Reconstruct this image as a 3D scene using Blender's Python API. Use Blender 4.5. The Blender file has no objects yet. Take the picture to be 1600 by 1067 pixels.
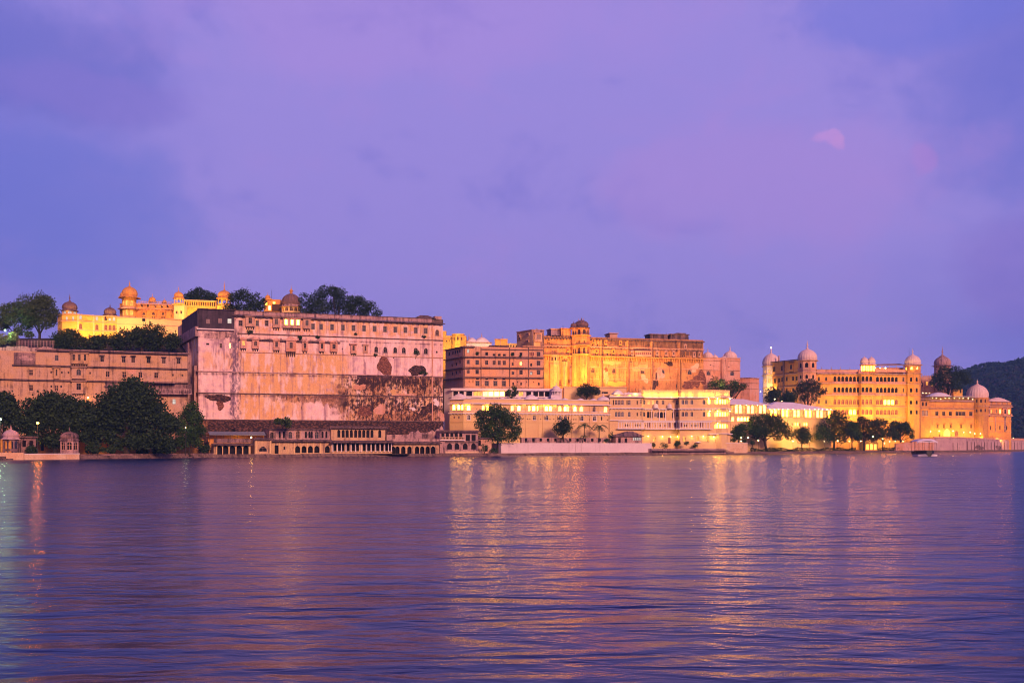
import bpy, math, random
import numpy as np
from mathutils import Vector
R = math.radians
random.seed(7)
sc = bpy.context.scene
COL = sc.collection

# ------------------------------------------------------------------ camera
F, HY, CH = 1556.0, 695.0, 4.5          # focal length in photo pixels, horizon row, eye height (m)
cam_d = bpy.data.cameras.new('camera'); cam = bpy.data.objects.new('camera', cam_d); COL.objects.link(cam)
cam.location = (0, 0, CH); cam.rotation_euler = (R(90), 0, 0)
cam_d.sensor_width = 36.0; cam_d.lens = 36.0 * F / 1600
cam_d.shift_y = (HY - 533.5) / 1600
cam_d.clip_start = 0.5; cam_d.clip_end = 20000
sc.camera = cam
sc.render.engine = 'CYCLES'
sc.cycles.use_denoising = True; sc.cycles.denoising_prefilter = 'ACCURATE'; sc.cycles.denoising_input_passes = 'RGB_ALBEDO_NORMAL'; sc.cycles.filter_width = 1.05
sc.cycles.max_bounces = 5; sc.cycles.diffuse_bounces = 2; sc.cycles.glossy_bounces = 3
sc.cycles.transparent_max_bounces = 4; sc.cycles.sample_clamp_indirect = 4.0
sc.cycles.caustics_reflective = False; sc.cycles.caustics_refractive = False
sc.view_settings.view_transform = 'Standard'; sc.view_settings.look = 'None'
sc.view_settings.exposure = 0.0; sc.view_settings.gamma = 1.0

def lin(r, g, b):
    def f(c):
        c /= 255.0
        return c / 12.92 if c <= 0.04045 else ((c + 0.055) / 1.055) ** 2.4
    return (f(r), f(g), f(b), 1.0)

# ------------------------------------------------------------------ node helper
class NT:
    def __init__(s, nt): s.nt = nt; s.n = nt.nodes; s.l = nt.links
    def new(s, t, **kw):
        nd = s.n.new(t)
        for k, v in kw.items(): setattr(nd, k, v)
        return nd
    def put(s, sock, v):
        if isinstance(v, bpy.types.NodeSocket): s.l.new(v, sock)
        elif isinstance(v, (tuple, list)):
            v = list(v)
            if len(sock.default_value) == 4 and len(v) == 3: v.append(1.0)
            sock.default_value = v[:len(sock.default_value)]
        else: sock.default_value = v
    def m(s, op, a, b=None, c=None):
        nd = s.new('ShaderNodeMath', operation=op)
        for i, x in enumerate((a, b, c)):
            if x is not None: s.put(nd.inputs[i], x)
        return nd.outputs[0]
    def mul(s, a, b): return s.m('MULTIPLY', a, b)
    def add(s, a, b): return s.m('ADD', a, b)
    def sub(s, a, b): return s.m('SUBTRACT', a, b)
    def mx(s, a, b): return s.m('MAXIMUM', a, b)
    def ss(s, x, lo, hi, a=0.0, b=1.0):
        nd = s.new('ShaderNodeMapRange', interpolation_type='SMOOTHSTEP')
        for i, v in enumerate((x, lo, hi, a, b)): s.put(nd.inputs[i], v)
        return nd.outputs[0]
    def noise(s, vec, scale, detail=4.0, rough=0.55, dist=0.0):
        nd = s.new('ShaderNodeTexNoise')
        s.put(nd.inputs['Vector'], vec); s.put(nd.inputs['Scale'], scale); s.put(nd.inputs['Detail'], detail)
        s.put(nd.inputs['Roughness'], rough); s.put(nd.inputs['Distortion'], dist)
        return nd.outputs[0]
    def voro(s, vec, scale):
        nd = s.new('ShaderNodeTexVoronoi')
        s.put(nd.inputs['Vector'], vec); s.put(nd.inputs['Scale'], scale)
        return nd.outputs['Distance']
    def vs(s, vec, x, y, z, off=(0, 0, 0)):
        nd = s.new('ShaderNodeMapping')
        s.put(nd.inputs[0], vec); nd.inputs['Scale'].default_value = (x, y, z); nd.inputs['Location'].default_value = off
        return nd.outputs[0]
    def mix(s, f, a, b):
        nd = s.new('ShaderNodeMix', data_type='RGBA')
        s.put(nd.inputs[0], f); s.put(nd.inputs[6], a); s.put(nd.inputs[7], b)
        return nd.outputs[2]
    def sep(s, v):
        nd = s.new('ShaderNodeSeparateXYZ'); s.put(nd.inputs[0], v); return nd.outputs
    def box(s, u, v, u0, u1, v0, v1, su, sv):
        a = s.mul(s.ss(u, u0 - su, u0 + su), s.ss(u, u1 - su, u1 + su, 1.0, 0.0))
        b = s.mul(s.ss(v, v0 - sv, v0 + sv), s.ss(v, v1 - sv, v1 + sv, 1.0, 0.0))
        return s.mul(a, b)
    def ell(s, u, v, cu, cv, ru, rv, soft=0.15):
        a = s.m('POWER', s.m('ABSOLUTE', s.m('DIVIDE', s.sub(u, cu), ru)), 2.0)
        b = s.m('POWER', s.m('ABSOLUTE', s.m('DIVIDE', s.sub(v, cv), rv)), 2.0)
        return s.ss(s.add(a, b), 1 - soft, 1 + soft, 1.0, 0.0)

# ------------------------------------------------------------------ dusk sky
w = bpy.data.worlds.new('World'); sc.world = w; w.use_nodes = True
for nd in list(w.node_tree.nodes): w.node_tree.nodes.remove(nd)
k = NT(w.node_tree)
tc = k.new('ShaderNodeTexCoord').outputs['Generated']
o = k.sep(tc)
dx, dy, dz = o[0], o[1], o[2]
azf = k.m('ARCTAN2', dx, dy)                                       # bearing from the view over the lake
el = k.m('ARCSINE', dz)
warp = k.noise(k.vs(tc, 2.2, 2.2, 5.0), 1.3, 6, 0.58)
warp2 = k.noise(k.vs(tc, 3.0, 3.0, 5.0, (3, 1, 2)), 2.4, 9, 0.62, 0.35)
# rose middle of the sky, bluer to both sides
a2 = k.add(azf, k.mul(k.sub(warp, 0.5), 0.55))
side = k.mx(k.ss(a2, -0.24, -0.60), k.ss(a2, 0.32, 0.62))
rose = k.mix(side, lin(155, 138, 219), lin(118, 117, 210))
# low sky a little paler, high sky deeper
rose = k.mix(k.ss(el, 0.10, -0.01, 0.0, 0.55), rose, lin(180, 148, 228))
rose = k.mix(k.ss(el, 0.405, 0.66, 0.0, 0.97), rose, lin(42, 52, 146))
# soft cloud veils
veil = k.ss(warp2, 0.50, 0.72)
rose = k.mix(k.mul(veil, 0.5), rose, lin(167, 138, 218))
dark = k.ss(warp2, 0.47, 0.28)
rose = k.mix(k.mul(dark, 0.45), rose, lin(108, 108, 205))
def blob(caz, cel, ra, re, col, amt, nscale):
    global rose
    nz = k.sub(k.noise(tc, nscale, 6, 0.62), 0.5)
    u = k.add(azf, k.mul(nz, ra * 2.4)); v = k.add(el, k.mul(k.sub(k.noise(k.vs(tc, 1, 1, 1, (5, 5, 5)), nscale, 6, 0.62), 0.5), re * 2.4))
    rose = k.mix(k.mul(k.ell(u, v, caz, cel, ra, re, 0.75), amt), rose, col)
def ang(px, py):
    a = math.atan((px - 800) / F); return a, math.atan((HY - py) / F * math.cos(a))
for px, py, ra, re, col, amt, ns in (
    (1580, 165, 0.085, 0.085, lin(108, 112, 205), 0.6, 9), (1420, 20, 0.11, 0.03, lin(112, 118, 215), 0.6, 9),
    (60, 90, 0.12, 0.05, lin(98, 104, 196), 0.6, 7), (90, 330, 0.10, 0.07, lin(106, 116, 208), 0.6, 7),
    (120, 150, 0.09, 0.02, lin(136, 120, 208), 0.6, 9), (640, 40, 0.20, 0.05, lin(174, 140, 220), 0.45, 6),
    (1298, 214, 0.012, 0.007, lin(206, 150, 220), 0.8, 70), (1310, 222, 0.005, 0.007, lin(210, 150, 216), 0.7, 80), (1442, 250, 0.010, 0.013, lin(176, 130, 212), 0.6, 50),
    (1200, 290, 0.16, 0.05, lin(172, 138, 216), 0.55, 6), (1590, 430, 0.05, 0.06, lin(132, 106, 198), 0.4, 6)):
    blob(*ang(px, py), ra, re, col, amt, ns)
# afterglow in the west, behind the viewer
west = k.mul(k.ss(dy, 0.25, -0.9), k.ss(el, 0.75, 0.02))
rose = k.mix(k.mul(west, 0.45), rose, (1.10, 0.46, 0.48, 1))
rose = k.mix(k.ss(el, 0.0, -0.05), rose, lin(90, 76, 140))
bg = k.new('ShaderNodeBackground'); k.put(bg.inputs[0], rose); bg.inputs[1].default_value = 1.06
k.l.new(bg.outputs[0], k.new('ShaderNodeOutputWorld').inputs[0])

# last light of the sunken sun, broad and rosy
sd = bpy.data.lights.new('sun', 'SUN'); sun = bpy.data.objects.new('sun', sd); COL.objects.link(sun)
sd.energy = 4.3; sd.color = (1.0, 0.49, 0.31); sd.angle = R(11)
sun.rotation_euler = Vector((-0.42, 0.86, -0.36)).to_track_quat('-Z', 'Y').to_euler()

# ------------------------------------------------------------------ placing
def Xof(px, Y): return (px - 800) * Y / F
def Zof(py, Y): return CH + (HY - py) * Y / F
SHORE = [(-60, 292), (0, 299), (124, 318), (330, 356), (424, 366), (518, 377), (612, 388), (690, 398), (770, 408),
         (1018, 446), (1145, 476), (1240, 512), (1300, 540), (1345, 562), (1400, 588), (1460, 622), (1509, 640), (1600, 725), (1720, 830)]
def shoreY(px):
    for (a, ya), (b, yb) in zip(SHORE, SHORE[1:]):
        if px <= b: return ya + (yb - ya) * (px - a) / (b - a)
    return 900

class Fac:
    """a vertical wall plane through two plan points"""
    def __init__(s, P0, P1):
        s.P0 = P0; s.P1 = P1
        L = math.hypot(P1[0] - P0[0], P1[1] - P0[1]); s.L = L
        s.t = ((P1[0] - P0[0]) / L, (P1[1] - P0[1]) / L); s.n = (s.t[1], -s.t[0])
        s.off = P0[0] * s.t[0] + P0[1] * s.t[1]
    @staticmethod
    def px(p0, Y0, p1, Y1): return Fac((Xof(p0, Y0), Y0), (Xof(p1, Y1), Y1))
    def u(s, px):
        kk = (px - 800) / F
        return (kk * s.P0[1] - s.P0[0]) / (s.t[0] - kk * s.t[1])
    def Y(s, px): return s.P0[1] + s.u(px) * s.t[1]
    def z(s, px, py): return Zof(py, s.Y(px))
    def w(s, u, z, o=0.0): return (s.P0[0] + u * s.t[0] + o * s.n[0], s.P0[1] + u * s.t[1] + o * s.n[1], z)

class MB:
    """collects faces; build() links them as one mesh object"""
    def __init__(s): s.v = []; s.f = []; s.mi = []; s.sm = []
    def poly(s, pts, m=0, smooth=False):
        b = len(s.v); s.v.extend(pts); s.f.append(tuple(range(b, b + len(pts)))); s.mi.append(m); s.sm.append(smooth)
    def hexa(s, p, m=0):
        b = len(s.v); s.v.extend(p)
        for q in ((0, 1, 2, 3), (7, 6, 5, 4), (0, 4, 5, 1), (1, 5, 6, 2), (2, 6, 7, 3), (3, 7, 4, 0)):
            s.f.append(tuple(b + i for i in q)); s.mi.append(m); s.sm.append(False)
    def fbox(s, fc, u0, u1, z0, z1, o0, o1, m=0):
        s.hexa([fc.w(u0, z0, o1), fc.w(u1, z0, o1), fc.w(u1, z1, o1), fc.w(u0, z1, o1),
                fc.w(u0, z0, o0), fc.w(u1, z0, o0), fc.w(u1, z1, o0), fc.w(u0, z1, o0)], m)
    def box(s, x0, x1, y0, y1, z0, z1, m=0):
        s.hexa([(x0, y0, z0), (x1, y0, z0), (x1, y0, z1), (x0, y0, z1), (x0, y1, z0), (x1, y1, z0), (x1, y1, z1), (x0, y1, z1)], m)
    def prism(s, pts, z0, z1, m=0, cap=True):
        n = len(pts)
        for i in range(n):
            a, b = pts[i], pts[(i + 1) % n]
            s.poly([(a[0], a[1], z0), (b[0], b[1], z0), (b[0], b[1], z1), (a[0], a[1], z1)], m)
        if cap:
            s.poly([(p[0], p[1], z1) for p in pts], m); s.poly([(p[0], p[1], z0) for p in reversed(pts)], m)
    def lathe(s, c, prof, n=24, m=0, ribs=0, amp=0.0, rot=0.0, smooth=True):
        b = len(s.v)
        for r, z in prof:
            for i in range(n):
                a = 2 * math.pi * i / n + rot
                rr = r * (1 + (amp * (abs(math.sin(a * ribs / 2.0)) - 0.6) if ribs else 0))
                s.v.append((c[0] + rr * math.cos(a), c[1] + rr * math.sin(a), c[2] + z))
        for j in range(len(prof) - 1):
            for i in range(n):
                i2 = (i + 1) % n
                s.f.append((b + j * n + i, b + j * n + i2, b + (j + 1) * n + i2, b + (j + 1) * n + i)); s.mi.append(m); s.sm.append(smooth)
    def tube(s, pts, radii, n=6, m=0):
        b = len(s.v); P = [Vector(p) for p in pts]
        for i, p in enumerate(P):
            d = (P[min(i + 1, len(P) - 1)] - P[max(i - 1, 0)]).normalized()
            a = d.orthogonal().normalized(); c = d.cross(a)
            for q in range(n):
                t = 2 * math.pi * q / n
                s.v.append(tuple(p + (a * math.cos(t) + c * math.sin(t)) * radii[i]))
        for i in range(len(P) - 1):
            for q in range(n):
                q2 = (q + 1) % n
                s.f.append((b + i * n + q, b + i * n + q2, b + (i + 1) * n + q2, b + (i + 1) * n + q)); s.mi.append(m); s.sm.append(True)
        s.f.append(tuple(b + q for q in reversed(range(n)))); s.mi.append(m); s.sm.append(False)
        s.f.append(tuple(b + (len(P) - 1) * n + q for q in range(n))); s.mi.append(m); s.sm.append(False)
    def ball(s, c, r, n=10, m=0, sz=1.0):
        s.lathe(c, [(max(1e-4, r * math.sin(math.pi * i / n)), -r * sz * math.cos(math.pi * i / n)) for i in range(n + 1)], n, m)
    def build(s, name, mats, parent=None):
        if not s.v: return None
        if not isinstance(mats, (list, tuple)): mats = [mats]
        org = np.array(parent_origin(parent)) if parent else np.zeros(3)
        V = np.array(s.v, dtype=np.float64)
        me = bpy.data.meshes.new(name)
        me.from_pydata((V - org).tolist(), [], s.f)
        for mt in mats: me.materials.append(mt)
        me.polygons.foreach_set('material_index', s.mi); me.polygons.foreach_set('use_smooth', s.sm)
        uv = me.uv_layers.new(name='UVMap')
        out = []
        for f in s.f:
            P = V[list(f)]
            nn = np.cross(P[1] - P[0], P[2] - P[0]); l = np.linalg.norm(nn)
            nn = nn / l if l > 1e-12 else np.array((0, -1, 0))
            if abs(nn[2]) < 0.8:
                if nn[1] > 0: nn = -nn
                h = math.hypot(nn[0], nn[1]); t = (-nn[1] / h, nn[0] / h)
                for p in P: out += [p[0] * t[0] + p[1] * t[1], p[2]]
            else:
                for p in P: out += [p[0], p[1]]
        uv.data.foreach_set('uv', out)
        me.update()
        ob = bpy.data.objects.new(name, me); COL.objects.link(ob)
        if parent: ob.parent = parent
        return ob

ORG = {}
def parent_origin(p):
    while p.name not in ORG: p = p.parent
    return ORG[p.name]
def thing(name, label, cat, loc, group=None):
    e = bpy.data.objects.new(name, None); COL.objects.link(e); e.location = loc; e.empty_display_size = 1
    e['label'] = label; e['category'] = cat
    if group: e['group'] = group
    ORG[e.name] = tuple(loc)
    return e
def tag(o, label=None, cat=None, group=None, kind=None):
    for a, b in (('label', label), ('category', cat), ('group', group), ('kind', kind)):
        if b: o[a] = b
    return o

# ------------------------------------------------------------------ materials
def mat(name):
    m = bpy.data.materials.new(name); m.use_nodes = True
    for nd in list(m.node_tree.nodes): m.node_tree.nodes.remove(nd)
    k = NT(m.node_tree)
    p = k.new('ShaderNodeBsdfPrincipled'); out = k.new('ShaderNodeOutputMaterial'); k.l.new(p.outputs[0], out.inputs[0])
    return m, k, p
def finish(k, p, col, rough=0.9, bump=None, dist=0.05, spec=0.25):
    k.put(p.inputs['Base Color'], col); k.put(p.inputs['Roughness'], rough); p.inputs['Specular IOR Level'].default_value = spec
    if bump is not None:
        b = k.new('ShaderNodeBump'); b.inputs['Distance'].default_value = dist; k.put(b.inputs['Height'], bump)
        k.l.new(b.outputs[0], p.inputs['Normal'])
def plaster(name, c1, c2, stain=(0.10, 0.06, 0.06), amt=0.5, lo=0.56, grain=0.35):
    """limewashed plaster: two coats showing through, rain streaks, blotches of mould"""
    m, k, p = mat(name)
    uv = k.new('ShaderNodeTexCoord').outputs['UV']
    big = k.noise(uv, 0.16, 6, 0.62)
    c = k.mix(k.ss(big, 0.36, 0.64), c1, c2)
    streak = k.noise(k.vs(uv, 0.9, 0.07, 1), 1.0, 6, 0.65)
    blot = k.noise(uv, 0.45, 8, 0.68)
    st = k.mul(k.ss(k.add(k.mul(streak, 0.62), k.mul(blot, 0.38)), lo, lo + 0.16), amt)
    c = k.mix(st, c, stain)
    fine = k.noise(uv, 2.2, 6, 0.7)
    hsv = k.new('ShaderNodeHueSaturation'); k.put(hsv.inputs['Color'], c); k.put(hsv.inputs['Value'], k.ss(fine, 0.25, 0.75, 1 - grain * 0.6, 1 + grain * 0.4))
    finish(k, p, hsv.outputs[0], 0.92, fine, 0.06)
    return m
def plain(name, c, rough=0.7, var=0.25, scale=1.0, spec=0.3):
    m, k, p = mat(name)
    uv = k.new('ShaderNodeTexCoord').outputs['UV']
    n = k.noise(uv, scale, 5, 0.6)
    c2 = tuple(x * (1 - var) for x in c[:3])
    finish(k, p, k.mix(k.ss(n, 0.3, 0.7), c2, c), rough, n, 0.02, spec)
    return m
def glow(name, c, strength, var=0.6, scale=0.6, dark=(0.25, 0.08, 0.01)):
    m, k, p = mat(name)
    uv = k.new('ShaderNodeTexCoord').outputs['UV']
    n = k.noise(k.vs(uv, 1.6, 0.8, 1), scale, 3, 0.6)
    k.put(p.inputs['Base Color'], (0.1, 0.08, 0.06)); k.put(p.inputs['Roughness'], 0.3)
    col = k.mix(k.mul(k.ss(n, 0.35, 0.65, 1.0, 0.0), var), c, dark)
    k.put(p.inputs['Emission Color'], col); p.inputs['Emission Strength'].default_value = strength
    return m
M = {}
M['rosy'] = plaster('rosy_plaster', (0.66, 0.36, 0.29), (0.62, 0.28, 0.17), amt=0.7, lo=0.50)
M['ochre'] = plaster('ochre_plaster', (0.70, 0.34, 0.08), (0.58, 0.25, 0.08), amt=0.65, lo=0.52)
M['salmon'] = plaster('salmon_plaster', (0.72, 0.35, 0.17), (0.64, 0.35, 0.24), amt=0.7, lo=0.51)
M['cream'] = plaster('cream_plaster', (0.72, 0.50, 0.25), (0.68, 0.43, 0.23), amt=0.25, lo=0.55, grain=0.15)
M['pale'] = plaster('pale_plaster', (0.70, 0.48, 0.33), (0.62, 0.36, 0.22), amt=0.45, lo=0.53)
M['white'] = plaster('white_limewash', (0.78, 0.66, 0.66), (0.70, 0.58, 0.60), stain=(0.25, 0.17, 0.2), amt=0.35, lo=0.54, grain=0.15)
M['fort'] = plaster('old_fort_plaster', (0.64, 0.31, 0.11), (0.48, 0.20, 0.085), stain=(0.09, 0.045, 0.04), amt=0.85, lo=0.485, grain=0.6)
M['fortpale'] = plaster('pale_fort_plaster', (0.72, 0.43, 0.20), (0.62, 0.31, 0.12), stain=(0.20, 0.10, 0.06), amt=0.6, lo=0.50, grain=0.4)
M['weather'] = plaster('weathered_dark_plaster', (0.20, 0.12, 0.13), (0.34, 0.20, 0.20), stain=(0.03, 0.02, 0.025), amt=0.9, lo=0.44, grain=0.7)
M['mauve'] = plaster('mauve_old_plaster', (0.40, 0.24, 0.26), (0.54, 0.33, 0.30), stain=(0.06, 0.035, 0.05), amt=0.9, lo=0.46, grain=0.6)
M['soot'] = plaster('sooty_ledge', (0.12, 0.075, 0.08), (0.22, 0.13, 0.12), stain=(0.02, 0.015, 0.02), amt=0.8, lo=0.45, grain=0.6)
M['trim'] = plaster('trim_plaster', (0.64, 0.38, 0.28), (0.52, 0.28, 0.20), amt=0.6, lo=0.49)
M['yellow'] = plaster('yellow_plaster', (0.74, 0.43, 0.09), (0.66, 0.35, 0.08), amt=0.3, lo=0.54)
M['dome'] = plaster('pale_dome_lime', (0.80, 0.60, 0.56), (0.70, 0.48, 0.45), stain=(0.22, 0.13, 0.13), amt=0.45, lo=0.52)
M['domedark'] = plaster('sooty_dome', (0.16, 0.09, 0.10), (0.27, 0.15, 0.15), stain=(0.04, 0.025, 0.035), amt=0.8, lo=0.46)
M['dark'] = plain('dark_glass_and_shade', (0.014, 0.009, 0.014), 0.5, 0.5, spec=.08)  # window panes, and the painted shade behind open arches
M['glassblue'] = plain('blue_glass', (0.035, 0.035, 0.06), 0.35, 0.5, spec=.2)
M['wood'] = plain('brown_shutter', (0.075, 0.03, 0.026), 0.6, 0.4, 3)
M['redwood'] = plain('red_shutter', (0.22, 0.045, 0.05), 0.6, 0.4, 3)
M['frame'] = plain('window_frame', (0.30, 0.20, 0.20), 0.7, 0.3, 2)
M['iron'] = plain('iron', (0.03, 0.028, 0.03), 0.5, 0.3, 3)
M['tin'] = plaster('corrugated_tin', (0.055, 0.04, 0.06), (0.085, 0.06, 0.085), stain=(0.02, 0.015, 0.02), amt=0.7, lo=0.46)
M['bluetin'] = plain('blue_tin_roof', (0.17, 0.22, 0.30), 0.5, 0.35, 0.8)
M['whiteroof'] = plain('white_roof_sheet', (0.70, 0.62, 0.72), 0.6, 0.12, 0.4)
M['litwin'] = glow('lit_window', (1.0, 0.36, 0.02), 38.0)
M['litwhite'] = glow('bright_window', (1.0, 0.42, 0.022), 62.0, 0.5)
M['litdim'] = glow('dim_lit_window', (1.0, 0.40, 0.05), 1.9, 0.7)
M['litpale'] = glow('pale_window', (0.75, 0.8, 0.72), 0.8, 0.5, dark=(0.3, 0.3, 0.3))
M['litarch'] = glow('glowing_arch', (1.0, 0.50, 0.06), 3.0, 0.3)
M['bulb'] = glow('lamp_globe', (1.0, 0.70, 0.28), 12.0, 0.0)
M['bulbo'] = glow('sodium_lamp', (1.0, 0.22, 0.008), 110.0, 0.0)
M['bulbg'] = glow('greenish_lamp', (0.60, 1.0, 0.55), 12.0, 0.0)
def leafmat(name, c1, c2):
    m, k, p = mat(name)
    g = k.new('ShaderNodeNewGeometry')
    finish(k, p, k.mix(g.outputs['Random Per Island'], c1, c2), 0.7, None, spec=0.2)
    return m
M['leaf'] = leafmat('dark_leaves', (0.006, 0.018, 0.008), (0.036, 0.070, 0.026))
M['leafg'] = leafmat('green_leaves', (0.030, 0.055, 0.020), (0.075, 0.110, 0.040))
M['leafb'] = leafmat('bushy_leaves', (0.010, 0.034, 0.010), (0.052, 0.105, 0.028))
M['leafwood'] = leafmat('hill_leaves', (0.006, 0.022, 0.022), (0.013, 0.036, 0.036))
M['leaflit'] = leafmat('lamplit_leaves', (0.10, 0.14, 0.05), (0.20, 0.24, 0.10))  # leaf colour lightened to paint in the terrace lamp's light
M['arcade'] = plaster('arcade_plaster', (0.62, 0.40, 0.23), (0.52, 0.30, 0.19), stain=(.10, .06, .07), amt=.75, lo=.47, grain=.4)
M['fortdark'] = plaster('sooty_fort_plaster', (0.36, 0.19, 0.11), (0.22, 0.11, 0.075), stain=(.06, .03, .03), amt=.8, lo=.45, grain=.7)
M['bark'] = plain('bark', (0.045, 0.030, 0.024), 0.9, 0.5, 2)
M['stone'] = plaster('bank_stone', (0.16, 0.10, 0.10), (0.25, 0.16, 0.15), stain=(0.03, 0.02, 0.025), amt=0.85, lo=0.45, grain=0.7)
M['earth'] = plain('earth', (0.06, 0.045, 0.035), 0.95, 0.5, 0.1)

# ------------------------------------------------------------------ building kit
def arch_pts(u0, u1, z0, z1, n=8, pointed=0.25):
    """outline of the arched head from the left springing to the right one"""
    r = (u1 - u0) / 2; c = (u0 + u1) / 2; zs = max(z0 + 0.1 * (z1 - z0), z1 - r * 1.15)
    out = []
    for i in range(n + 1):
        a = math.pi - math.pi * i / n
        q = math.sin(a)
        out.append((c + r * math.cos(a), zs + (z1 - zs) * (q * (1 - pointed) + pointed * (1 - abs(math.cos(a))))))
    return out
def fac_wall(mb, fc, u0, u1, z0, z1, holes, m=0, reveal=0.4, o=0.0, mrev=None):
    mrev = m if mrev is None else mrev
    H = [h for h in holes if h[0] < u1 and h[1] > u0 and h[2] < z1 and h[3] > z0]
    us = sorted({round(x, 4) for x in [u0, u1] + [v for h in H for v in h[:2] if u0 < v < u1]})
    zs = sorted({round(x, 4) for x in [z0, z1] + [v for h in H for v in h[2:4] if z0 < v < z1]})
    for zi in range(len(zs) - 1):
        zc = (zs[zi] + zs[zi + 1]) / 2; row = [h for h in H if h[2] < zc < h[3]]
        run = None
        for ui in range(len(us) - 1):
            uc = (us[ui] + us[ui + 1]) / 2
            solid = not any(h[0] < uc < h[1] for h in row)
            if solid:
                if run is None: run = us[ui]
            if run is not None and (not solid or ui == len(us) - 2):
                ue = us[ui] if not solid else us[ui + 1]
                mb.poly([fc.w(run, zs[zi], o), fc.w(ue, zs[zi], o), fc.w(ue, zs[zi + 1], o), fc.w(run, zs[zi + 1], o)], m)
                run = None
    for h in H:
        a, b, c, d = h[:4]; e = o - reveal
        if h[4]:
            ap = arch_pts(a, b, c, d)
            half = len(ap) // 2
            mb.poly([fc.w(u, z, o) for u, z in ap[:half + 1]] + [fc.w(a, d, o)], m)
            mb.poly([fc.w(u, z, o) for u, z in ap[half:]] + [fc.w(b, d, o)], m)
            for (ua, za), (ub, zb) in zip(ap, ap[1:]):
                mb.poly([fc.w(ua, za, o), fc.w(ub, zb, o), fc.w(ub, zb, e), fc.w(ua, za, e)], mrev)
            zt = ap[0][1]
        else:
            zt = d
            mb.poly([fc.w(a, d, o), fc.w(b, d, o), fc.w(b, d, e), fc.w(a, d, e)], mrev)
        mb.poly([fc.w(a, c, o), fc.w(a, zt, o), fc.w(a, zt, e), fc.w(a, c, e)], mrev)
        mb.poly([fc.w(b, c, o), fc.w(b, zt, o), fc.w(b, zt, e), fc.w(b, c, e)], mrev)
        mb.poly([fc.w(a, c, o), fc.w(b, c, o), fc.w(b, c, e), fc.w(a, c, e)], mrev)
def window_mesh(mb, fc, h, o=0.0, frame=0, bars=1, sill=False, hood=False, sur=False):
    a, b, c, d = h[:4]; t = min(0.12, (b - a) * 0.09)
    mb.fbox(fc, a, a + t, c, d, o - 0.34, o - 0.2, frame); mb.fbox(fc, b - t, b, c, d, o - 0.34, o - 0.2, frame)
    mb.fbox(fc, a + t, b - t, c, c + t, o - 0.34, o - 0.2, frame)
    mb.fbox(fc, a + t, b - t, d - t, d, o - 0.34, o - 0.2, frame)
    for i in range(bars):
        x = a + (b - a) * (i + 1) / (bars + 1)
        mb.fbox(fc, x - t * .4, x + t * .4, c + t, d - t, o - 0.33, o - 0.21, frame)
    if bars: mb.fbox(fc, a + t, b - t, c + (d - c) * .6, c + (d - c) * .6 + t * .7, o - 0.325, o - 0.215, frame)
    if sill: mb.fbox(fc, a - 0.18, b + 0.18, c - 0.22, c, o + 0.003, o + 0.22, frame)
    if hood:
        z = d + 0.18
        mb.hexa([fc.w(a - .3, z, o + .75), fc.w(b + .3, z, o + .75), fc.w(b + .3, z + .1, o + .75), fc.w(a - .3, z + .1, o + .75),
                 fc.w(a - .3, z + .35, o + .003), fc.w(b + .3, z + .35, o + .003), fc.w(b + .3, z + .45, o + .003), fc.w(a - .3, z + .45, o + .003)], frame)
    if sur:
        e = 0.2
        mb.fbox(fc, a - e, a, c, d + e, o + .003, o + .07, frame); mb.fbox(fc, b, b + e, c, d + e, o + .003, o + .07, frame)
        mb.fbox(fc, a, b, d, d + e, o + .003, o + .07, frame)
def pane_mesh(mb, fc, h, o=0.0, m=0):
    a, b, c, d = h[:4]
    mb.poly([fc.w(a, c, o - 0.27), fc.w(b, c, o - 0.27), fc.w(b, d, o - 0.27), fc.w(a, d, o - 0.27)], m)

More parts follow.
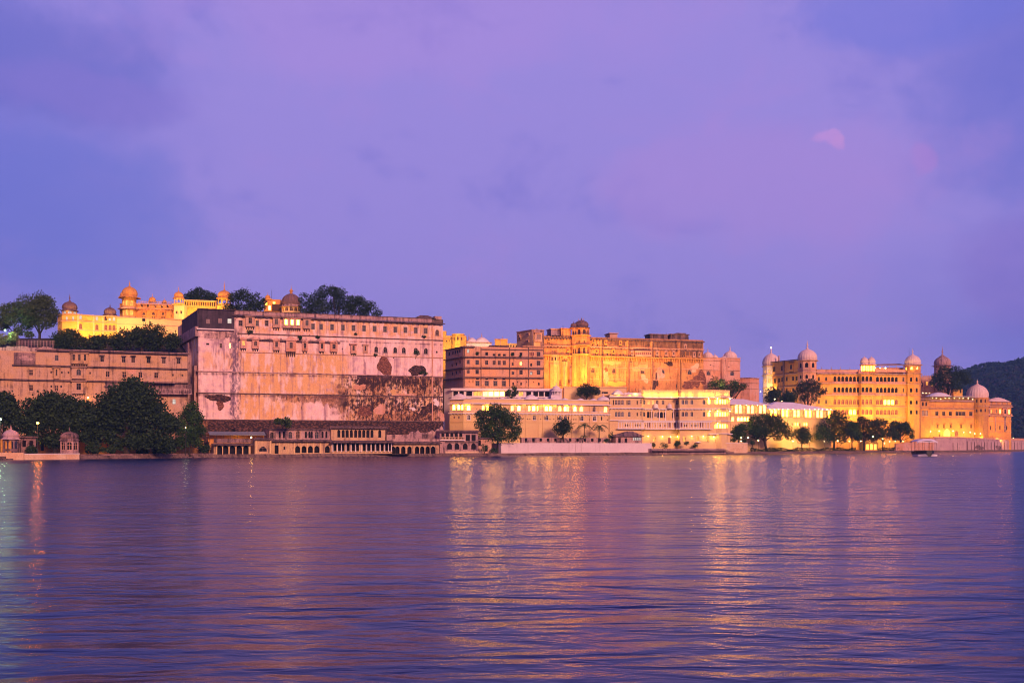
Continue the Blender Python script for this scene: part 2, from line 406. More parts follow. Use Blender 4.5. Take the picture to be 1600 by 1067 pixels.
class Bld:
    def __init__(s, name, label, cat, pts, z0, ztop, wall, depth=12, group=None, roof='soot'):
        s.pts = pts; s.z0 = z0; s.zt = ztop; s.wall = wall; s.depth = depth; s.roofm = roof
        s.F = [Fac.px(a[0], a[1], b[0], b[1]) for a, b in zip(pts, pts[1:])]
        s.holes = [[] for _ in s.F]; s.bd = .37
        mid = s.F[len(s.F) // 2]
        p = mid.w(mid.L / 2, z0)
        s.root = thing(name, label, cat, p, group)
    def i(s, px):
        for j in range(len(s.F)):
            if px <= s.pts[j + 1][0]: return j
        return len(s.F) - 1
    def fc(s, px): return s.F[s.i(px)]
    def z(s, px, py): return s.fc(px).z(px, py)
    def k(s, px): return s.fc(px).Y(px) / F
    def win(s, px, z, w, h, arch=False, pane='dark', frame='frame', bars=1, sill=False, hood=False, sur=False, sash=True):
        fc = s.fc(px); kk = s.k(px)
        H = (fc.u(px - w / 2), fc.u(px + w / 2), z - h * kk / 2, z + h * kk / 2, arch)
        s.holes[s.i(px)].append(H)
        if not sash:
            q = MB(); q.poly([fc.w(H[0] - .3, H[2] - .05, -s.bd), fc.w(H[1] + .3, H[2] - .05, -s.bd), fc.w(H[1] + .3, H[3] + .05, -s.bd), fc.w(H[0] - .3, H[3] + .05, -s.bd)]); q.build('shade_panel', M['dark'], s.root)  # near-black panel paints the shade inside an open arch
        if sash:
            mb = MB(); window_mesh(mb, fc, H, 0.0, 0, bars, sill, hood, sur)
            f = mb.build('window', M[frame], s.root)
            q = MB(); pane_mesh(q, fc, H); q.build('pane', M[pane], f)
        return H
    def row(s, pxs, ref, w, h, **kw):
        z = s.z(*ref)
        for px in pxs: s.win(px, z, w, h, **kw)
    def spans(s, p0, p1):
        for j, fc in enumerate(s.F):
            a, b = max(p0, s.pts[j][0]), min(p1, s.pts[j + 1][0])
            if b > a + 0.01: yield j, fc, fc.u(a), fc.u(b)
    def band(s, p0, p1, z, h, proj, m, name='cornice', brk=None, bh=0.8, slope=0.0, o0=0.003):
        mb = MB()
        for j, fc, u0, u1 in s.spans(p0, p1):
            e = 0.004 * j
            z0, z1 = z - h / 2 + e, z + h / 2 + e
            mb.hexa([fc.w(u0 - proj * .5, z0 - slope, proj), fc.w(u1 + proj * .5, z0 - slope, proj), fc.w(u1 + proj * .5, z1 - slope, proj), fc.w(u0 - proj * .5, z1 - slope, proj),
                     fc.w(u0, z0, o0), fc.w(u1, z0, o0), fc.w(u1, z1, o0), fc.w(u0, z1, o0)])
            if brk:
                n = max(1, int((u1 - u0) / brk))
                for q in range(n):
                    u = u0 + (q + .5) * (u1 - u0) / n
                    mb.fbox(fc, u - brk * .18, u + brk * .18, z0 - slope * .5 - bh, z0 - slope * .5 - 0.02, o0, proj * .6)
        return mb.build(name, M[m], s.root)
    def balustrade(s, p0, p1, z, h, m, o=0.25, step=0.5, name='balustrade'):
        mb = MB()
        for j, fc, u0, u1 in s.spans(p0, p1):
            mb.fbox(fc, u0, u1, z + h - .14, z + h, o - .12, o + .12); mb.fbox(fc, u0, u1, z, z + .14, o - .12, o + .12)
            n = max(2, int((u1 - u0) / step))
            for q in range(n + 1):
                u = u0 + (u1 - u0) * q / n; r = .16 if q % 6 == 0 else .08
                mb.fbox(fc, max(u0, u - r), min(u1, u + r), z + .143, z + h - .143, o - .09, o + .09)
        return mb.build(name, M[m], s.root)
    def pilaster(s, px, wpx, z0, z1, proj, m, name='pilaster'):
        mb = MB(); fc = s.fc(px); mb.fbox(fc, fc.u(px - wpx / 2), fc.u(px + wpx / 2), z0, z1, 0.004, proj)
        return mb.build(name, M[m], s.root)
    def patch(s, px, py, rx, ry, m, seed, o=0.03, name='bare_masonry', n=26, jag=0.28):
        """plaster fallen away: an uneven sheet of the masonry, standing a little proud"""
        rnd = random.Random(seed); fc = s.fc(px); kk = s.k(px); cu, cz = fc.u(px), s.z(px, py); mb = MB(); pts = []
        n = 44; har = [(rnd.uniform(.3, 1) / (h + 1), rnd.uniform(0, 6.3), h + 2) for h in range(5)]
        for q in range(n):
            a = 2 * math.pi * q / n; r = 1 + jag * sum(c_ * math.sin(f_ * a + p_) for c_, p_, f_ in har) + rnd.uniform(-jag, jag) * .16
            pts.append((cu + rx * kk * r * math.cos(a), cz + ry * kk * r * math.sin(a)))
        for q in range(n):
            a, b = pts[q], pts[(q + 1) % n]
            mb.poly([fc.w(cu, cz, o), fc.w(a[0], a[1], o), fc.w(b[0], b[1], o)])
            mb.poly([fc.w(a[0], a[1], o), fc.w(a[0], a[1], 0), fc.w(b[0], b[1], 0), fc.w(b[0], b[1], o)])
        return mb.build(name, M[m], s.root)
    def bay(s, p0, p1, zt, zb, nwin, proj=1.1, m='trim', pane='dark', roof='slab', brk=0.0, wh=0.55, wf=0.62, arch=False, frame='frame', rh=0.8, rm=None):
        """bracketed balcony window (jharokha)"""
        base = s.fc((p0 + p1) / 2); u0, u1 = base.u(p0), base.u(p1)
        fc = Fac(base.w(u0, 0, proj)[:2], base.w(u1, 0, proj)[:2]); L = fc.L; mb = MB(); hs = []
        h = zt - zb; cw = L / nwin
        for q in range(nwin):
            c = (q + .5) * cw; hs.append((c - cw * wf / 2, c + cw * wf / 2, zb + h * .30, zb + h * (.30 + wh), arch))
        fac_wall(mb, fc, 0, L, zb, zt, hs, 0, 0.35)
        for u in (0, L):
            mb.poly([fc.w(u, zb), fc.w(u, zt), fc.w(u, zt, -proj + .003), fc.w(u, zb, -proj + .003)])
        mb.poly([fc.w(0, zb), fc.w(L, zb), fc.w(L, zb, -proj), fc.w(0, zb, -proj)])
        mb.poly([fc.w(0, zt), fc.w(L, zt), fc.w(L, zt, -proj), fc.w(0, zt, -proj)])
        mb.fbox(fc, -.12, L + .12, zb + h * .22, zb + h * .26, .003, .14)
        ob = mb.build('bay_window', M[m], s.root)
        for hh in hs:
            q = MB(); window_mesh(q, fc, hh, 0, 0, 1); pane_mesh(q, fc, hh, 0, 1); q.build('window', [M[frame], M[pane]], ob)
        if brk:
            q = MB(); n = max(2, int(L / 0.75))
            for i2 in range(n):
                u = (i2 + .5) * L / n
                a, b2 = u - .16, u + .16
                q.hexa([fc.w(a, zb - .35, -.08), fc.w(b2, zb - .35, -.08), fc.w(b2, zb - .01, -.05), fc.w(a, zb - .01, -.05),
                        fc.w(a, zb - brk, -proj + .005), fc.w(b2, zb - brk, -proj + .005), fc.w(b2, zb - .01, -proj + .005), fc.w(a, zb - .01, -proj + .005)])
            q.build('bracket', M['soot'], ob)
        q = MB()
        if roof == 'slab':
            q.hexa([fc.w(-.4, zt - .15, .55), fc.w(L + .4, zt - .15, .55), fc.w(L + .4, zt, .55), fc.w(-.4, zt, .55),
                    fc.w(-.4, zt + .25, -proj + .004), fc.w(L + .4, zt + .25, -proj + .004), fc.w(L + .4, zt + .42, -proj + .004), fc.w(-.4, zt + .42, -proj + .004)])
        else:
            n = 8
            for i2 in range(n):
                a, b2 = i2 / n, (i2 + 1) / n
                za, zb2 = (zt + rh * math.sin(math.pi * a) ** .7, zt + rh * math.sin(math.pi * b2) ** .7)
                ua, ub = -.25 + a * (L + .5), -.25 + b2 * (L + .5)
                q.poly([fc.w(ua, zt - .12, .4), fc.w(ub, zt - .12, .4), fc.w(ub, zb2, 0.0), fc.w(ua, za, 0.0)])
                q.poly([fc.w(ua, za, 0), fc.w(ub, zb2, 0), fc.w(ub, zb2, -proj), fc.w(ua, za, -proj)])
            q.poly([fc.w(-.25, zt - .12, .4), fc.w(L + .25, zt - .12, .4), fc.w(L + .25, zt - .12, -proj), fc.w(-.25, zt - .12, -proj)])
        q.build('bay_roof', M[rm or m], ob)
        return ob
    def turret(s, px, wpx, z0, z1, m, n=8, rows=(), o=0.0, pane='dark', name='turret', cap=None, cols=1, frame='frame', bands=(), bm=None):
        """half-engaged polygonal tower; rows = (z, width m, height m, arch)"""
        fc = s.fc(px); kk = s.k(px); r = wpx * kk / 2
        c = fc.w(fc.u(px), z0, o); base_a = math.atan2(fc.n[1], fc.n[0])
        P = [(c[0] + r * math.cos(base_a + math.pi / n + 2 * math.pi * i2 / n), c[1] + r * math.sin(base_a + math.pi / n + 2 * math.pi * i2 / n)) for i2 in range(n)]
        mb = MB(); W = []
        for i2 in range(n):
            a, b2 = P[(i2 + 1) % n], P[i2]
            # walk so that x grows to the right seen from outside
            fa = Fac(b2, a)
            hs = []
            mid = ((a[0] + b2[0]) / 2 - c[0], (a[1] + b2[1]) / 2 - c[1])
            if mid[0] * fc.n[0] + mid[1] * fc.n[1] > 0.2 * r:
                for (z, ww, hh, ar) in rows:
                    for q in range(cols):
                        cu = fa.L * (q + .5) / cols
                        ww2 = min(ww, fa.L / cols * .72)
                        hs.append((cu - ww2 / 2, cu + ww2 / 2, z - hh / 2, z + hh / 2, ar))
            fac_wall(mb, fa, 0, fa.L, z0, z1, hs, 0, .35)
            W += [(fa, h) for h in hs]
        mb.poly([(p[0], p[1], z1) for p in P])
        for z, hh, pr in bands:
            mb.prism([(c[0] + (p[0] - c[0]) * (1 + pr / r), c[1] + (p[1] - c[1]) * (1 + pr / r)) for p in P], z - hh / 2, z + hh / 2, 1)
        ob = mb.build(name, [M[m], M[bm or m]], s.root)
        for fa, h in W:
            q = MB(); window_mesh(q, fa, h, 0, 0, 0); pane_mesh(q, fa, h, 0, 1); q.build('window', [M[frame], M[pane]], ob)
        return ob, c, r
    def done(s, base_mat=None, name='wall', sides=None):
        mb = MB()
        for fc, hs in zip(s.F, s.holes): fac_wall(mb, fc, 0, fc.L, s.z0, s.zt, hs)
        a, b = s.F[0], s.F[-1]; d = s.depth
        A0, A1 = a.w(0, 0)[:2], a.w(0, 0, -d)[:2]; B0, B1 = b.w(b.L, 0)[:2], b.w(b.L, 0, -d)[:2]
        for P, Q in ((A1, A0), (B0, B1), (B1, A1)):
            mb.poly([(P[0], P[1], s.z0), (Q[0], Q[1], s.z0), (Q[0], Q[1], s.zt), (P[0], P[1], s.zt)])
        mb.build(name, M[s.wall], s.root)
        q = MB(); pl = [fc.w(0, s.zt)[:2] for fc in s.F] + [B0, B1, A1]
        q.poly([(p[0], p[1], s.zt) for p in pl]); q.build('roof', M[s.roofm], s.root)
        return s

DOME = [(1.0, 0), (1.06, .10), (1.09, .25), (1.06, .42), (.97, .58), (.82, .74), (.60, .88), (.36, .97), (.16, 1.03), (.10, 1.08)]
def dome_on(parent, c, r, h, m, ribs=0, fin=0.35, n=32, name='dome', finm=None, ped=False):
    mb = MB(); mb.lathe(c, [(a * r, z * h) for a, z in DOME] + [(0.001, 1.10 * h)], n if not ribs else max(n, ribs * 4), 0, ribs, 0.045)
    ob = mb.build(name, M[m], parent)
    f = MB(); zt = c[2] + h * 1.05
    pr = [(.16, 0), (.20, .06), (.10, .14), (.07, .30), (.13, .38), (.13, .48), (.05, .58), (.09, .66), (.03, .76), (.015, 1.0)]
    f.lathe((c[0], c[1], zt), [(a * r * .8, z * fin * r * 2.4) for a, z in pr], 10)
    f.build('finial', M[finm or m], parent)
    return ob
def kiosk(parent, px, Y, z0, r, hc, hd, m='pale', dm='dome', n=8, mode='open', pane='litwin', ribs=0, eave=0.55, em=None, fin=0.35, name='domed_kiosk', rot=None, plinth=0.0, frame='trim'):
    """roof pavilion: columns and arches (open) or a drum with arched windows (closed), sloping eave, dome, finial"""
    X = Xof(px, Y); c = (X, Y); mb = MB()
    rot = math.atan2(-Y, -X) + math.pi / n if rot is None else rot
    P = [(X + r * math.cos(rot + 2 * math.pi * i / n), Y + r * math.sin(rot + 2 * math.pi * i / n)) for i in range(n)]
    if plinth: mb.prism([(X + (p[0] - X) * 1.12, Y + (p[1] - Y) * 1.12) for p in P], z0 - plinth, z0)
    wins = []
    for i in range(n):
        fa = Fac(P[i], P[(i + 1) % n])
        if fa.n[0] * (fa.P0[0] - X) + fa.n[1] * (fa.P0[1] - Y) < 0: fa = Fac(P[(i + 1) % n], P[i])
        g = fa.L * .15
        h = (g, fa.L - g, z0 + (0.02 if mode == 'open' else hc * .25), z0 + hc * .86, True)
        fac_wall(mb, fa, 0, fa.L, z0, z0 + hc, [h], 0, .3)
        if mode == 'open':
            mb.fbox(fa, g, fa.L - g, z0 + hc * .10, z0 + hc * .26, -.22, -.06)
        elif fa.n[1] < 0.3: wins.append((fa, h))
    mb.poly([(p[0], p[1], z0 + hc) for p in P]); mb.poly([(p[0], p[1], z0 + .02) for p in P])
    ob = mb.build(name, M[m], parent)
    for fa, h in wins:
        q = MB(); window_mesh(q, fa, h, 0, 0, 1); pane_mesh(q, fa, h, 0, 1); q.build('window', [M[frame], M[pane]], ob)
    e = MB(); E0 = [(X + (p[0] - X) * (1 + eave / r), Y + (p[1] - Y) * (1 + eave / r)) for p in P]; zz = z0 + hc
    for i in range(n):
        j = (i + 1) % n
        e.poly([(E0[i][0], E0[i][1], zz - .12), (E0[j][0], E0[j][1], zz - .12), (P[j][0], P[j][1], zz + .28), (P[i][0], P[i][1], zz + .28)])
        e.poly([(E0[i][0], E0[i][1], zz - .22), (E0[j][0], E0[j][1], zz - .22), (E0[j][0], E0[j][1], zz - .12), (E0[i][0], E0[i][1], zz - .12)])
        e.poly([(E0[i][0], E0[i][1], zz - .22), (E0[j][0], E0[j][1], zz - .22), (P[j][0], P[j][1], zz + .1), (P[i][0], P[i][1], zz + .1)])
    e.prism([(X + (p[0] - X) * .97, Y + (p[1] - Y) * .97) for p in P], zz + .1, zz + .28 + hd * .10)
    e.build('eave', M[em or dm], ob)
    dome_on(ob, (X, Y, zz + .26 + hd * .1), r * .90, hd * .9, dm, ribs, fin)
    return ob
def bangla(mb, fc, u0, u1, z, h, d, m=0, o=0.0):
    """curved, tent-like roof"""
    n, q = 12, 6
    def g(i, j):
        s, t = i / n, j / q
        return fc.w(u0 + (u1 - u0) * s, z + h * (1 - abs(2 * s - 1) ** 1.7) ** .8 * (1 - abs(2 * t - 1) ** 1.9) ** .8, o - d * t)
    for i in range(n):
        for j in range(q): mb.poly([g(i, j), g(i + 1, j), g(i + 1, j + 1), g(i, j + 1)], m, True)
def finial(mb, p, h, m=0):
    mb.lathe(p, [(h * .14, 0), (h * .16, h * .1), (h * .06, h * .25), (h * .12, h * .4), (h * .04, h * .55), (h * .07, h * .66), (.01, h)], 8, m)

# ------------------------------------------------------------------ lights
ORANGE = (1.0, 0.40, 0.025); AMBER = (1.0, 0.55, 0.07); WARM = (1.0, 0.68, 0.25); SOD = (1.0, 0.34, 0.03); GREEN = (0.62, 1.0, 0.55)
def light(px, py, Y, power, col, rad=0.35, parent=None, name='floodlight'):
    fl = name == 'floodlight' and power >= 200      # floodlights are shaded towards the lake
    d = bpy.data.lights.new(name, 'SPOT' if fl else 'POINT'); d.energy = power; d.color = col; d.shadow_soft_size = rad
    o = bpy.data.objects.new(name, d); COL.objects.link(o)
    if fl: d.spot_size = R(158); d.spot_blend = .5; o.rotation_euler = Vector((0, 1, .25)).to_track_quat('-Z', 'Y').to_euler()
    p = (Xof(px, Y), Y, Zof(py, Y))
    if parent:
        o.parent = parent; q = parent_origin(parent); p = tuple(a - b for a, b in zip(p, q))
    o.location = p
    return o
def spot(px, py, Y, tx, ty, tY, power, col, ang=75, parent=None, rad=0.3):
    d = bpy.data.lights.new('floodlight', 'SPOT'); d.energy = power; d.color = col; d.shadow_soft_size = rad; d.spot_size = R(ang); d.spot_blend = 0.6
    o = bpy.data.objects.new('floodlight', d); COL.objects.link(o)
    a = Vector((Xof(px, Y), Y, Zof(py, Y))); b = Vector((Xof(tx, tY), tY, Zof(ty, tY)))
    o.rotation_euler = (b - a).to_track_quat('-Z', 'Y').to_euler()
    if parent: o.parent = parent; a = a - Vector(parent_origin(parent))
    o.location = a
    return o
def street_lamp(px, py, Y, zb, power, label, col=WARM, bulb='bulb', r=0.28, group='lit lamps along the lakeside', arm=False):
    X, z = Xof(px, Y), Zof(py, Y)
    t = thing('street_lamp', label, 'lamp', (X, Y, zb), group)
    mb = MB(); mb.tube([(X, Y, zb), (X, Y, zb + .5), (X, Y, z - r * 1.1)], [.16, .09, .06], 8); mb.lathe((X, Y, z - r * 1.25), [(.05, 0), (r * .7, r * .2), (.05, r * .35)], 8)
    mb.build('post', M['iron'], t)
    g = MB(); g.ball((X, Y, z), r, 10); g.build('globe', M[bulb], t)
    if power: light(px, py, Y - r - .25, power, col, .2, t, 'lamp_light')
    return t
def wall_lamp(b, px, z, power, o=0.9, col=WARM, r=0.22, bulb='bulb'):
    fc = b.fc(px); p = fc.w(fc.u(px), z, o); mb = MB()
    mb.tube([fc.w(fc.u(px), z + .15, 0), fc.w(fc.u(px), z + .2, o * .7), p], [.05, .05, .04], 6, 0); mb.ball(p, r, 8, 1)
    mb.build('wall_lamp', [M['iron'], M[bulb]], b.root)
    if power:
        d = bpy.data.lights.new('lamp_light', 'POINT'); d.energy = power; d.color = col; d.shadow_soft_size = .15
        ob = bpy.data.objects.new('lamp_light', d); COL.objects.link(ob); ob.parent = b.root
        q = fc.w(fc.u(px), z - r - .1, o + r + .1); g = ORG[b.root.name]; ob.location = tuple(x - y for x, y in zip(q, g))

# ------------------------------------------------------------------ plants
def leaf_mesh(name, C, size, matl, parent, rng):
    n = len(C)
    a = rng.normal(size=(n, 3)); a /= np.linalg.norm(a, axis=1)[:, None]
    b = rng.normal(size=(n, 3)); b -= a * (a * b).sum(1)[:, None]; b /= np.linalg.norm(b, axis=1)[:, None]
    s = (size * rng.uniform(.55, 1.35, n))[:, None]
    V = np.stack([C - a * s * .62, C - b * s * .36 , C + a * s * .62, C + b * s * .36], 1).reshape(-1, 3)
    V -= np.array(parent_origin(parent))
    me = bpy.data.meshes.new(name); me.vertices.add(4 * n); me.loops.add(4 * n); me.polygons.add(n)
    me.vertices.foreach_set('co', V.astype(np.float32).ravel())
    me.loops.foreach_set('vertex_index', np.arange(4 * n, dtype=np.int32))
    me.polygons.foreach_set('loop_start', np.arange(0, 4 * n, 4, dtype=np.int32))
    me.update(calc_edges=True); me.materials.append(matl)
    ob = bpy.data.objects.new(name, me); COL.objects.link(ob); ob.parent = parent
    return ob
def tree(name, label, px, Y, zb, py_top, py_low, wpx, leaf='leaf', seed=1, lobes=None, n=3000, size=0.62, group='trees on the shore', flat=False, trunk_r=None, cat='tree', depth=0.8, spread=1.0):
    """tapered trunk and limbs, and a crown of leaf clumps; py_top/py_low bound the crown in the photo's rows"""
    rng = np.random.default_rng(seed); kk = Y / F; X = Xof(px, Y)
    zt, zl = Zof(py_top, Y), Zof(py_low, Y); cz = (zt + zl) / 2; H = zt - zl; W = wpx * kk
    t = thing(name, label, cat, (X, Y, zb), group)
    if lobes is None:
        L = []; k2 = 20
        for i in range(k2):
            a = rng.uniform(0, 2 * math.pi); q = math.sqrt(rng.uniform(0.02, 1)); e = rng.uniform(-1, 1)
            if flat: e = abs(e) * .9 - .05
            ww = math.sqrt(max(0, 1 - (e * .85) ** 2))
            rr = rng.uniform(.24, .36)
            L.append((X + q * ww * math.cos(a) * W * (.5 - rr * .62), Y + q * ww * math.sin(a) * W * (.5 - rr * .62) * depth, (zl + H * .12 + (e + .05) * H * .68) if flat else cz + e * H * (.5 - rr * .5), min(W, H * 1.3) * rr))
    else:
        L = []
        for (lx, ly, lr) in lobes:
            r = lr * kk
            for q in range(3):
                L.append((Xof(lx, Y) + rng.normal() * r * .28, Y + rng.uniform(-1, 1) * r * .9, Zof(ly, Y) + rng.normal() * r * .22, r * rng.uniform(.85, 1.15)))
    n = int(n * 1.75)
    L = np.array(L); vol = L[:, 3] ** 2.2; pick = rng.choice(len(L), n, p=vol / vol.sum())
    d = rng.normal(size=(n, 3)); d /= np.linalg.norm(d, axis=1)[:, None]
    rad = L[pick, 3] * rng.uniform(.12, 1.0, n) ** .40
    C = L[pick, :3] + d * rad[:, None] * np.array([1, 1, .85])
    # frayed edge: a few sprigs stand out
    sp = rng.random(n) < .22; C[sp] += d[sp] * (L[pick[sp], 3] * rng.uniform(.05, .38, sp.sum()))[:, None]
    C = C[C[:, 2] > zb + .3]
    leaf_mesh('crown', C, size, M[leaf], t, rng)
    mb = MB(); tr = trunk_r or max(.18, W * .028); zf = zl + H * .35
    j = lambda s: rng.normal() * s
    p1 = (X + j(W * .02), Y + j(W * .02), zb + (zf - zb) * .5); p2 = (X + j(W * .03), Y + j(W * .03), zf)
    mb.tube([(X, Y, zb - .6), (X, Y, zb + .3), p1, p2], [tr * 1.7, tr * 1.15, tr * .9, tr * .6], 8)
    for i in rng.choice(len(L), min(7, len(L)), replace=False):
        q = L[i]; mdl = tuple(p1[a] * .45 + q[a] * .55 + (0, 0, H * .04)[a] for a in range(3))
        mb.tube([p1 if i % 2 else tuple((p1[a] + p2[a]) / 2 for a in range(3)), mdl, tuple(q[:3])], [tr * .55, tr * .34, tr * .1], 6)
    mb.build('trunk', M['bark'], t)
    return t
def shrub(label, px, Y, zb, hpx, wpx, seed, leaf='leafb', n=420, size=.3, group='potted plants and shrubs', name='shrub'):
    rng = np.random.default_rng(seed); kk = Y / F; X = Xof(px, Y); h, wd = hpx * kk, wpx * kk
    t = thing(name, label, 'shrub', (X, Y, zb), group)
    L = np.array([(X + rng.uniform(-.32, .32) * wd, Y + rng.uniform(-.3, .3) * wd, zb + h * rng.uniform(.35, .75), min(wd, h) * rng.uniform(.24, .36)) for _ in range(8)])
    pk = rng.integers(0, 8, n); d = rng.normal(size=(n, 3)); d /= np.linalg.norm(d, axis=1)[:, None]
    C = L[pk, :3] + d * (L[pk, 3] * rng.uniform(.1, 1, n) ** .45)[:, None]
    C = C[C[:, 2] > zb + .05]
    leaf_mesh('foliage', C, size, M[leaf], t, rng)
    mb = MB()
    for q in range(4): mb.tube([(X, Y, zb - .1), tuple(L[q, :3])], [.07, .02], 5)
    mb.build('stem', M['bark'], t)
    return t
def palm(label, px, Y, zb, py_head, rpx, seed, fronds=15):
    rng = np.random.default_rng(seed); kk = Y / F; X = Xof(px, Y); zh = Zof(py_head, Y); r = rpx * kk
    t = thing('palm_tree', label, 'palm', (X, Y, zb), 'palms in the garden')
    mb = MB(); lean = rng.normal() * .5
    top = (X + lean, Y, zh)
    mb.tube([(X, Y, zb - .4), (X + lean * .2, Y, zb + (zh - zb) * .4), (X + lean * .6, Y, zb + (zh - zb) * .75), top], [.34, .22, .19, .16], 8); mb.build('trunk', M['bark'], t)
    f = MB()
    for i in range(fronds):
        a = 2 * math.pi * i / fronds + rng.normal() * .15; up = rng.uniform(.05, 1.0)
        pts = []
        for q in range(7):
            s = q / 6; hor = r * (s * .98) * (1 - .25 * up); z = r * (up * s * 1.1 - s * s * (.55 + .55 * up) * 1.0)
            pts.append(Vector((top[0] + hor * math.cos(a), top[1] + hor * math.sin(a), top[2] + z)))
        side = Vector((-math.sin(a), math.cos(a), 0))
        for q in range(6):
            for sg in (-1, 1):
                for hh in (0.1, .6):
                    p = pts[q].lerp(pts[q + 1], hh); p2 = pts[q].lerp(pts[q + 1], min(1, hh + .32)); l = r * .26 * (1 - .55 * abs(q / 6 - .35))
                    e = p + side * sg * l * .8 + (pts[q + 1] - pts[q]).normalized() * l * .55 + Vector((0, 0, -l * .35))
                    f.poly([tuple(p), tuple(p2), tuple(e)])
    f.build('fronds', M['leafb'], t)
    return t

# ================================================================== SETTING
mb = MB(); mb.poly([(-6000, -400, 0), (6000, -400, 0), (6000, 4000, 0), (-6000, 4000, 0)])
m, k, p = mat('lake_water')
pos = k.new('ShaderNodeNewGeometry').outputs['Position']
py_ = k.sep(pos)[1]
warp = k.mul(k.sub(k.noise(k.vs(pos, .05, .12, 1), 1.0, 2, .5), .5), 3.0)
b1 = k.noise(k.vs(pos, .12, .34, 1), 1.0, 2, .45, 1.2)
b2 = k.noise(k.vs(pos, .6, 1.3, 1), 1.0, 3, .5, .4)
b3 = k.noise(k.vs(pos, .012, .06, 1), 1.0, 3, .5)
hgt = k.add(k.mul(b1, 0.55), k.mul(b2, k.ss(py_, 160, 30, .06, .20)))
calm = k.ss(b3, .38, .62, .55, 1.25)
far = k.ss(py_, 120, 190, 1.0, 1.5)
bn = k.new('ShaderNodeBump'); bn.inputs['Distance'].default_value = 1.0
k.put(bn.inputs['Strength'], k.mul(k.mul(calm, k.mul(far, k.ss(py_, 15, 110, .72, 1.0))), 0.70)); k.put(bn.inputs['Height'], hgt)
k.l.new(bn.outputs[0], p.inputs['Normal'])
k.put(p.inputs['Base Color'], (0.003, 0.010, 0.085)); k.put(p.inputs['Roughness'], k.ss(py_, 20, 170, 0.21, 0.24)); p.inputs['IOR'].default_value = 1.33; p.inputs['Specular Tint'].default_value = (.74, .76, 1, 1)
M['water'] = m
tag(mb.build('water', M['water']), kind='structure')

# ground: one sheet behind the shore, out to the horizon
mb = MB(); XS = [(-6000, 60)] + [(-900, 250)] + [(Xof(a, b), b) for a, b in SHORE] + [(1200, 1250), (2200, 1400), (6000, 1500)]
OFF = [(0, .95), (8, 1.0), (30, 1.1), (80, 1.3), (250, 2), (900, 4), (2600, 6)]
for (xa, ya), (xb, yb) in zip(XS, XS[1:]):
    for (oa, za), (ob_, zb) in zip(OFF, OFF[1:]):
        mb.poly([(xa, ya + oa, za), (xb, yb + oa, za), (xb, yb + ob_, zb), (xa, ya + ob_, zb)])
    mb.poly([(xa, ya, -2), (xb, yb, -2), (xb, yb, .95), (xa, ya, .95)])
tag(mb.build('ground', M['earth']), kind='structure')
# stepped stone bank along the water
mb = MB()
pts = [(Xof(a, b), b) for a, b in SHORE[1:-1]]
for (xa, ya), (xb, yb) in zip(pts, pts[1:]):
    n = max(2, int(math.hypot(xb - xa, yb - ya) / 5)); f0 = Fac((xa, ya), (xb, yb))
    for q in range(n):
        ua, ub = f0.L * q / n, f0.L * (q + 1) / n; e = random.uniform(-.10, .10)
        mb.fbox(f0, ua, ub, -1, .45 + e, -.5, 1.3 + random.uniform(-.15, .15)); mb.fbox(f0, ua, ub, -1, 1.15 + e, -1.6, .3 + random.uniform(-.1, .1))
tag(mb.build('embankment', M['stone']), kind='structure')
# terrace hill on the left
mb = MB(); G = {}; rng = np.random.default_rng(3)
def hillz(x, y):
    f = min(1, max(0, (y - 386 - max(0, (x + 132) * 1.1)) / 9)); f = f * f * (3 - 2 * f)
    g = min(1, max(0, (x + 420) / 120)); g2 = min(1, max(0, (-40 - x) / 60)); b = min(1, max(0, (720 - y) / 150))
    return 1 + (40.0 + min(9.5, max(0, (y - 402) * .36))) * f * g * g2 * b
gx = [-420 + i * 7.6 for i in range(51)]; gy = [384 + i * 2.2 for i in range(20)] + [430 + i * 18 for i in range(17)]
for a in range(50):
    for b in range(len(gy) - 1):
        mb.poly([(gx[i], gy[j], hillz(gx[i], gy[j])) for i, j in ((a, b), (a + 1, b), (a + 1, b + 1), (a, b + 1))])
tag(mb.build('terrace_hill', M['earth']), kind='structure')
# far wooded hill on the right
RIDGE = [(1180, 694), (1300, 660), (1420, 612), (1495, 583), (1512, 578), (1530, 573.5), (1545, 572), (1558, 571), (1572, 567), (1585, 566), (1600, 563), (1640, 556), (1720, 552), (1850, 566), (2100, 600), (2500, 660), (2900, 694)]
def ridge(px):
    for (a, ya), (b, yb) in zip(RIDGE, RIDGE[1:]):
        if px <= b: return ya + (yb - ya) * (px - a) / (b - a)
    return 694
mb = MB(); cols = [1180 + i * 12 for i in range(144)]; rows = [(1150, 0), (1250, .22), (1380, .45), (1520, .7), (1650, .92), (1760, 1.0), (2000, .8), (2500, 0)]
HP = [[(Xof(c, 1760) * (1 + (y - 1760) / 5200), y, max(.5, (Zof(ridge(c), 1760)) * fz + (random.uniform(-4, 4) if 0 < fz < 1 else random.uniform(-1.5, 1.5)))) for y, fz in rows] for c in cols]
for a in range(len(cols) - 1):
    for b in range(len(rows) - 1): mb.poly([HP[a][b], HP[a + 1][b], HP[a + 1][b + 1], HP[a][b + 1]])
tag(mb.build('far_hill', M['earth']), kind='structure')
rng = np.random.default_rng(5)
wood = thing('hillside_wood', 'dark wooded hillside far behind the right end of the palace', 'forest', (Xof(1650, 1700), 1700, 1))
N_ = 42000; ia = rng.uniform(18, 75, N_); ib = rng.uniform(0.1, 5.4, N_)
HPa = np.array(HP); i0 = ia.astype(int); j0 = ib.astype(int); fa = (ia - i0)[:, None]; fb = (ib - j0)[:, None]
C = (HPa[i0, j0] * (1 - fa) + HPa[i0 + 1, j0] * fa) * (1 - fb) + (HPa[i0, j0 + 1] * (1 - fa) + HPa[i0 + 1, j0 + 1] * fa) * fb
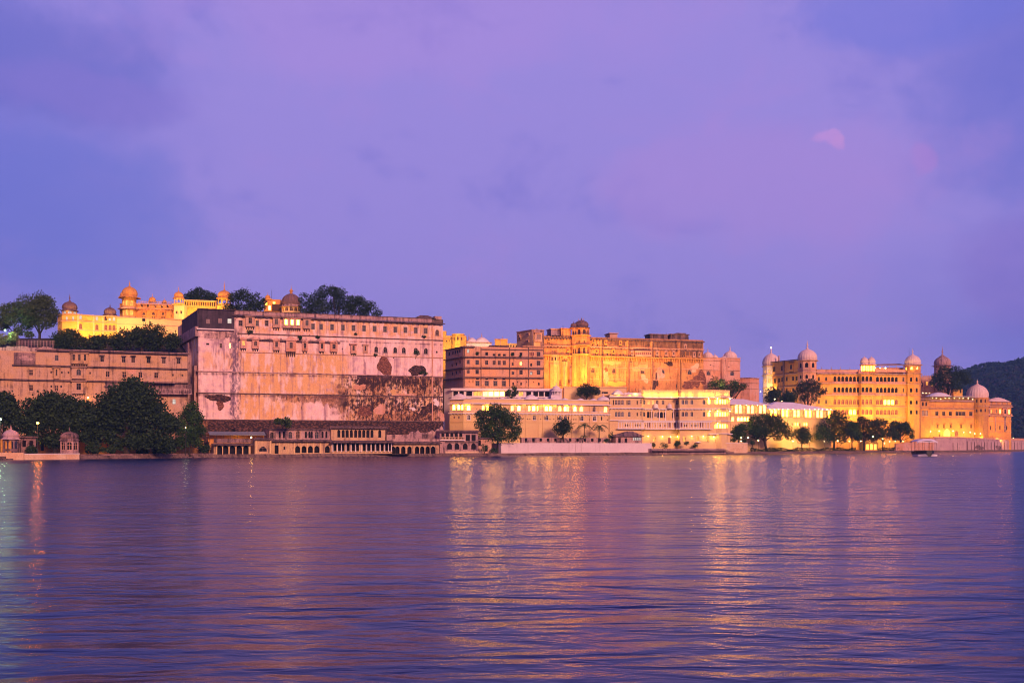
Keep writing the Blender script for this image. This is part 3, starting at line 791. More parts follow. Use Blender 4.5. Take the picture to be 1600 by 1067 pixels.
cl = np.sin(C[:, 0] * .11 + 3 * np.sin(C[:, 1] * .05)) * np.sin(C[:, 1] * .13 + C[:, 0] * .031)
C[:, 2] += rng.uniform(-1, 1, N_) + 3.0 + cl * 3.2
wl = leaf_mesh('forest_canopy', C, 4.6, M['leafwood'], wood, rng)
wood['kind'] = 'stuff'; wl['kind'] = 'stuff'

# ================================================================== THE GREAT RAMPART
FR = Fac.px(365, 385, 692, 412); 
def rampart_mat():
    m, k, p = mat('rampart_plaster')
    uv = k.new('ShaderNodeTexCoord').outputs['UV']; s = k.sep(uv); u, v = s[0], s[1]
    U = lambda px: FR.u(px) + FR.off
    Z = lambda px, py: FR.z(px, py)
    big = k.noise(uv, .11, 7, .6); med = k.noise(uv, .5, 8, .65); fine = k.noise(uv, 2.0, 6, .7); vert = k.noise(k.vs(uv, .55, .035, 1), 1.0, 7, .65)
    nu = k.add(u, k.mul(k.sub(big, .5), 9)); nv = k.add(v, k.mul(k.sub(med, .5), 4.5))
    peach = (.78, .46, .25); pinkw = (.87, .58, .51); lilac = (.74, .49, .54)
    c = k.mix(k.ss(big, .40, .60), peach, (.74, .38, .19))
    # limewash left of the drain and in the upper zone
    pk = k.mx(k.box(nu, nv, U(290), U(372), 0, 90, 2, 2), k.mul(k.box(nu, nv, U(300), U(700), Z(500, 552), Z(500, 523), 3, 1.2), .75))
    pk = k.mx(pk, k.mul(k.box(nu, nv, U(540), U(700), Z(620, 590), Z(620, 555), 3, 1.2), .95))
    pk = k.mx(pk, k.mul(k.ss(k.add(k.mul(med, .5), k.mul(big, .5)), .52, .60), .8))
    pk = k.mx(pk, k.box(nu, nv, U(455), U(530), Z(480, 656), Z(480, 628), 2, 1.2))
    c = k.mix(pk, c, k.mix(k.ss(med, .35, .65), pinkw, lilac))
    # ochre repaint of single panels
    for a, b, ta, tb in ((318, 365, 578, 552), (378, 480, 654, 626), (376, 500, 612, 584), (376, 545, 583, 552)):
        c = k.mix(k.mul(k.box(nu, nv, U(a), U(b), Z(420, ta), Z(420, tb), 1.5, 1.2), .65), c, (.76, .41, .17))
    # rain streaks everywhere, slight
    st = k.mul(k.ss(k.add(k.mul(vert, .75), k.mul(med, .25)), .49, .62), .85); c = k.mix(st, c, (.34, .19, .24))
    pale = k.mul(k.ss(k.noise(k.vs(uv, .4, .12, 1, (7, 3, 0)), 1, 6, .6), .48, .62), .75); c = k.mix(pale, c, (.88, .64, .63))
    # drain line
    dr = k.mul(k.box(k.add(u, k.mul(k.sub(med, .5), 3)), v, U(358), U(376), Z(365, 660), Z(365, 515), .8, 2), k.ss(k.add(k.mul(vert, .3), k.mul(k.noise(k.vs(uv, 1.6, .5, 1), 1, 7, .7), .7)), .44, .56))
    c = k.mix(k.mul(dr, .85), c, (.13, .08, .14))
    # great black and rust stains low on the right
    grit = k.noise(k.vs(uv, 1.0, .55, 1), 1.0, 9, .72); strk = k.noise(k.vs(uv, .75, .05, 1), 1.0, 7, .7)
    reg = k.box(k.add(nu, k.mul(k.sub(med, .5), 16)), v, U(530), U(698), Z(600, 657.5), Z(600, 586.5), 5, .4)
    reg = k.mx(reg, k.mul(k.box(nu, nv, U(425), U(530), Z(480, 628), Z(480, 617), 3, .6), .8))
    rust = k.mul(reg, k.ss(k.add(k.mul(big, .6), k.mul(grit, .4)), .40, .54))
    c = k.mix(k.mul(rust, .9), c, k.mix(k.ss(fine, .4, .6), (.30, .12, .055), (.46, .22, .10)))
    topz = k.mx(k.box(u, v, U(520), U(694), Z(600, 607), Z(600, 586.5), 3, 2.5), k.box(u, v, U(520), U(694), Z(600, 640), Z(600, 618.5), 3, 2.5))
    blk = k.mul(reg, k.ss(k.add(k.add(k.mul(grit, .66), k.mul(strk, .34)), k.add(k.mul(topz, k.mul(strk, .11)), k.mul(k.sub(big, .5), .24))), .475, .565))
    c = k.mix(k.mul(blk, .93), c, (.020, .012, .020))
    # plaster peeled from under the third ledge, ragged lower edge
    pe = k.ss(k.add(k.sub(Z(480, 617.5), v), k.mul(k.sub(k.noise(k.vs(uv, .16, .05, 1, (2, 9, 0)), 1, 6, .62), .50), -42)), 1.5, .4)
    pe = k.mul(k.mul(pe, k.ss(v, Z(480, 618.5), Z(480, 618.2), 1.0, 1.0)), k.mul(k.box(u, v, U(425), U(535), Z(480, 650), Z(480, 617.6), 4, .3), 1.0))
    c = k.mix(k.mul(pe, .9), c, k.mix(k.ss(grit, .42, .58), (.15, .065, .05), (.44, .22, .13)))
    # dark run below each ledge
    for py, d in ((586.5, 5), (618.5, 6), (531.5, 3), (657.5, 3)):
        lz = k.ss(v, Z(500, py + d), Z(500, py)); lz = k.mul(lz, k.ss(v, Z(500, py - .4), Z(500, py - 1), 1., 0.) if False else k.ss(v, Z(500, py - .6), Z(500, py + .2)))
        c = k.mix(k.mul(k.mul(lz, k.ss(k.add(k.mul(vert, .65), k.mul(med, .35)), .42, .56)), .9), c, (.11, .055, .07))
    # mould under the tin shed
    md = k.mul(k.box(nu, nv, U(318), U(372), Z(365, 531), Z(365, 516), 2, 1.5), k.ss(med, .44, .56)); c = k.mix(k.mul(md, .8), c, (.20, .12, .13))
    # foot of the wall: bare brown courses
    ft = k.ss(v, Z(500, 654.5), Z(500, 658)); ft = k.ss(v, Z(500, 658.5), Z(500, 656.5), 1.0, 0.0)
    c = k.mix(ft, c, k.mix(k.ss(grit, .42, .58), (.07, .035, .03), (.27, .13, .075)))
    hs = k.new('ShaderNodeHueSaturation'); k.put(hs.inputs['Color'], c); k.put(hs.inputs['Value'], k.ss(k.add(k.mul(fine, .6), k.mul(grit, .4)), .3, .7, .80, 1.14))
    finish(k, p, hs.outputs[0], .95, k.add(fine, k.mul(grit, 1.0)), .10)
    return m
M['rampart'] = rampart_mat()
m, k, p = mat('bare_rubble'); uv = k.new('ShaderNodeTexCoord').outputs['UV']
vo = k.voro(k.vs(uv, 1.3, 2.2, 1), 1.0); nn = k.noise(uv, 1.2, 6, .7)
finish(k, p, k.mix(k.ss(k.add(k.mul(vo, .5), k.mul(nn, .5)), .25, .62), (.34, .14, .09), (.13, .05, .04)), .95, vo, .15); M['rubble'] = m
m, k, p = mat('dark_rubble'); uv = k.new('ShaderNodeTexCoord').outputs['UV']
vo = k.voro(k.vs(uv, 1.1, 1.8, 1), 1.0); nn = k.noise(uv, .9, 7, .7)
finish(k, p, k.mix(k.ss(k.add(k.mul(vo, .4), k.mul(nn, .6)), .32, .58), (.16, .075, .06), (.035, .02, .022)), .95, vo, .15); M['rubbledark'] = m

ZT = FR.z(366, 492)
rp = Bld('rampart_palace', 'huge pink and orange rampart wall with stained lower courses and rows of small windows', 'palace', [(278, FR.Y(310) + 44), (310, FR.Y(310)), (365, 385), (675, FR.Y(675)), (692, 412)], -1, ZT, 'rampart', 55)
z1 = rp.z(489, 510.5)
for px in (489, 501.6, 518.8, 535.8, 552.3, 568.8, 585.2, 601.5, 617.7, 633.5, 649.6, 665.1): rp.win(px, z1, 4.6, 8.6, pane='glassblue', bars=1, sur=True)
rp.win(683, rp.z(683, 519.5), 5.6, 8.8, arch=True, pane='wood', sill=True)
for px, w_ in ((376, 5.2), (402, 5), (416.6, 4.4)): rp.win(px, rp.z(px, 505.3), w_, 8.6, pane='dark' if px != 402 else 'glassblue', sur=px != 402)
# upper bays
T = rp.z(390, 494.5); B = rp.z(390, 510.5)
rp.bay(383.5, 398, T, B, 1, .9, brk=1.1, wf=.38); rp.bay(426, 437, T, B, 1, .9, brk=1.1, wf=.48, pane='glassblue')
rp.bay(442, 470, T, B, 3, 1.1, brk=1.1, pane='litwhite', wf=.5); rp.bay(473.5, 485, T, B, 1, .9, brk=1.1, wf=.42, pane='glassblue')
# lower bays
T2 = rp.z(400, 531); B2 = rp.z(400, 545)
rp.bay(375.6, 385, T2, B2, 1, 1.0, 'rosy', 'litdim', 'bangla', 1.0, arch=True, wf=.5); rp.bay(393.6, 404.4, T2, B2, 1, 1.0, 'rosy', 'wood', 'bangla', 1.0, arch=True, wf=.45)
rp.bay(426.5, 437, T2, B2 - .3, 1, 1.0, 'rosy', 'dark', 'bangla', 1.3, wf=.4); rp.bay(446.5, 462, T2, B2 - .8, 1, 1.5, 'rosy', 'wood', 'bangla', 2.0, wf=.32, rh=1.6)
for a, b in ((472, 480.6), (498.5, 507), (515.5, 527)): rp.bay(a, b, T2 - .2, B2 - .3, 1, .9, 'rosy', 'dark', 'bangla', 1.1, wf=.42)
rp.bay(547.5, 556.5, rp.z(551, 538), rp.z(551, 552.5), 1, .7, 'rosy', 'dark', 'slab', .9, wf=.36)
rp.bay(567, 574.5, rp.z(570, 539), rp.z(570, 552), 1, .35, 'trim', 'dark', 'slab', 0, wf=.3)
za = rp.z(602, 546.4)
for px in (587.8, 602, 617.6, 631, 665.4): rp.win(px, za, 5.8, 9.0, arch=True, sill=True)
rp.win(649.6, za, 6.2, 9.2, arch=True)
rp.win(345, rp.z(345, 540), 3.8, 7.5, pane='wood'); rp.win(359.5, rp.z(359.5, 540), 2.6, 7.5, pane='litwin', bars=0)
rp.win(324.5, rp.z(324.5, 537.5), 5, 3, bars=0); rp.win(308.5, rp.z(309, 560) , 1.5, 22, bars=0, sash=False)
rp.win(682.5, rp.z(682.5, 550), 2.4, 3.2, bars=0, sash=False)
for px, py in ((483.6, 524), (367.5, 499), (431, 516), (535, 545), (615, 559)): rp.win(px, rp.z(px, py), 1.6, 1.6, bars=0, sash=False)
zz = rp.z(366, 492)
rp.band(365.5, 693.5, zz - .1, .35, 1.3, 'soot', 'eave', slope=.25, brk=2.2, bh=.5)
pa = rp.band(365.5, 674, zz + .85, 1.4, .25, 'mauve', 'parapet', o0=-.3); rp.band(366, 674, zz + 1.7, .22, .45, 'soot', 'parapet_coping', o0=-.5)
rp.band(372, 692, rp.z(372, 521), .35, .35, 'soot', 'ledge')
rp.band(374, 529.5, rp.z(378, 530), .5, .9, 'soot', 'ledge', slope=.15)
rp.band(374, 692.3, rp.z(378, 550), .3, .3, 'trim', 'ledge')
for py in (580.4, 613.8, 655): rp.band(303.5, 692.6, rp.fc(366).z(366, py + .9), .35, .38, 'soot' if py != 580.4 else 'mauve', 'ledge')
rp.band(326, 692.4, rp.z(366, 664), 3.6, .55, 'rubbledark', 'plinth'); rp.band(300, 692.5, rp.z(366, 681), 5.5, 1.1, 'rubbledark', 'plinth')
for i, px in enumerate((510, 527.5, 544, 560.5, 577, 593.5, 609.5, 625.5, 641.5, 657.5)): rp.pilaster(px, .9, rp.z(510, 520.5), zz - .35, .12, 'trim')
rp.pilaster(675.5, 1.6, 2, zz - .4, .35, 'rosy')
# fallen plaster
rp.patch(601, 572.5, 11.5, 14, 'rubble', 3); rp.patch(652, 579, 12.5, 9, 'rubbledark', 4); rp.patch(342, 622, 17, 6.5, 'rubbledark', 9, jag=.3); rp.patch(344, 633, 6, 7, 'rubble', 12)
rp.patch(340, 524, 20, 5.5, 'mauve', 8, jag=.35, o=.02)
for px, py, rx, ry, mm, sd_ in ((594, 640, 8, 9, 'rosy', 31), (562, 605, 9, 5, 'rosy', 32), (682, 629, 5, 4.5, 'white', 33), (645, 638.5, 5, 2.2, 'white', 34), (615, 612, 7, 3.5, 'fortpale', 35), (632, 617, 15, 1.8, 'rosy', 36), (690, 600, 1.5, 7, 'rosy', 37), (668, 640, 12, 9, 'rubbledark', 42), (570, 643, 12, 7, 'rubble', 43), (690, 650, 4, 8, 'rosy', 46)):
    rp.patch(px, py, rx, ry, mm, sd_, jag=.45, o=.025 + .002 * (sd_ % 5))
# tin shed on top of the left corner
f0 = rp.F[1]; mb = MB(); zb_, zt_ = f0.z(310, 513), f0.z(310, 483.5)
E_ = rp.F[0]
mb.fbox(f0, 0.01, f0.L + .3, zb_, zt_, -20, .5)
for q in range(26):
    u = f0.L * q / 26; mb.fbox(f0, u, u + .22, zb_ + .02, zt_ - .02, .503, .58)
mb.fbox(E_, 12, E_.L - .2, zb_, zt_ - .05, -.05, .35)
mb.fbox(f0, -.4, f0.L + .6, zt_, zt_ + .35, -21, 1.0)
sh = mb.build('tin_shed', M['tin'], rp.root)
for px, py, mm in ((325, 502.5, 'frame'), (343.8, 501.5, 'frame'), (358.5, 502, 'litpale')):
    q = MB(); uu = f0.u(px); q.fbox(f0, uu - .7, uu + .7, f0.z(px, py + 3.5), f0.z(px, py - 3.5), .59, .66); q.build('window', M[mm], sh)
mb = MB(); mb.fbox(f0, -.6, f0.L + .2, zb_ - .5, zb_ - .02, .01, 1.2); mb.build('ledge', M['white'], rp.root)
mb = MB(); mb.fbox(E_, 4, E_.L, E_.z(300, 531), E_.z(300, 516), .01, 1.2); mb.build('side_gallery', M['mauve'], rp.root)
mb = MB(); mb.fbox(E_, 30, 34, 2, zb_ - 4, .01, 1.4); mb.fbox(E_, 42, 46, 2, zb_ - 14, .01, 1.0); mb.build('buttress', M['mauve'], rp.root)
# roof pavilion on the right corner
fr = rp.F[3]; f2 = rp.F[2]; mb = MB()
mb.fbox(f2, f2.u(651), f2.u(674), zz + .1, f2.z(660, 496.8), -7, -1.2); ob = mb.build('roof_pavilion', M['trim'], rp.root)
mb = MB(); a, b = f2.u(648.5), f2.u(682); zq = f2.z(660, 496.8)
mb.hexa([f2.w(a, zq, .2), f2.w(b, zq, .2), f2.w(b - 3, zq + 1.5, -3), f2.w(a + 3, zq + 1.5, -3), f2.w(a, zq, -9), f2.w(b, zq, -9), f2.w(b - 3, zq + 1.5, -5), f2.w(a + 3, zq + 1.5, -5)]); mb.build('roof', M['soot'], ob)
mb = MB(); mb.fbox(fr, -.1, fr.L, zz + .1, zz + 1.5, -4, .3); mb.build('parapet', M['soot'], rp.root)
mb = MB(); mb.fbox(fr, 1.2, fr.L - .5, zz + 1.52, zz + 2.9, -3.5, -.2); mb.build('roof_block', M['mauve'], rp.root)
rp.done()
for i, (px, py, wd, hh) in enumerate(((649.5, 553, 11, 15), (389, 519, 12, 9), (468, 528, 9, 7), (497, 527, 8, 5), (553, 553, 9, 5), (587, 555, 11, 5), (662, 583, 14, 9), (664, 526, 12, 3.5), (556, 522, 6, 3.5))):
    fc = rp.fc(px); q = fc.w(fc.u(px), fc.z(px, py + hh / 2), .25)
    shrub(('dark bush hanging from the arched window near the right end of the rampart', 'bushy weed at the top of the drain stain on the rampart', 'weed rooted on the dark ledge beside the large rampart bay', 'weed on the ledge right of the sixth rampart bay', 'weed under the single niche window of the rampart', 'weed under the leftmost arched rampart window', 'bush on the rubble hollow low at the right of the rampart', 'weeds in a line below the last small square rampart windows', 'tuft growing under the fifth shuttered rampart window')[i], px, q[1], q[2], hh, wd, 100 + i, 'leafb', 260, .35, 'weeds rooted in the rampart', 'weed')

# ================================================================== WATERSIDE ARCADES
def arcade(name, label, pts, py0, pyt, wall, centers, wpx, arcy, depth=5, z0=.2, roof='soot', group=None, sash=False, refpx=None, backm='weather', **kw):
    fc0 = Fac.px(pts[0][0], pts[0][1], pts[1][0], pts[1][1]); r = refpx or pts[0][0]
    b = Bld(name, label, 'arcade', pts, z0, fc0.z(r, pyt), wall, depth, group, roof); b.bd = 1.5
    zc = fc0.z(r, (arcy[0] + arcy[1]) / 2)
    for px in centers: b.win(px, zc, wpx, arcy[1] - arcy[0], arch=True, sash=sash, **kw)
    return b
LK = 'lakeside arcades below the rampart'
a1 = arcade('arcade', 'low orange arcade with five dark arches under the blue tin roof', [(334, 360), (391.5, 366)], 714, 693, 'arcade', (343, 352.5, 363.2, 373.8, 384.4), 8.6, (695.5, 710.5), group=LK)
a1.band(331, 394, a1.zt + .1, .3, 1.5, 'soot', 'eave', slope=.5); a1.band(334, 391.5, a1.zt + 1.1, 1.5, .1, 'weather', 'parapet', o0=-.3)
for px in (338.5, 347.8, 357.8, 368.5, 379, 389): a1.pilaster(px, 1.3, .25, a1.zt - .3, .18, 'cream')
a1.done()
a2 = arcade('kiosk_house', 'orange lakeside pavilion with one half round window', [(398, 365), (424, 368)], 714, 685, 'arcade', (411,), 12.5, (697, 705.5), group=LK, sash=True)
a2.band(395, 426, a2.zt + .1, .4, 1.2, 'soot', 'eave', slope=.4); a2.pilaster(400, 2.6, .25, a2.zt - .3, .3, 'cream'); a2.pilaster(422.5, 2.4, .25, a2.zt - .3, .3, 'cream'); a2.band(398, 424, .9, .8, .5, 'pale', 'plinth'); a2.done()
a3 = arcade('arcade', 'two storey lakeside house with a mauve upper wall and small orange arches', [(424.3, 371), (517.5, 381)], 714, 688, 'arcade', (465, 475, 485, 495, 511.5), 7.6, (696.3, 707.5), group=LK)
a3.win(432, a3.z(432, 702), 6, 13, bars=0, sash=False); a3.win(444.5, a3.z(444, 700), 3, 5, bars=0)
a3.band(424, 518, a3.zt + .15, .35, 1.5, 'soot', 'eave', slope=.45, brk=1.6, bh=.4)
for px in (428, 437, 450, 460, 470, 480, 490, 500.5): a3.pilaster(px, 1.4, .25, a3.zt - .4, .16, 'cream')
u3 = Bld('x', 'x', 'x', [(421, 376), (516, 386)], 0, 0, 'mauve'); bpy.data.objects.remove(u3.root)   # plane of the upper storey
u3.root = a3.root; u3.z0 = a3.zt + .01; u3.zt = u3.z(424, 670.5)
for px in (453.6, 495): u3.win(px, u3.z(px, 679.5), 6, 11, arch=True, pane='glassblue')
u3.win(465.6, u3.z(465, 679), 6.4, 12, arch=True, frame='trim', sur=True, pane='wood'); u3.win(425, u3.z(425, 680), 6, 10, arch=True)
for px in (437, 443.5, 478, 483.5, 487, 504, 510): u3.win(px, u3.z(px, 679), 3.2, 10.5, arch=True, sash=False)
u3.band(421, 516, u3.zt + .1, .4, .7, 'soot', 'eave', slope=.2); u3.done(name='upper_wall')
a3.done()
# columned hall
a4 = Bld('columned_hall', 'long two storey lakeside hall with slim white columns and a row of upper arches', 'hall', [(517.6, 380), (612, 391)], .2, Fac.px(517.6, 380, 612, 391).z(518, 689), 'pale', 7, LK)
a4.bd = 1.6
ct = (523, 530, 536, 544, 552, 558.5, 569, 576, 583, 590, 597, 604, 609)
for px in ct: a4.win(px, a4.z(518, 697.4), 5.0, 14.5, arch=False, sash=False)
for px in (519.6, 526.8, 533, 540, 548, 555.2, 563.6, 572.5, 579.5, 586.5, 593.5, 600.6, 606.5, 611):
    fc = a4.fc(px); mb = MB(); c = fc.w(fc.u(px), a4.z(518, 706), .35); hh = a4.z(518, 689.5) - c[2]
    mb.lathe(c, [(.34, 0), (.34, .25), (.20, .35), (.17, hh * .6), (.16, hh - .5), (.34, hh - .3), (.36, hh - .02)], 8); mb.build('column', M['white'], a4.root)
a4.balustrade(518, 612, a4.z(518, 708.3), .75, 'cream', .45, .55)
a4.band(515, 614, a4.zt + .1, .4, 2.2, 'soot', 'eave', slope=.6, brk=1.8, bh=.5); a4.band(516, 613, a4.z(518, 711.5), 1.1, .9, 'pale', 'plinth')
u4 = Bld('y', 'y', 'y', [(517, 385), (602, 395)], 0, 0, 'arcade', 5); bpy.data.objects.remove(u4.root); u4.root = a4.root; u4.z0 = a4.zt + .02; u4.zt = u4.z(518, 666.5)
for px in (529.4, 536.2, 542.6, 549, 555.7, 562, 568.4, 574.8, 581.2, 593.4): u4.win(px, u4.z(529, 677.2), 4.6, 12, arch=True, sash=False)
u4.band(513, 606, u4.zt + .1, .45, 1.5, 'soot', 'eave', slope=.5); u4.done(name='upper_wall'); a4.done()
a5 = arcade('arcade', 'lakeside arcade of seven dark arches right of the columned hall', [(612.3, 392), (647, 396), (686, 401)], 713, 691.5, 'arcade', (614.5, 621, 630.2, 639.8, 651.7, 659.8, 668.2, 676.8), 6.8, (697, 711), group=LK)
a5.band(612, 687, a5.zt + .2, .5, 1.3, 'soot', 'eave', slope=.45); a5.band(612, 687, a5.zt + 1.0, .9, .2, 'mauve', 'parapet', o0=-.4); a5.done()
# ruined upper wall
mb = MB(); fc = Fac.px(604, 400, 694, 408); rr_ = random.Random(8); t = thing('ruined_wall', 'broken mauve wall with a ragged top above the right hand arches', 'wall', fc.w(fc.L / 2, 3)); n = 24; zs_ = [fc.z(604 + 90 * i / n, 679 - (8 if 9 < i < 24 else 0) * rr_.uniform(.3, 1) - (6 if i > 20 else 0)) for i in range(n + 1)]
for i in range(n):
    ua, ub = fc.L * i / n, fc.L * (i + 1) / n
    mb.hexa([fc.w(ua, 1, 0), fc.w(ub, 1, 0), fc.w(ub, zs_[i + 1], 0), fc.w(ua, zs_[i], 0), fc.w(ua, 1, -1), fc.w(ub, 1, -1), fc.w(ub, zs_[i + 1], -1), fc.w(ua, zs_[i], -1)])
mb.build('wall', M['mauve'], t)
mb = MB(); a, b = fc.u(659), fc.u(676); mb.fbox(fc, a, b, fc.z(660, 687), fc.z(660, 678), .01, .06); mb.build('blocked_opening', M['weather'], t)
# blue tin canopy
mb = MB(); fc = Fac.px(326, 370, 414, 378); za, zb_ = fc.z(326, 677.5), fc.z(326, 680)
t = thing('canopy', 'long blue tin canopy with a lit terrace beneath it', 'canopy', fc.w(fc.L / 2, za - 4))
mb.hexa([fc.w(0, za - .5, 2.2), fc.w(fc.L, za - .5, 2.2), fc.w(fc.L, za - .38, 2.2), fc.w(0, za - .38, 2.2), fc.w(0, za + .75, -2), fc.w(fc.L, za + .75, -2), fc.w(fc.L, za + .9, -2), fc.w(0, za + .9, -2)]); mb.build('roof', M['bluetin'], t)
mb = MB()
for q in range(9): mb.fbox(fc, fc.L * q / 8.2, fc.L * q / 8.2 + .14, za - 3.4, za - .35, 1.6, 1.75)
mb.build('posts', M['iron'], t)
mb = MB(); mb.fbox(fc, 0, fc.L, .5, za - .1, -2.3, -2.05); mb.fbox(fc, 0, fc.L, .5, za - 3.0, -2.05, 1.4); mb.build('back_wall', M['ochre'], t)
mb = MB(); mb.ball((Xof(392.5, 373), 373, Zof(683.2, 373)), .32, 10); mb.build('lamp', M['bulb'], t)
light(392.5, 684, 371.6, 190, AMBER, .25, t, 'lamp_light'); light(372, 682, 374, 60, AMBER, .25, t, 'lamp_light')

# small ruined balcony house right of the arcades
b = Bld('balcony_house', 'small ruined balcony house with two open storeys on a white base beside the round tree', 'house', [(687, 402), (747, 408)], .2, Fac.px(687, 402, 747, 408).z(688, 673), 'mauve', 7)
for px in (692, 699, 706, 713, 720): b.win(px, b.z(690, 681), 4.6, 8.5, sash=False)
for px in (702.5, 714, 727, 740): b.win(px, b.z(690, 697), 7.5, 10, arch=True, sash=False)
for px in (731, 740): b.win(px, b.z(690, 684), 6.5, 10, sash=False)
b.band(685, 762, b.zt + .1, .4, 1.4, 'soot', 'eave', slope=.4); b.band(688, 724, b.z(690, 687.5), .35, .9, 'white', 'ledge'); b.band(696, 747, b.z(690, 690.5), .3, .6, 'soot', 'ledge')
b.band(697, 747, b.z(697, 708.5), 1.9, 1.6, 'pale', 'plinth'); b.balustrade(688, 725, b.z(690, 686.5), 1.0, 'pale', .6, .6)
b.done()
b = Bld('gate_house', 'narrow weathered tower house with a dark door beside the round tree', 'house', [(747.5, 409), (768, 412)], .2, Fac.px(747, 409, 768, 412).z(748, 684), 'trim', 6)
b.win(749.5, b.z(749, 692), 4, 9, sash=False); b.win(760, b.z(760, 700), 4.5, 10, arch=True, sash=False); b.band(746, 769, b.zt, .4, .8, 'soot', 'eave', slope=.2); b.done()

# ================================================================== LONG HOUSE LOW ON THE LEFT
fA = Fac.px(21, 352, 293, 372)
lh = Bld('long_house', 'long three storey peach house with dark ledges left of the rampart', 'house', [(-60, 345), (21, 352), (70, 355.6), (293, 372)], 0, fA.z(70, 549.5), 'salmon', 18)
lh.wall = 'peach'; M['peach'] = plaster('peach_plaster', (0.56, 0.32, 0.17), (0.54, 0.33, 0.25), amt=.8, lo=.48)
zr = fA.z(159, 561); 
for px in (88.6, 159.5, 193.2, 208.1, 232, 255.9, 279.2): lh.win(px, zr, 5.8, 8.6, pane='glassblue' if px == 88.6 else 'wood' if px in (208.1, 255.9) else 'dark', hood=px not in (88.6,), frame='soot' if px in (232, 208.1) else 'frame')
zr = fA.z(168, 584.7)
for px in (48.4, 168.2, 194, 219.3, 244): lh.win(px, zr, 6.6, 9, sur=False, sill=True, frame='trim')
for px in (80, 96.5, 107, 140.6): lh.win(px, fA.z(107, 582), 3, 3.4, pane='wood', bars=0)
for px in (270, 285): lh.win(px, fA.z(270, 586), 3, 3.4, pane='wood', bars=0)
zr = fA.z(48, 606)
for px in (48.4, 88, 123.7, 200): lh.win(px, zr, 6.6, 9.5, sill=True, frame='trim', pane='dark' if px != 88 else 'wood')
for px in (80, 95.5, 114.5, 133.6): lh.win(px, fA.z(107, 604), 2.6, 3.4, bars=0)
for px, mm in ((272, 'litpale'), (138, 'litdim'), (160, 'dark')): lh.win(px, fA.z(260, 627), 5.5, 8.5, arch=mm == 'litpale', pane=mm)
for px in (272, 253, 236): lh.win(px, fA.z(260, 598) - 1.5, 4, 4, bars=0)
B_ = fA.z(124, 568.5)
lh.bay(111, 137.5, fA.z(124, 551.5), B_, 3, 1.0, 'peach', 'dark', 'slab', .9, wf=.42); lh.bay(112.5, 134, fA.z(124, 574), fA.z(124, 592), 1, 1.0, 'peach', 'glassblue', 'slab', 0, arch=True, wf=.34)
lh.bay(112.5, 134, fA.z(124, 596), fA.z(124, 615), 1, 1.0, 'peach', 'dark', 'slab', .8, wf=.34); lh.bay(84, 93, fA.z(88, 574.5), fA.z(88, 592), 1, .7, 'peach', 'dark', 'slab', 0, arch=True, wf=.3)
for py, h_, pr, mm in ((546.5, .5, 1.2, 'soot'), (571, .4, .8, 'soot'), (593.6, .4, .8, 'soot')):
    lh.band(21 if py > 550 else 58, 293, fA.z(70, py), h_, pr, mm, 'ledge', slope=.15)
lh.band(-60, 21, fA.z(21, 593), .4, .8, 'soot', 'ledge')
lh.band(58, 293, lh.zt + .55, 1.0, .2, 'mauve', 'parapet', o0=-.3)
lh.pilaster(70.5, 1.4, 0, fA.z(70, 571), .4, 'peach'); lh.pilaster(139, 1.2, 0, lh.zt - .4, .3, 'peach'); lh.pilaster(155, 1, fA.z(155, 594), fA.z(155, 572), .3, 'peach')
# balcony and dark recess
mb = MB(); u0, u1 = lh.F[2].u(219), lh.F[2].u(300); f2 = lh.F[2]; zb_ = f2.z(260, 614.5)
mb.fbox(f2, u0, u1, zb_ - .4, zb_, .01, 2.6); mb.fbox(f2, u0, u1, zb_ + 1.5, zb_ + 1.65, 2.35, 2.5); mb.fbox(f2, u0 - 2, u1 - 6, zb_ + 3.7, zb_ + 3.95, .01, 2.9)
n = 40
for q in range(n): mb.fbox(f2, u0 + (u1 - u0) * q / n, u0 + (u1 - u0) * q / n + (.2 if q % 5 else .5), zb_ + .003, zb_ + 1.497, 2.3, 2.5)
mb.build('balcony', M['mauve'], lh.root)
mb = MB(); mb.fbox(f2, u0 + 4, u1, zb_ + .05, zb_ + 3.6, .01, .08); mb.build('balcony_shade_sheet', M['weather'], lh.root)  # dark sheet painted as the shade behind the balcony
lh.patch(205, 578, 9, 5, 'rosy', 71, jag=.4); lh.patch(176, 604, 14, 7, 'weather', 72, jag=.4)
mb = MB(); f1 = lh.F[1]; mb.fbox(f1, .1, f1.L - 3, f1.z(30, 569), lh.zt - .6, .02, .3); mb.build('dark_terrace_wall', M['weather'], lh.root)
lh.patch(40, 560, 9, 4, 'mauve', 73, o=.33)
lh.done()
wall_lamp(lh, 138, fA.z(138, 621), 130, col=SOD, r=.28)
light(124, 672, 345, 420, SOD, .3, lh.root); light(65, 690, 340, 240, SOD, .3, lh.root); light(225, 690, 352, 260, ORANGE, .3, lh.root)
# terrace wall above, far left
mb = MB(); fc = Fac.px(-40, 386, 82, 389); t = thing('terrace_wall', 'low weathered terrace wall under the tall tree on the far left', 'wall', fc.w(fc.L / 2, 40)); rr_ = random.Random(4)
for q in range(22):
    ua, ub = fc.L * q / 22, fc.L * (q + 1) / 22; mb.fbox(fc, ua, ub, 36, fc.z(20, 541 + rr_.uniform(-.8, 2.5)), -.5 - .004 * (q % 3), .2 + .01 * (q % 4))
mb.build('wall', M['mauve'], t)
mb = MB(); zf = fc.z(60, 541); t2 = thing('railing', 'pale post and rail fence on the terrace beneath the tall tree', 'fence', fc.w(fc.L * .75, zf))
for q in range(26): mb.fbox(fc, fc.L * (.5 + .5 * q / 26), fc.L * (.5 + .5 * q / 26) + .12, zf - 1, zf + 2.6, -3, -2.88)
for zq in (1.0, 1.8, 2.5): mb.fbox(fc, fc.L * .5, fc.L, zf + zq, zf + zq + .1, -2.86, -2.8)
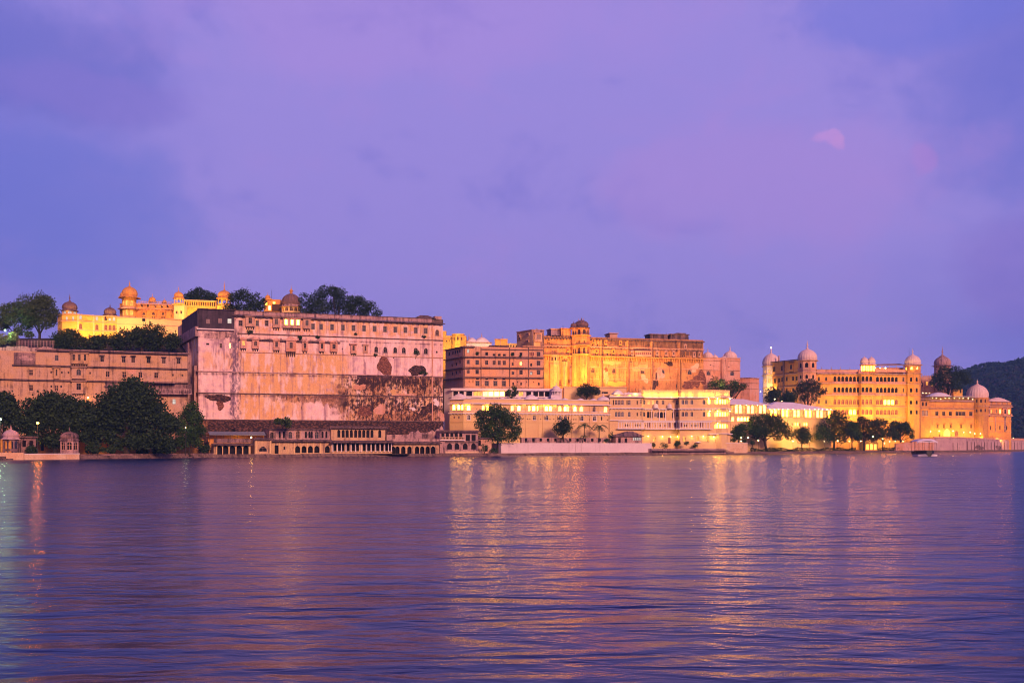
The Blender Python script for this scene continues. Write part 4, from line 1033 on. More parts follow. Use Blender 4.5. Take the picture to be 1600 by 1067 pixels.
mb.build('rails', M['mauve'], t2)

# ================================================================== LIT PALACE ON THE HILL
YH = 430
up = Bld('hill_palace_wing', 'floodlit yellow palace wing with two sooty domes on the hill', 'palace', [(90, 428), (97, 425), (121, 425), (146, 429), (200, 433)], 40, Fac.px(146, 429, 200, 433).z(150, 493.5), 'yellow', 14)
for px in (126.0, 151.3, 165.3, 172, 178, 192.6): up.win(px, up.z(151, 511), 5, 8.4, arch=True, pane='redwood', sill=True)
for px in (126, 151.3, 171.5, 178): up.win(px, up.z(151, 497.4) , 4.6, 6.5, arch=True, pane='litpale', bars=0)
for px in (165.3, 192): up.win(px, up.z(165, 497.6), 4.6, 6.5, arch=True, pane='wood', bars=0)
for px in (104, 114): up.win(px, up.z(104, 497), 3.4, 6, arch=True, pane='litpale', bars=0)
up.band(92, 200, up.z(150, 503.5), .35, .5, 'trim', 'ledge'); up.band(92, 200, up.zt, .35, .7, 'trim', 'cornice'); up.band(92, 200, up.z(150, 517), .3, .4, 'trim', 'ledge')
for px in (121.5, 146.5, 161, 184): up.pilaster(px, 2.2, 42, up.zt - .2, .35, 'cream')
kiosk(up.root, 109, 428, up.zt, 3.0 * 1.05, 2.0, 3.6, 'yellow', 'domedark', 8, 'closed', 'litpale', 16, .6, fin=.5); kiosk(up.root, 172, 433, up.zt - .8, 2.6, 1.6, 3.0, 'yellow', 'domedark', 8, 'closed', 'wood', 16, .6, fin=.25)
up.done()
for px, P in ((100, 1500), (122, 1700), (146, 1700), (168, 2100), (188, 1500)): light(px, 524, 418, P * 3.0, AMBER, .4, up.root)
light(172, 497, 424, 240, AMBER, .3, up.root)
# terrace below the tower block
b = Bld('terrace_block', 'long pale terrace wall with one small dark arch below the lit tower', 'wall', [(183, 431), (292, 440)], 40, Fac.px(183, 431, 292, 440).z(190, 495.5), 'cream', 12)
b.win(224.6, b.z(224, 499), 5.4, 6.5, arch=True, bars=0); b.band(183, 292, b.zt - .1, .35, .5, 'trim', 'coping'); b.band(183, 292, b.z(190, 506.5), .25, .3, 'trim', 'ledge'); b.done()
for px in (200, 232, 262): light(px, 516, 424, 2600, AMBER, .4, b.root)
# tower block
tb = Bld('tower_palace', 'orange lit palace block with a tall domed corner tower on the hill', 'palace', [(187, 446), (216, 446), (286, 450)], 44, Fac.px(187, 446, 216, 446).z(200, 474), 'ochre', 14)
for px in (222, 231, 243, 253, 262): tb.win(px, tb.z(230, 477.5), 3.4, 4.6, arch=True, pane='wood', bars=0)
for px in (196,): tb.win(px, tb.z(196, 478), 4, 6, arch=True, bars=0)
tb.band(215, 286, tb.z(230, 482.5), .4, .9, 'salmon', 'ledge', brk=1.4, bh=.5); tb.balustrade(216, 286, tb.zt, 1.0, 'trim', -.1, .7); tb.band(215, 286, tb.zt - .3, .4, .8, 'trim', 'cornice', brk=1.3, bh=.5)
for px in (225, 240, 255): tb.bay(px - 3.5, px + 3.5, tb.z(px, 487), tb.z(px, 495), 1, .7, 'ochre', 'wood', 'bangla', .8, arch=True)
to, c, r = tb.turret(202.5, 21, 44, tb.z(202, 466.5), 'yellow', 8, [(tb.z(202, 474.5), 1.5, 2.6, True), (tb.z(202, 489.5), 1.5, 2.6, True)], .5, 'litdim', bands=((tb.z(202, 483.5), .4, 1.9), (tb.z(202, 481.5), .6, .6), (tb.z(202, 496), .4, .5)), bm='trim')
kiosk(tb.root, 202.5, 444.5, tb.z(202, 466.5), r * 1.15, .1, 4.6, 'ochre', 'ochre', 8, 'closed', 'wood', 16, 1.6, fin=.35)
kiosk(tb.root, 192, 443, tb.z(202, 466.5), 1.2, .5, 1.6, 'ochre', 'ochre', 8, 'closed', 'wood', 0, .6, fin=.4)
kiosk(tb.root, 238, 449, tb.zt + .1, 1.5, 1.2, 1.7, 'trim', 'ochre', 8, 'open', eave=.5, fin=.5)
kiosk(tb.root, 257, 450, tb.zt + .1, .9, .7, 1.0, 'trim', 'ochre', 8, 'open', eave=.4, fin=.5)
tb.done()
light(195, 480, 438, 500, ORANGE, .3, tb.root); light(210, 480, 438, 420, ORANGE, .3, tb.root); light(203, 494, 436, 800, ORANGE, .3, tb.root); light(203, 463, 436, 260, ORANGE, .3, tb.root)
for px in (228, 246, 264): light(px, 494, 441, 800, ORANGE, .35, tb.root)
# lit kiosk tower + yellow wing
ky = Bld('kiosk_tower', 'bright yellow tower with an open lit kiosk under a small dome', 'tower', [(271.5, 444), (287, 444)], 44, Fac.px(271, 444, 287, 444).z(279, 475.5), 'cream', 5)
ky.win(276, ky.z(276, 488), 3, 4.5, bars=0, pane='wood'); ky.win(283, ky.z(283, 488), 3, 4.5, bars=0, pane='wood'); ky.band(270, 288.5, ky.zt, .4, .8, 'yellow', 'cornice')
kiosk(ky.root, 279.2, 446, ky.zt + .1, 2.05, 2.9, 2.6, 'cream', 'ochre', 8, 'open', ribs=16, eave=.8, fin=.55); ky.done()
light(279.2, 471, 446, 330, AMBER, .25, ky.root); light(279, 470, 442, 160, AMBER, .25, ky.root); light(279, 492, 437, 900, AMBER, .3, ky.root)
yw = Bld('yellow_wing', 'glowing yellow wall with a blind balustrade between two small lit domes', 'palace', [(287, 449), (338, 452)], 44, Fac.px(287, 449, 338, 452).z(300, 469.5), 'yellow', 10)
for i in range(14): yw.win(290 + i * 3.5, yw.z(300, 474.5), 1.9, 6, bars=0, sash=False)
yw.band(287, 346, yw.z(300, 481), .35, .8, 'yellow', 'ledge', brk=1.3, bh=.4); yw.band(287, 340, yw.zt, .35, .5, 'cream', 'cornice'); yw.done()
for px in (294, 308, 322, 334): light(px, 492, 440, 3200, AMBER, .35, yw.root)
kt = Bld('kiosk_tower', 'yellow tower with a large ribbed dome kiosk behind the rampart shed', 'tower', [(339, 448), (362, 448)], 44, Fac.px(339, 448, 362, 448).z(350, 477), 'yellow', 8)
kiosk(kt.root, 350.5, 450.5, kt.zt, 3.0, 3.5, 3.2, 'yellow', 'ochre', 8, 'open', ribs=16, eave=.9, fin=.65); kt.done()
light(350.5, 473, 450.5, 330, AMBER, .25, kt.root); light(350, 470, 443.5, 300, ORANGE, .25, kt.root); light(350, 485, 441, 800, ORANGE, .3, kt.root)
# small lit tower and domed pavilion peeping over the rampart
b = Bld('roof_tower', 'small lit yellow tower with a dark shuttered annexe above the rampart roof', 'tower', [(412, 446), (425, 446), (438, 446)], 44, Fac.px(412, 446, 425, 446).z(418, 468), 'ochre', 6)
b.win(421, b.z(421, 481), 4, 7, pane='litwhite', bars=0); b.win(416, b.z(416, 474), 3, 5, arch=True, pane='litwin', bars=0); b.win(428, b.z(428, 473), 4, 3.5, pane='litwin', bars=0)
mb = MB(); f2 = b.F[1]; mb.fbox(f2, f2.u(425.5), f2.u(438), b.z(430, 486), b.z(430, 476), .01, .4); mb.build('shutters', M['wood'], b.root)
b.band(411, 425, b.zt, .4, .8, 'yellow', 'cornice'); kiosk(b.root, 418.5, 448, b.zt, 1.2, .5, 1.5, 'yellow', 'ochre', 8, 'open', fin=.5); b.done()
light(418, 474, 440, 220, ORANGE, .25, b.root); light(428, 472, 440, 120, ORANGE, .25, b.root); light(419, 490, 438, 500, ORANGE, .25, b.root)
dp = Bld('domed_pavilion', 'pavilion with a big purple grey dome and lit yellow drum above the rampart roof', 'pavilion', [(441, 441), (468, 441)], 44, Fac.px(441, 441, 468, 441).z(454, 486), 'cream', 8); dp.done()
mb = MB(); mb.tube([(Xof(424.5, 447), 447, Zof(486, 447)), (Xof(424.5, 447), 447, Zof(453, 447))], [.12, .05], 5); mb.build('mast', M['iron'], b.root)
kiosk(dp.root, 455, 445, dp.z(454, 488.5), 4.3, 3.0, 5.6, 'cream', 'domedark', 12, 'closed', 'wood', 24, .9, em='mauve', fin=.06)
mb = MB(); cz = dp.z(454, 458.5); q = (Xof(455, 445), 445, cz); mb.lathe(q, [(.75, 0), (.62, .3), (.62, 1.5), (.95, 1.6), (.85, 1.85), (.3, 2.4), (.12, 2.9), (.16, 3.1), (.05, 3.6), (.01, 4.6)], 10); mb.build('lantern', M['ochre'], dp.root)
for px in (444, 455, 466): light(px, 484.5, 436.5, 130, AMBER, .25, dp.root)
light(438, 482, 440, 200, ORANGE, .25, dp.root); light(472, 482, 440, 200, ORANGE, .25, dp.root)

# ================================================================== MIDDLE: HOUSES BEHIND
yb = Bld('turret_house', 'floodlit yellow house with a many sided turret right of the rampart', 'house', [(690, 520), (728, 520)], 20, Fac.px(690, 520, 728, 520).z(700, 524.5), 'yellow', 10)
yb.turret(716, 19, 20, yb.z(716, 522), 'yellow', 8, [(yb.z(716, 530), 1.0, 1.6, False)], .5, 'wood', bands=((yb.z(716, 523), .4, .4),), bm='cream'); yb.win(698, yb.z(698, 533), 2.2, 2.5, bars=0); yb.win(702, yb.z(702, 532), 1.5, 2, bars=0, sash=False)
mb = MB(); f0 = yb.F[0]; mb.fbox(f0, f0.u(691), f0.u(697), yb.zt + .01, yb.z(694, 517), -4, -.4); mb.build('roof_block', M['yellow'], yb.root); yb.band(690, 706, yb.z(700, 529), .3, .5, 'trim', 'ledge'); yb.done()
for px in (694, 706, 720): light(px, 540, 509, 2400, AMBER, .4, yb.root)
b = Bld('tent_roofed_hall', 'white hall with two curved tent roofs and finials behind the five storey house', 'hall', [(727, 525), (768, 527)], 20, Fac.px(727, 525, 768, 527).z(740, 535), 'white', 12)
mb = MB(); f0 = b.F[0]; bangla(mb, f0, f0.u(729), f0.u(748), b.zt, 3.1, 9); bangla(mb, f0, f0.u(741), f0.u(767), b.zt, 3.4, 9, o=.3); mb.build('tent_roof', M['white'], b.root)
for px, py in ((729.5, 529), (734, 527), (754, 525.5)):
    mb = MB(); fz = b.z(px, py + 1); finial(mb, f0.w(f0.u(px), fz, -4), 2.6); mb.build('finial', M['trim'], b.root)
b.band(727, 768, b.zt, .4, .6, 'trim', 'cornice'); b.done(); light(745, 541, 515, 1200, WARM, .4, b.root)
b = Bld('block_tower', 'small floodlit yellow block tower behind the roof of the five storey house', 'tower', [(773, 530), (793, 530)], 20, Fac.px(773, 530, 793, 530).z(780, 530), 'yellow', 8)
b.band(773, 793, b.zt, .35, .4, 'trim', 'cornice'); b.pilaster(782, 1.2, 22, b.zt - .3, .3, 'trim'); mb = MB(); f0 = b.F[0]; finial(mb, f0.w(f0.u(785.5), b.zt, -2), 2.0); mb.build('finial', M['trim'], b.root); b.done(); light(780, 541, 520, 1600, AMBER, .4, b.root)
b = Bld('balustrade_terrace', 'lit balustraded terrace wall left of the pale fort tower', 'wall', [(793, 528), (812, 528)], 20, Fac.px(793, 528, 812, 528).z(800, 537), 'cream', 8)
for i in range(7): b.win(795 + i * 2.4, b.z(800, 541.5), 1.3, 5, bars=0, sash=False)
b.band(793, 812, b.zt, .35, .4, 'cream', 'coping'); b.done(); light(801, 549, 520, 1100, AMBER, .35, b.root)

# ------------------------------------------------------------------ five storey house
fv = Bld('five_storey_house', 'five storey orange house with dark ledges and drainpipes above the white terrace', 'house', [(696, 492), (724.6, 474), (751.5, 475), (796, 477), (825.7, 478), (848.6, 479)], 1, Fac.px(724.6, 474, 751.5, 475).z(730, 541.5), 'salmon', 16)
Z5 = lambda py: fv.F[1].z(731, py)
for px in (745.6, 760.4, 801, 814): fv.win(px, Z5(552.5), 4.6, 5.5, bars=0)
for px in (772, 780, 788): fv.win(px, Z5(554), 4.6, 3.6, bars=0)
fv.win(731.6, Z5(548.5), 3.8, 6, arch=True, pane='litpale'); fv.win(841.4, Z5(552), 4.6, 6.5, sur=True)
for px in (828.2, 830.8, 833.2): fv.win(px, Z5(552), 1.8, 5.5, pane='redwood', bars=0)
for px in (745.6, 760.4, 772, 780, 788, 841.4): fv.win(px, Z5(566.3), 4.7, 6.8, pane='glassblue' if px == 745.6 else 'wood' if px > 770 and px < 800 else 'dark', sur=px in (745.6, 841.4))
fv.win(731.6, Z5(565.5), 3.6, 6.5, arch=True, pane='glassblue', sur=True); fv.win(801, Z5(568), 3, 4.6); fv.win(814, Z5(567), 3.6, 5.2, pane='litwin', sur=True); fv.win(830, Z5(569), 3, 4.6)
for px in (745.6, 814, 841.4): fv.win(px, Z5(581), 4.5, 6.5, sur=True)
fv.win(731.6, Z5(580.5), 3.6, 6, arch=True, pane='wood', sur=True)
for px in (801.5, 830): fv.win(px, Z5(582.5), 3, 4.4, pane='litpale' if px == 830 else 'glassblue', sur=True)
for px in (746, 760.6, 774, 787.4): fv.win(px, Z5(599), 5.6, 8, pane='glassblue', sur=True); fv.win(px, Z5(591.6), 4.8, 3, pane='dark', bars=0)
for px in (801.8, 814.2, 842): fv.win(px, Z5(599), 2.4, 4.4, bars=0)
for px in (733, 739, 809, 823, 834): fv.win(px, Z5(596), 1.2, 2.2, bars=0, sash=False)
for px, py in ((702, 553), (707.5, 551.6), (711.2, 550.5), (714.5, 549.5), (718.3, 548.5), (706, 571), (713, 569), (718.5, 566), (707, 584), (713, 582), (718.5, 581)): fv.win(px, fv.F[0].z(px, py), 2.2, 5, bars=0)
for py in (557.4, 574.2, 589.4): fv.band(695, 849.5, Z5(py), .55, .9, 'soot', 'ledge', slope=.2)
fv.band(724.6, 848.6, Z5(604.5), .35, .4, 'trim', 'ledge')
for px in (726, 751.6, 796.3, 825.7): fv.pilaster(px, .9, 2, fv.zt - .2, .3, 'soot', 'drainpipe')
for px in (807.8,): fv.pilaster(px, .6, 2, Z5(574), .25, 'soot', 'drainpipe')
fv.band(723.5, 740, fv.zt + .1, .5, 1.1, 'soot', 'eave', slope=.3); fv.band(696, 724.6, fv.zt, .5, .9, 'soot', 'eave', slope=.2)
f2 = fv.F[2]; mb = MB(); mb.fbox(f2, f2.u(765), f2.u(795), Z5(540.0), Z5(539), -9, .4); mb.build('canopy_roof', M['soot'], fv.root)
mb = MB()
for px in (765.5, 772, 779, 786, 793.8): mb.fbox(f2, f2.u(px), f2.u(px) + .3, fv.zt + .01, Z5(540.03), -.5, -.2)
mb.build('canopy_posts', M['frame'], fv.root); mb = MB(); mb.fbox(f2, f2.u(768), f2.u(794), fv.zt + .02, Z5(540.04), -8, -5); mb.build('roof_room', M['weather'], fv.root)
fv.band(752, 848, Z5(545.6), .35, .5, 'soot', 'eave'); f4 = fv.F[4]; mb = MB(); mb.fbox(f4, 0.3, f4.L, fv.zt - .4, Z5(544) + .9, -8, .15); mb.fbox(f4, -3, f4.L + .6, Z5(544) + .91, Z5(544) + 1.4, -8, .9); mb.build('roof_room', M['salmon'], fv.root)
fv.done()
light(772, 606, 470, 700, ORANGE, .35, fv.root); light(835, 606, 473, 700, ORANGE, .35, fv.root); light(745, 606, 468, 500, ORANGE, .35, fv.root); light(860, 600, 480, 900, ORANGE, .35, fv.root)
for px, py, s_ in ((746, 552, 61), (801, 553, 62), (813.5, 556, 63)):
    fc = fv.fc(px); q = fc.w(fc.u(px), Z5(py + 2.5), .5); shrub({61: 'plant on the top floor window at the left of the five storey house', 62: 'plant on the roof ledge just right of the middle of the five storey house', 63: 'plant on the roof ledge below the right roof room of the five storey house'}[s_], px, q[1], q[2], 5, 5, s_, n=160, size=.35)

# ================================================================== OLD FORT PALACE
f10 = Fac.px(848, 500, 1099, 521)
pt = Bld('pale_fort_tower', 'pale square fort tower with a dark weathered right face', 'tower', [(807.5, 508), (831, 497), (850, 499)], 1, Fac.px(831, 497, 850, 499).z(835, 515.5), 'fortpale', 12)
f0, f1 = pt.F
pt.bay(835.5, 846, f1.z(835, 520), f1.z(835, 534), 1, .8, 'trim', 'frame', 'slab', 0)
mb = MB(); mb.fbox(f1, 0.05, .9, 20, pt.zt - .1, .01, .1); mb.fbox(f1, f1.L - 2, f1.L - .1, 20, pt.zt - .1, .01, .1); mb.build('rain_stain_strip', M['weather'], pt.root)
for px, py in ((811.5, 526), (813, 530), (826, 523), (825.5, 534)): pt.bay(px - 1.6, px + 1.6, f0.z(px, py - 2.5), f0.z(px, py + 1), 1, .5, 'trim', 'wood', 'slab', 0)
pt.band(807, 851, pt.zt, .4, .4, 'mauve', 'coping'); pt.patch(842, 518, 7, 4, 'mauve', 91); pt.done()
light(820, 560, 482, 1500, AMBER, .5, pt.root)
fp = Bld('fort_palace', 'tall old orange fort palace with buttresses, corbelled galleries and a domed tower', 'palace', [(850.2, 500), (892, 503.6), (921, 506), (980, 511), (1018.5, 514.2), (1062, 518), (1099, 521)], 1, f10.z(920, 526.5), 'fort', 22)
Zf = lambda py, px=920: f10.z(px, py)
za = Zf(578.5)
for px, pn in ((926.6, 'wood'), (959.4, 'wood'), (1003.8, 'wood'), (1035.5, 'glassblue'), (1077.7, 'glassblue')): fp.win(px, f10.z(px, 578.8 + (px - 926) * .018), 5.4, 7, arch=True, pane=pn, sur=True)
for px in (1034, 1078): pass
# small openings and loops
rr_ = random.Random(12)
for a, bb, py in ((853, 890, 526), (853, 890, 543), (924, 936, 538.5), (942, 976, 553), (983, 990, 552), (1022, 1060, 556), (1064, 1075, 556)):
    n = int((bb - a) / 4.6)
    for i in range(n):
        px = a + 2 + (bb - a - 4) * i / max(1, n - 1) if n > 1 else (a + bb) / 2
        fp.win(px, f10.z(px, py + (px - 920) * .02), 1.5, 2.4, bars=0, arch=i % 2 == 0, sash=False)
for px in (1063.8, 1066.6, 1069.6): fp.win(px, f10.z(px, 555.5), 1.7, 3.6, bars=0)
for a, bb in ((856, 861), (863, 868), (870, 875)):
    for py in (525.5, 541.5): fp.win((a + bb) / 2 + 6, f10.z(870, py), 4.2, 1.4, bars=0, sash=False)
# ledges, corbels and cornices, straight along the front
fp.band(850, 1101, fp.zt - .9, .5, .9, 'soot', 'eave', brk=1.5, bh=.5, slope=.2)
fp.band(850, 1099, Zf(542), .45, .7, 'trim', 'ledge', brk=1.6, bh=.4); fp.band(850, 1099, Zf(544.6), .3, .35, 'soot', 'ledge')
fp.band(850, 1099, Zf(557), .6, 1.5, 'ochre', 'corbelled_ledge', brk=1.25, bh=1.6); fp.band(921, 1099, Zf(573.5), .3, .35, 'trim', 'ledge'); fp.band(921, 1099, Zf(592), .25, .25, 'trim', 'ledge')
mb = MB()
for j, fc, u0, u1 in fp.spans(850, 1099):                          # upper storeys stand out over the corbels
    n = max(2, int((u1 - u0) / 2.2))
    for q in range(n):
        for (za_, zb_) in ((Zf(555.3), Zf(545.6)),):
            u = u0 + (q + .5) * (u1 - u0) / n; mb = MB(); mb.fbox(fc, u - .12, u + .12, za_, zb_, .004, .22); mb.build('pilaster_strip', M['ochre'], fp.root)
for px, py in ((927, 533), (932, 549), (946, 535), (958, 549), (969, 535), (987, 551), (1026, 550), (1040, 550), (1052, 550), (1070, 539), (1084, 551), (1092, 551), (857, 533), (887, 548)):
    fp.bay(px - 2.2, px + 2.2, Zf(py - 4), Zf(py + 3.5), 1, .7, 'trim' if px > 980 else 'ochre', 'wood', 'bangla', .7, arch=True, wf=.5, rh=.5)
for px, wd, pr, mm in ((892.5, 3, 1.2, 'fort'), (938.4, 3.0, 1.3, 'fort'), (981, 3.4, 1.6, 'fort'), (1018, 3.2, 1.6, 'fort'), (1061, 3.4, 1.3, 'fort')): fp.turret(px, wd * 1.9, 1, fp.zt - .5, mm, 8, (), -.4, name='buttress_tower')
for px, wd in ((938.9, .8), (980.2, 1.2), (1017.6, 1.2), (1061.5, .7)): fp.pilaster(px + 1.9, wd, 30, fp.zt - 1, .75, 'soot', 'dark_strip')  # narrow dark upright near the right edge of each buttress
# lower bulge at the left
fp.turret(866, 18, 1, Zf(554.5, 866), 'fortpale', 10, [(Zf(561, 866), .8, 1.8, False)], -.8, bands=((Zf(569, 866), .3, .3),), bm='trim', name='round_bastion')
fp.turret(882, 12, 1, Zf(555.5, 882), 'fortpale', 10, [(Zf(562.5, 882), 1.1, 1.8, True)], -.8, name='round_bastion')
# dark plates painted as the shade in the shaft and cleft
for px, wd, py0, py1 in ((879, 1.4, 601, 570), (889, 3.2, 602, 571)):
    mb = MB(); fc = fp.fc(px); mb.fbox(fc, fc.u(px - wd / 2), fc.u(px + wd / 2), fc.z(px, py0), fc.z(px, py1), 2.45, 2.6); mb.build('cleft_shade', M['weather'], fp.root)
# domed tower
rows = [(Zf(519.5, 906), 1.5, 2.6, True), (Zf(535, 906), .7, 1.4, True), (Zf(548.5, 906), 1.4, 3.2, True)]
tw, c, r = fp.turret(908.5, 23, 1, Zf(513, 908), 'fort', 8, rows, 1.0, 'wood', bands=((Zf(525, 908), .5, .9), (Zf(541, 908), .5, 1.0), (Zf(543.5, 908), .3, .5), (Zf(555, 908), .9, .9)), bm='ochre', name='domed_tower', cols=1)
t2, c2, r2 = fp.turret(896.5, 9, 1, Zf(513, 896), 'fort', 8, [(Zf(521, 896), .8, 2, True), (Zf(549, 896), .8, 2.4, True)], 1.2, 'wood', bands=((Zf(525, 896), .5, .5), (Zf(541, 896), .5, .5)), bm='ochre', name='stair_tower')
kiosk(fp.root, 908.5, c[1], Zf(513, 908), r * .98, .1, 3.5, 'ochre', 'domedark', 8, 'closed', 'wood', 16, 1.0, em='soot', fin=.16); kiosk(fp.root, 896.5, c2[1], Zf(513, 896), 1.7, .3, 2.0, 'ochre', 'domedark', 8, 'closed', 'wood', 0, .6, fin=.3)
for px in (904.5, 909, 911.5): 
    mb = MB(); finial(mb, (Xof(px, c[1]), c[1], Zf(502.5, 908)), 1.8); mb.build('finial', M['ochre'], fp.root)
# white and red balcony
fc = fp.fc(1004); z0b, z1b = fc.z(1004, 557), fc.z(1004, 548.5)
fp.bay(991, 1016.5, z1b, z0b, 8, 1.3, 'trim', 'redwood', 'slab', .9, wf=.66, wh=.5, arch=True)
for a, bb, p0_, p1_ in ((1021, 1059, 543.5, 532), (1064, 1098, 544, 533), (984, 1016, 541, 530), (942, 977, 540, 531.5), (1064, 1098, 556, 547.5)):
    fc = fp.fc((a + bb) / 2); mb = MB(); mb.fbox(fc, fc.u(a), fc.u(bb), fc.z((a + bb) / 2, p0_), fc.z((a + bb) / 2, p1_), .005, .05); n = int((bb - a) / 2.2)
    for q in range(n): u = fc.u(a) + (fc.u(bb) - fc.u(a)) * (q + .5) / n; mb.fbox(fc, u - .1, u + .1, fc.z(bb, p0_) + .2, fc.z(a, p1_) - .2, .052, .3)
    mb.build('screen_panel', M['fortdark'], fp.root)
# roof line structures
for a, bb, pt_, mm, d0 in ((863, 877, 514, 'mauve', -2), (877, 892, 514, 'fort', 0), (956, 968, 520.5, 'trim', -3), (1018, 1046, 522.5, 'weather', -2), (1049, 1078, 522.5, 'weather', -2), (1064, 1076, 520, 'weather', -5)):
    fc = fp.fc((a + bb) / 2); mb = MB(); ua, ub = fc.u(a), fc.u(bb); zz2 = fc.z((a + bb) / 2, pt_)
    mb.fbox(fc, ua, ub, fp.zt + .01, zz2, d0 - 7, d0 - .1); mb.fbox(fc, ua - .5, ub + .5, zz2 + .003, zz2 + .4, d0 - 7.5, d0 + .5); mb.build('roof_room', M[mm], fp.root)
for px in (881.5, 885, 888.5): fp.win(px, Zf(523, 885), 1.8, 4.5, bars=0)
mb = MB()
for px, py in ((1046, 519), (1054, 520.5), (1081, 524.5), (883.5, 507)):
    fc = fp.fc(px); mb.tube([fc.w(fc.u(px), fp.zt, -4), fc.w(fc.u(px), fc.z(px, py), -4)], [.16, .1], 6)
mb.build('roof_masts', M['iron'], fp.root)
fp.patch(947, 587, 4, 11, 'rosy', 51, jag=.4); fp.patch(947, 577, 3, 4, 'rubble', 57, jag=.4, o=.05)
for px, py, rx, ry, mm, s_ in ((1024, 598, 4, 13, 'rubbledark', 52), (1059, 602, 3, 7, 'rubbledark', 53), (1093, 592, 8, 15, 'rubble', 54), (1076, 601, 10, 7, 'rubble', 55), (1007, 592, 6, 5, 'pale', 56), (964, 600, 12, 5, 'yellow', 58), (874, 598, 16, 5, 'rubble', 59), (1045, 568, 7, 3, 'rubbledark', 60), (1048, 566, 2.4, 8, 'rubbledark', 65), (985, 562, 2, 5, 'soot', 66), (1030, 585, 9, 8, 'rosy', 67), (1085, 575, 7, 6, 'pale', 68), (1000, 575, 10, 6, 'fortpale', 69), (955, 566, 11, 5, 'fortpale', 70)): fp.patch(px, py, rx, ry, mm, s_, jag=.42, o=.02 + .002 * (s_ % 5))
fp.done()
for px, P in ((862, 2200), (880, 1600), (902, 3000), (918, 3000), (932, 2600), (950, 3000), (966, 3000), (990, 1800), (1008, 1800), (1030, 1500), (1048, 1500), (1070, 1400), (1090, 900)):
    spot(px, 608, 484, px, 550, 508, P * (11 if px < 985 else 8), ORANGE if px < 985 else (1., .5, .16), 88, fp.root)
# pink wing with domes
pw = Bld('pink_wing', 'pinkish palace wing with small domes and two arched windows right of the fort palace', 'palace', [(1099.2, 523), (1124, 525), (1156.5, 527)], 1, Fac.px(1099, 523, 1124, 525).z(1110, 559), 'rosy', 14)
Zp = lambda py: pw.F[0].z(1110, py)
for px in (1107, 1144): pw.win(px, Zp(583), 5.2, 6.6, arch=True, pane='glassblue', sur=True)
for px, py in ((1110, 570), (1113, 587), (1139, 573)): pw.win(px, Zp(py), 1.6, 1.8, bars=0, sash=False)
for py in (563, 578): pw.band(1099.2, 1157, Zp(py), .35, .5, 'trim', 'ledge')
pw.band(1099.2, 1157, pw.zt, .35, .4, 'trim', 'coping'); pw.turret(1131, 11, 1, Zp(561), 'rosy', 10, (), .2); pw.done()
def dome_at(bd, px, Y, z, wpx, hpx, m='dome', ribs=16, fin=.35):
    kk = Y / F; return dome_on(bd.root, (Xof(px, Y), Y, z), wpx * kk / 2, hpx * kk, m, ribs, fin)
dome_at(pw, 1106, 530, pw.zt - .2, 15, 11); dome_at(pw, 1117, 530, pw.zt - .2, 9, 6.5); dome_at(pw, 1131, 527, Zp(561), 10, 5); dome_at(pw, 1140.7, 533, pw.zt - .2, 20, 13)
light(1128, 600, 512, 2600, (1, .55, .25), .5, pw.root)
b = Bld('tan_bastion', 'plain rounded pinkish tan wall between the tree and the bright white tower', 'wall', [(1140, 545), (1156, 537), (1172, 535), (1186, 540)], 1, Fac.px(1156, 537, 1172, 535).z(1165, 590.5), 'rosy', 10)
b.band(1140, 1187, b.zt, .35, .5, 'mauve', 'coping'); b.band(1140, 1186, b.z(1165, 598), .25, .3, 'trim', 'ledge'); b.band(1140, 1186, b.z(1165, 607), .25, .3, 'trim', 'ledge'); b.done()

# ================================================================== LAKESIDE HOTEL
wt = Bld('white_terrace', 'long white open terrace building with a glowing middle below the five storey house', 'terrace', [(694, 462), (707, 458), (862, 462), (878, 462)], 1, Fac.px(707, 458, 862, 462).z(710, 606.3), 'white', 10, roof='whiteroof')
f1 = wt.F[1]; Zw = lambda py: f1.z(720, py)
for i, px in enumerate((712, 721, 733, 743, 750, 758.5, 767, 776, 784.5, 793, 803, 814, 826, 837, 846, 855)):
    wt.win(px, Zw(615.0), 7.4 if i != 2 else 9, 7.2, bars=0, sash=px in (758.5, 767, 776, 784.5, 743, 750, 814), pane={758.5: 'litwin', 767: 'litwhite', 776: 'litwhite', 784.5: 'litwhite', 743: 'litdim', 750: 'litdim', 814: 'litdim'}.get(px, 'dark'), frame='white')
wt.band(706, 876, Zw(608.6), .9, 1.4, 'white', 'flat_eave'); wt.band(706, 876, Zw(620), .5, .8, 'white', 'ledge'); wt.done()
light(776, 615.5, 455, 300, AMBER, .25, wt.root); light(764, 615.5, 455, 160, AMBER, .25, wt.root); light(715, 628, 452, 160, WARM, .3, wt.root)
b = Bld('cream_hut', 'flat cream outbuilding behind the dark bushy tree on the hotel roof', 'house', [(881, 470), (905, 470), (931, 471), (979, 473)], 1, Fac.px(881, 470, 905, 470).z(890, 604.5), 'cream', 8)
b.band(881, 979, b.zt, .3, .5, 'cream', 'coping'); b.win(934, b.z(934, 611), 9, 9, arch=True, pane='glassblue'); b.win(945, b.z(945, 613.5), 10, 3, bars=0); b.done(); light(890, 612, 461, 420, AMBER, .3, b.root); light(962, 613, 462, 300, AMBER, .3, b.root)
b = Bld('small_white_kiosk', 'small white domed kiosk on the left hotel roof beside the dark bushy tree', 'kiosk', [(861, 455), (877, 455)], 1, Fac.px(861, 455, 877, 455).z(869, 617), 'white', 5)
b.done(); kiosk(b.root, 869, 458, b.zt, 2.0, 1.9, 2.1, 'white', 'white', 8, 'open', fin=.4)

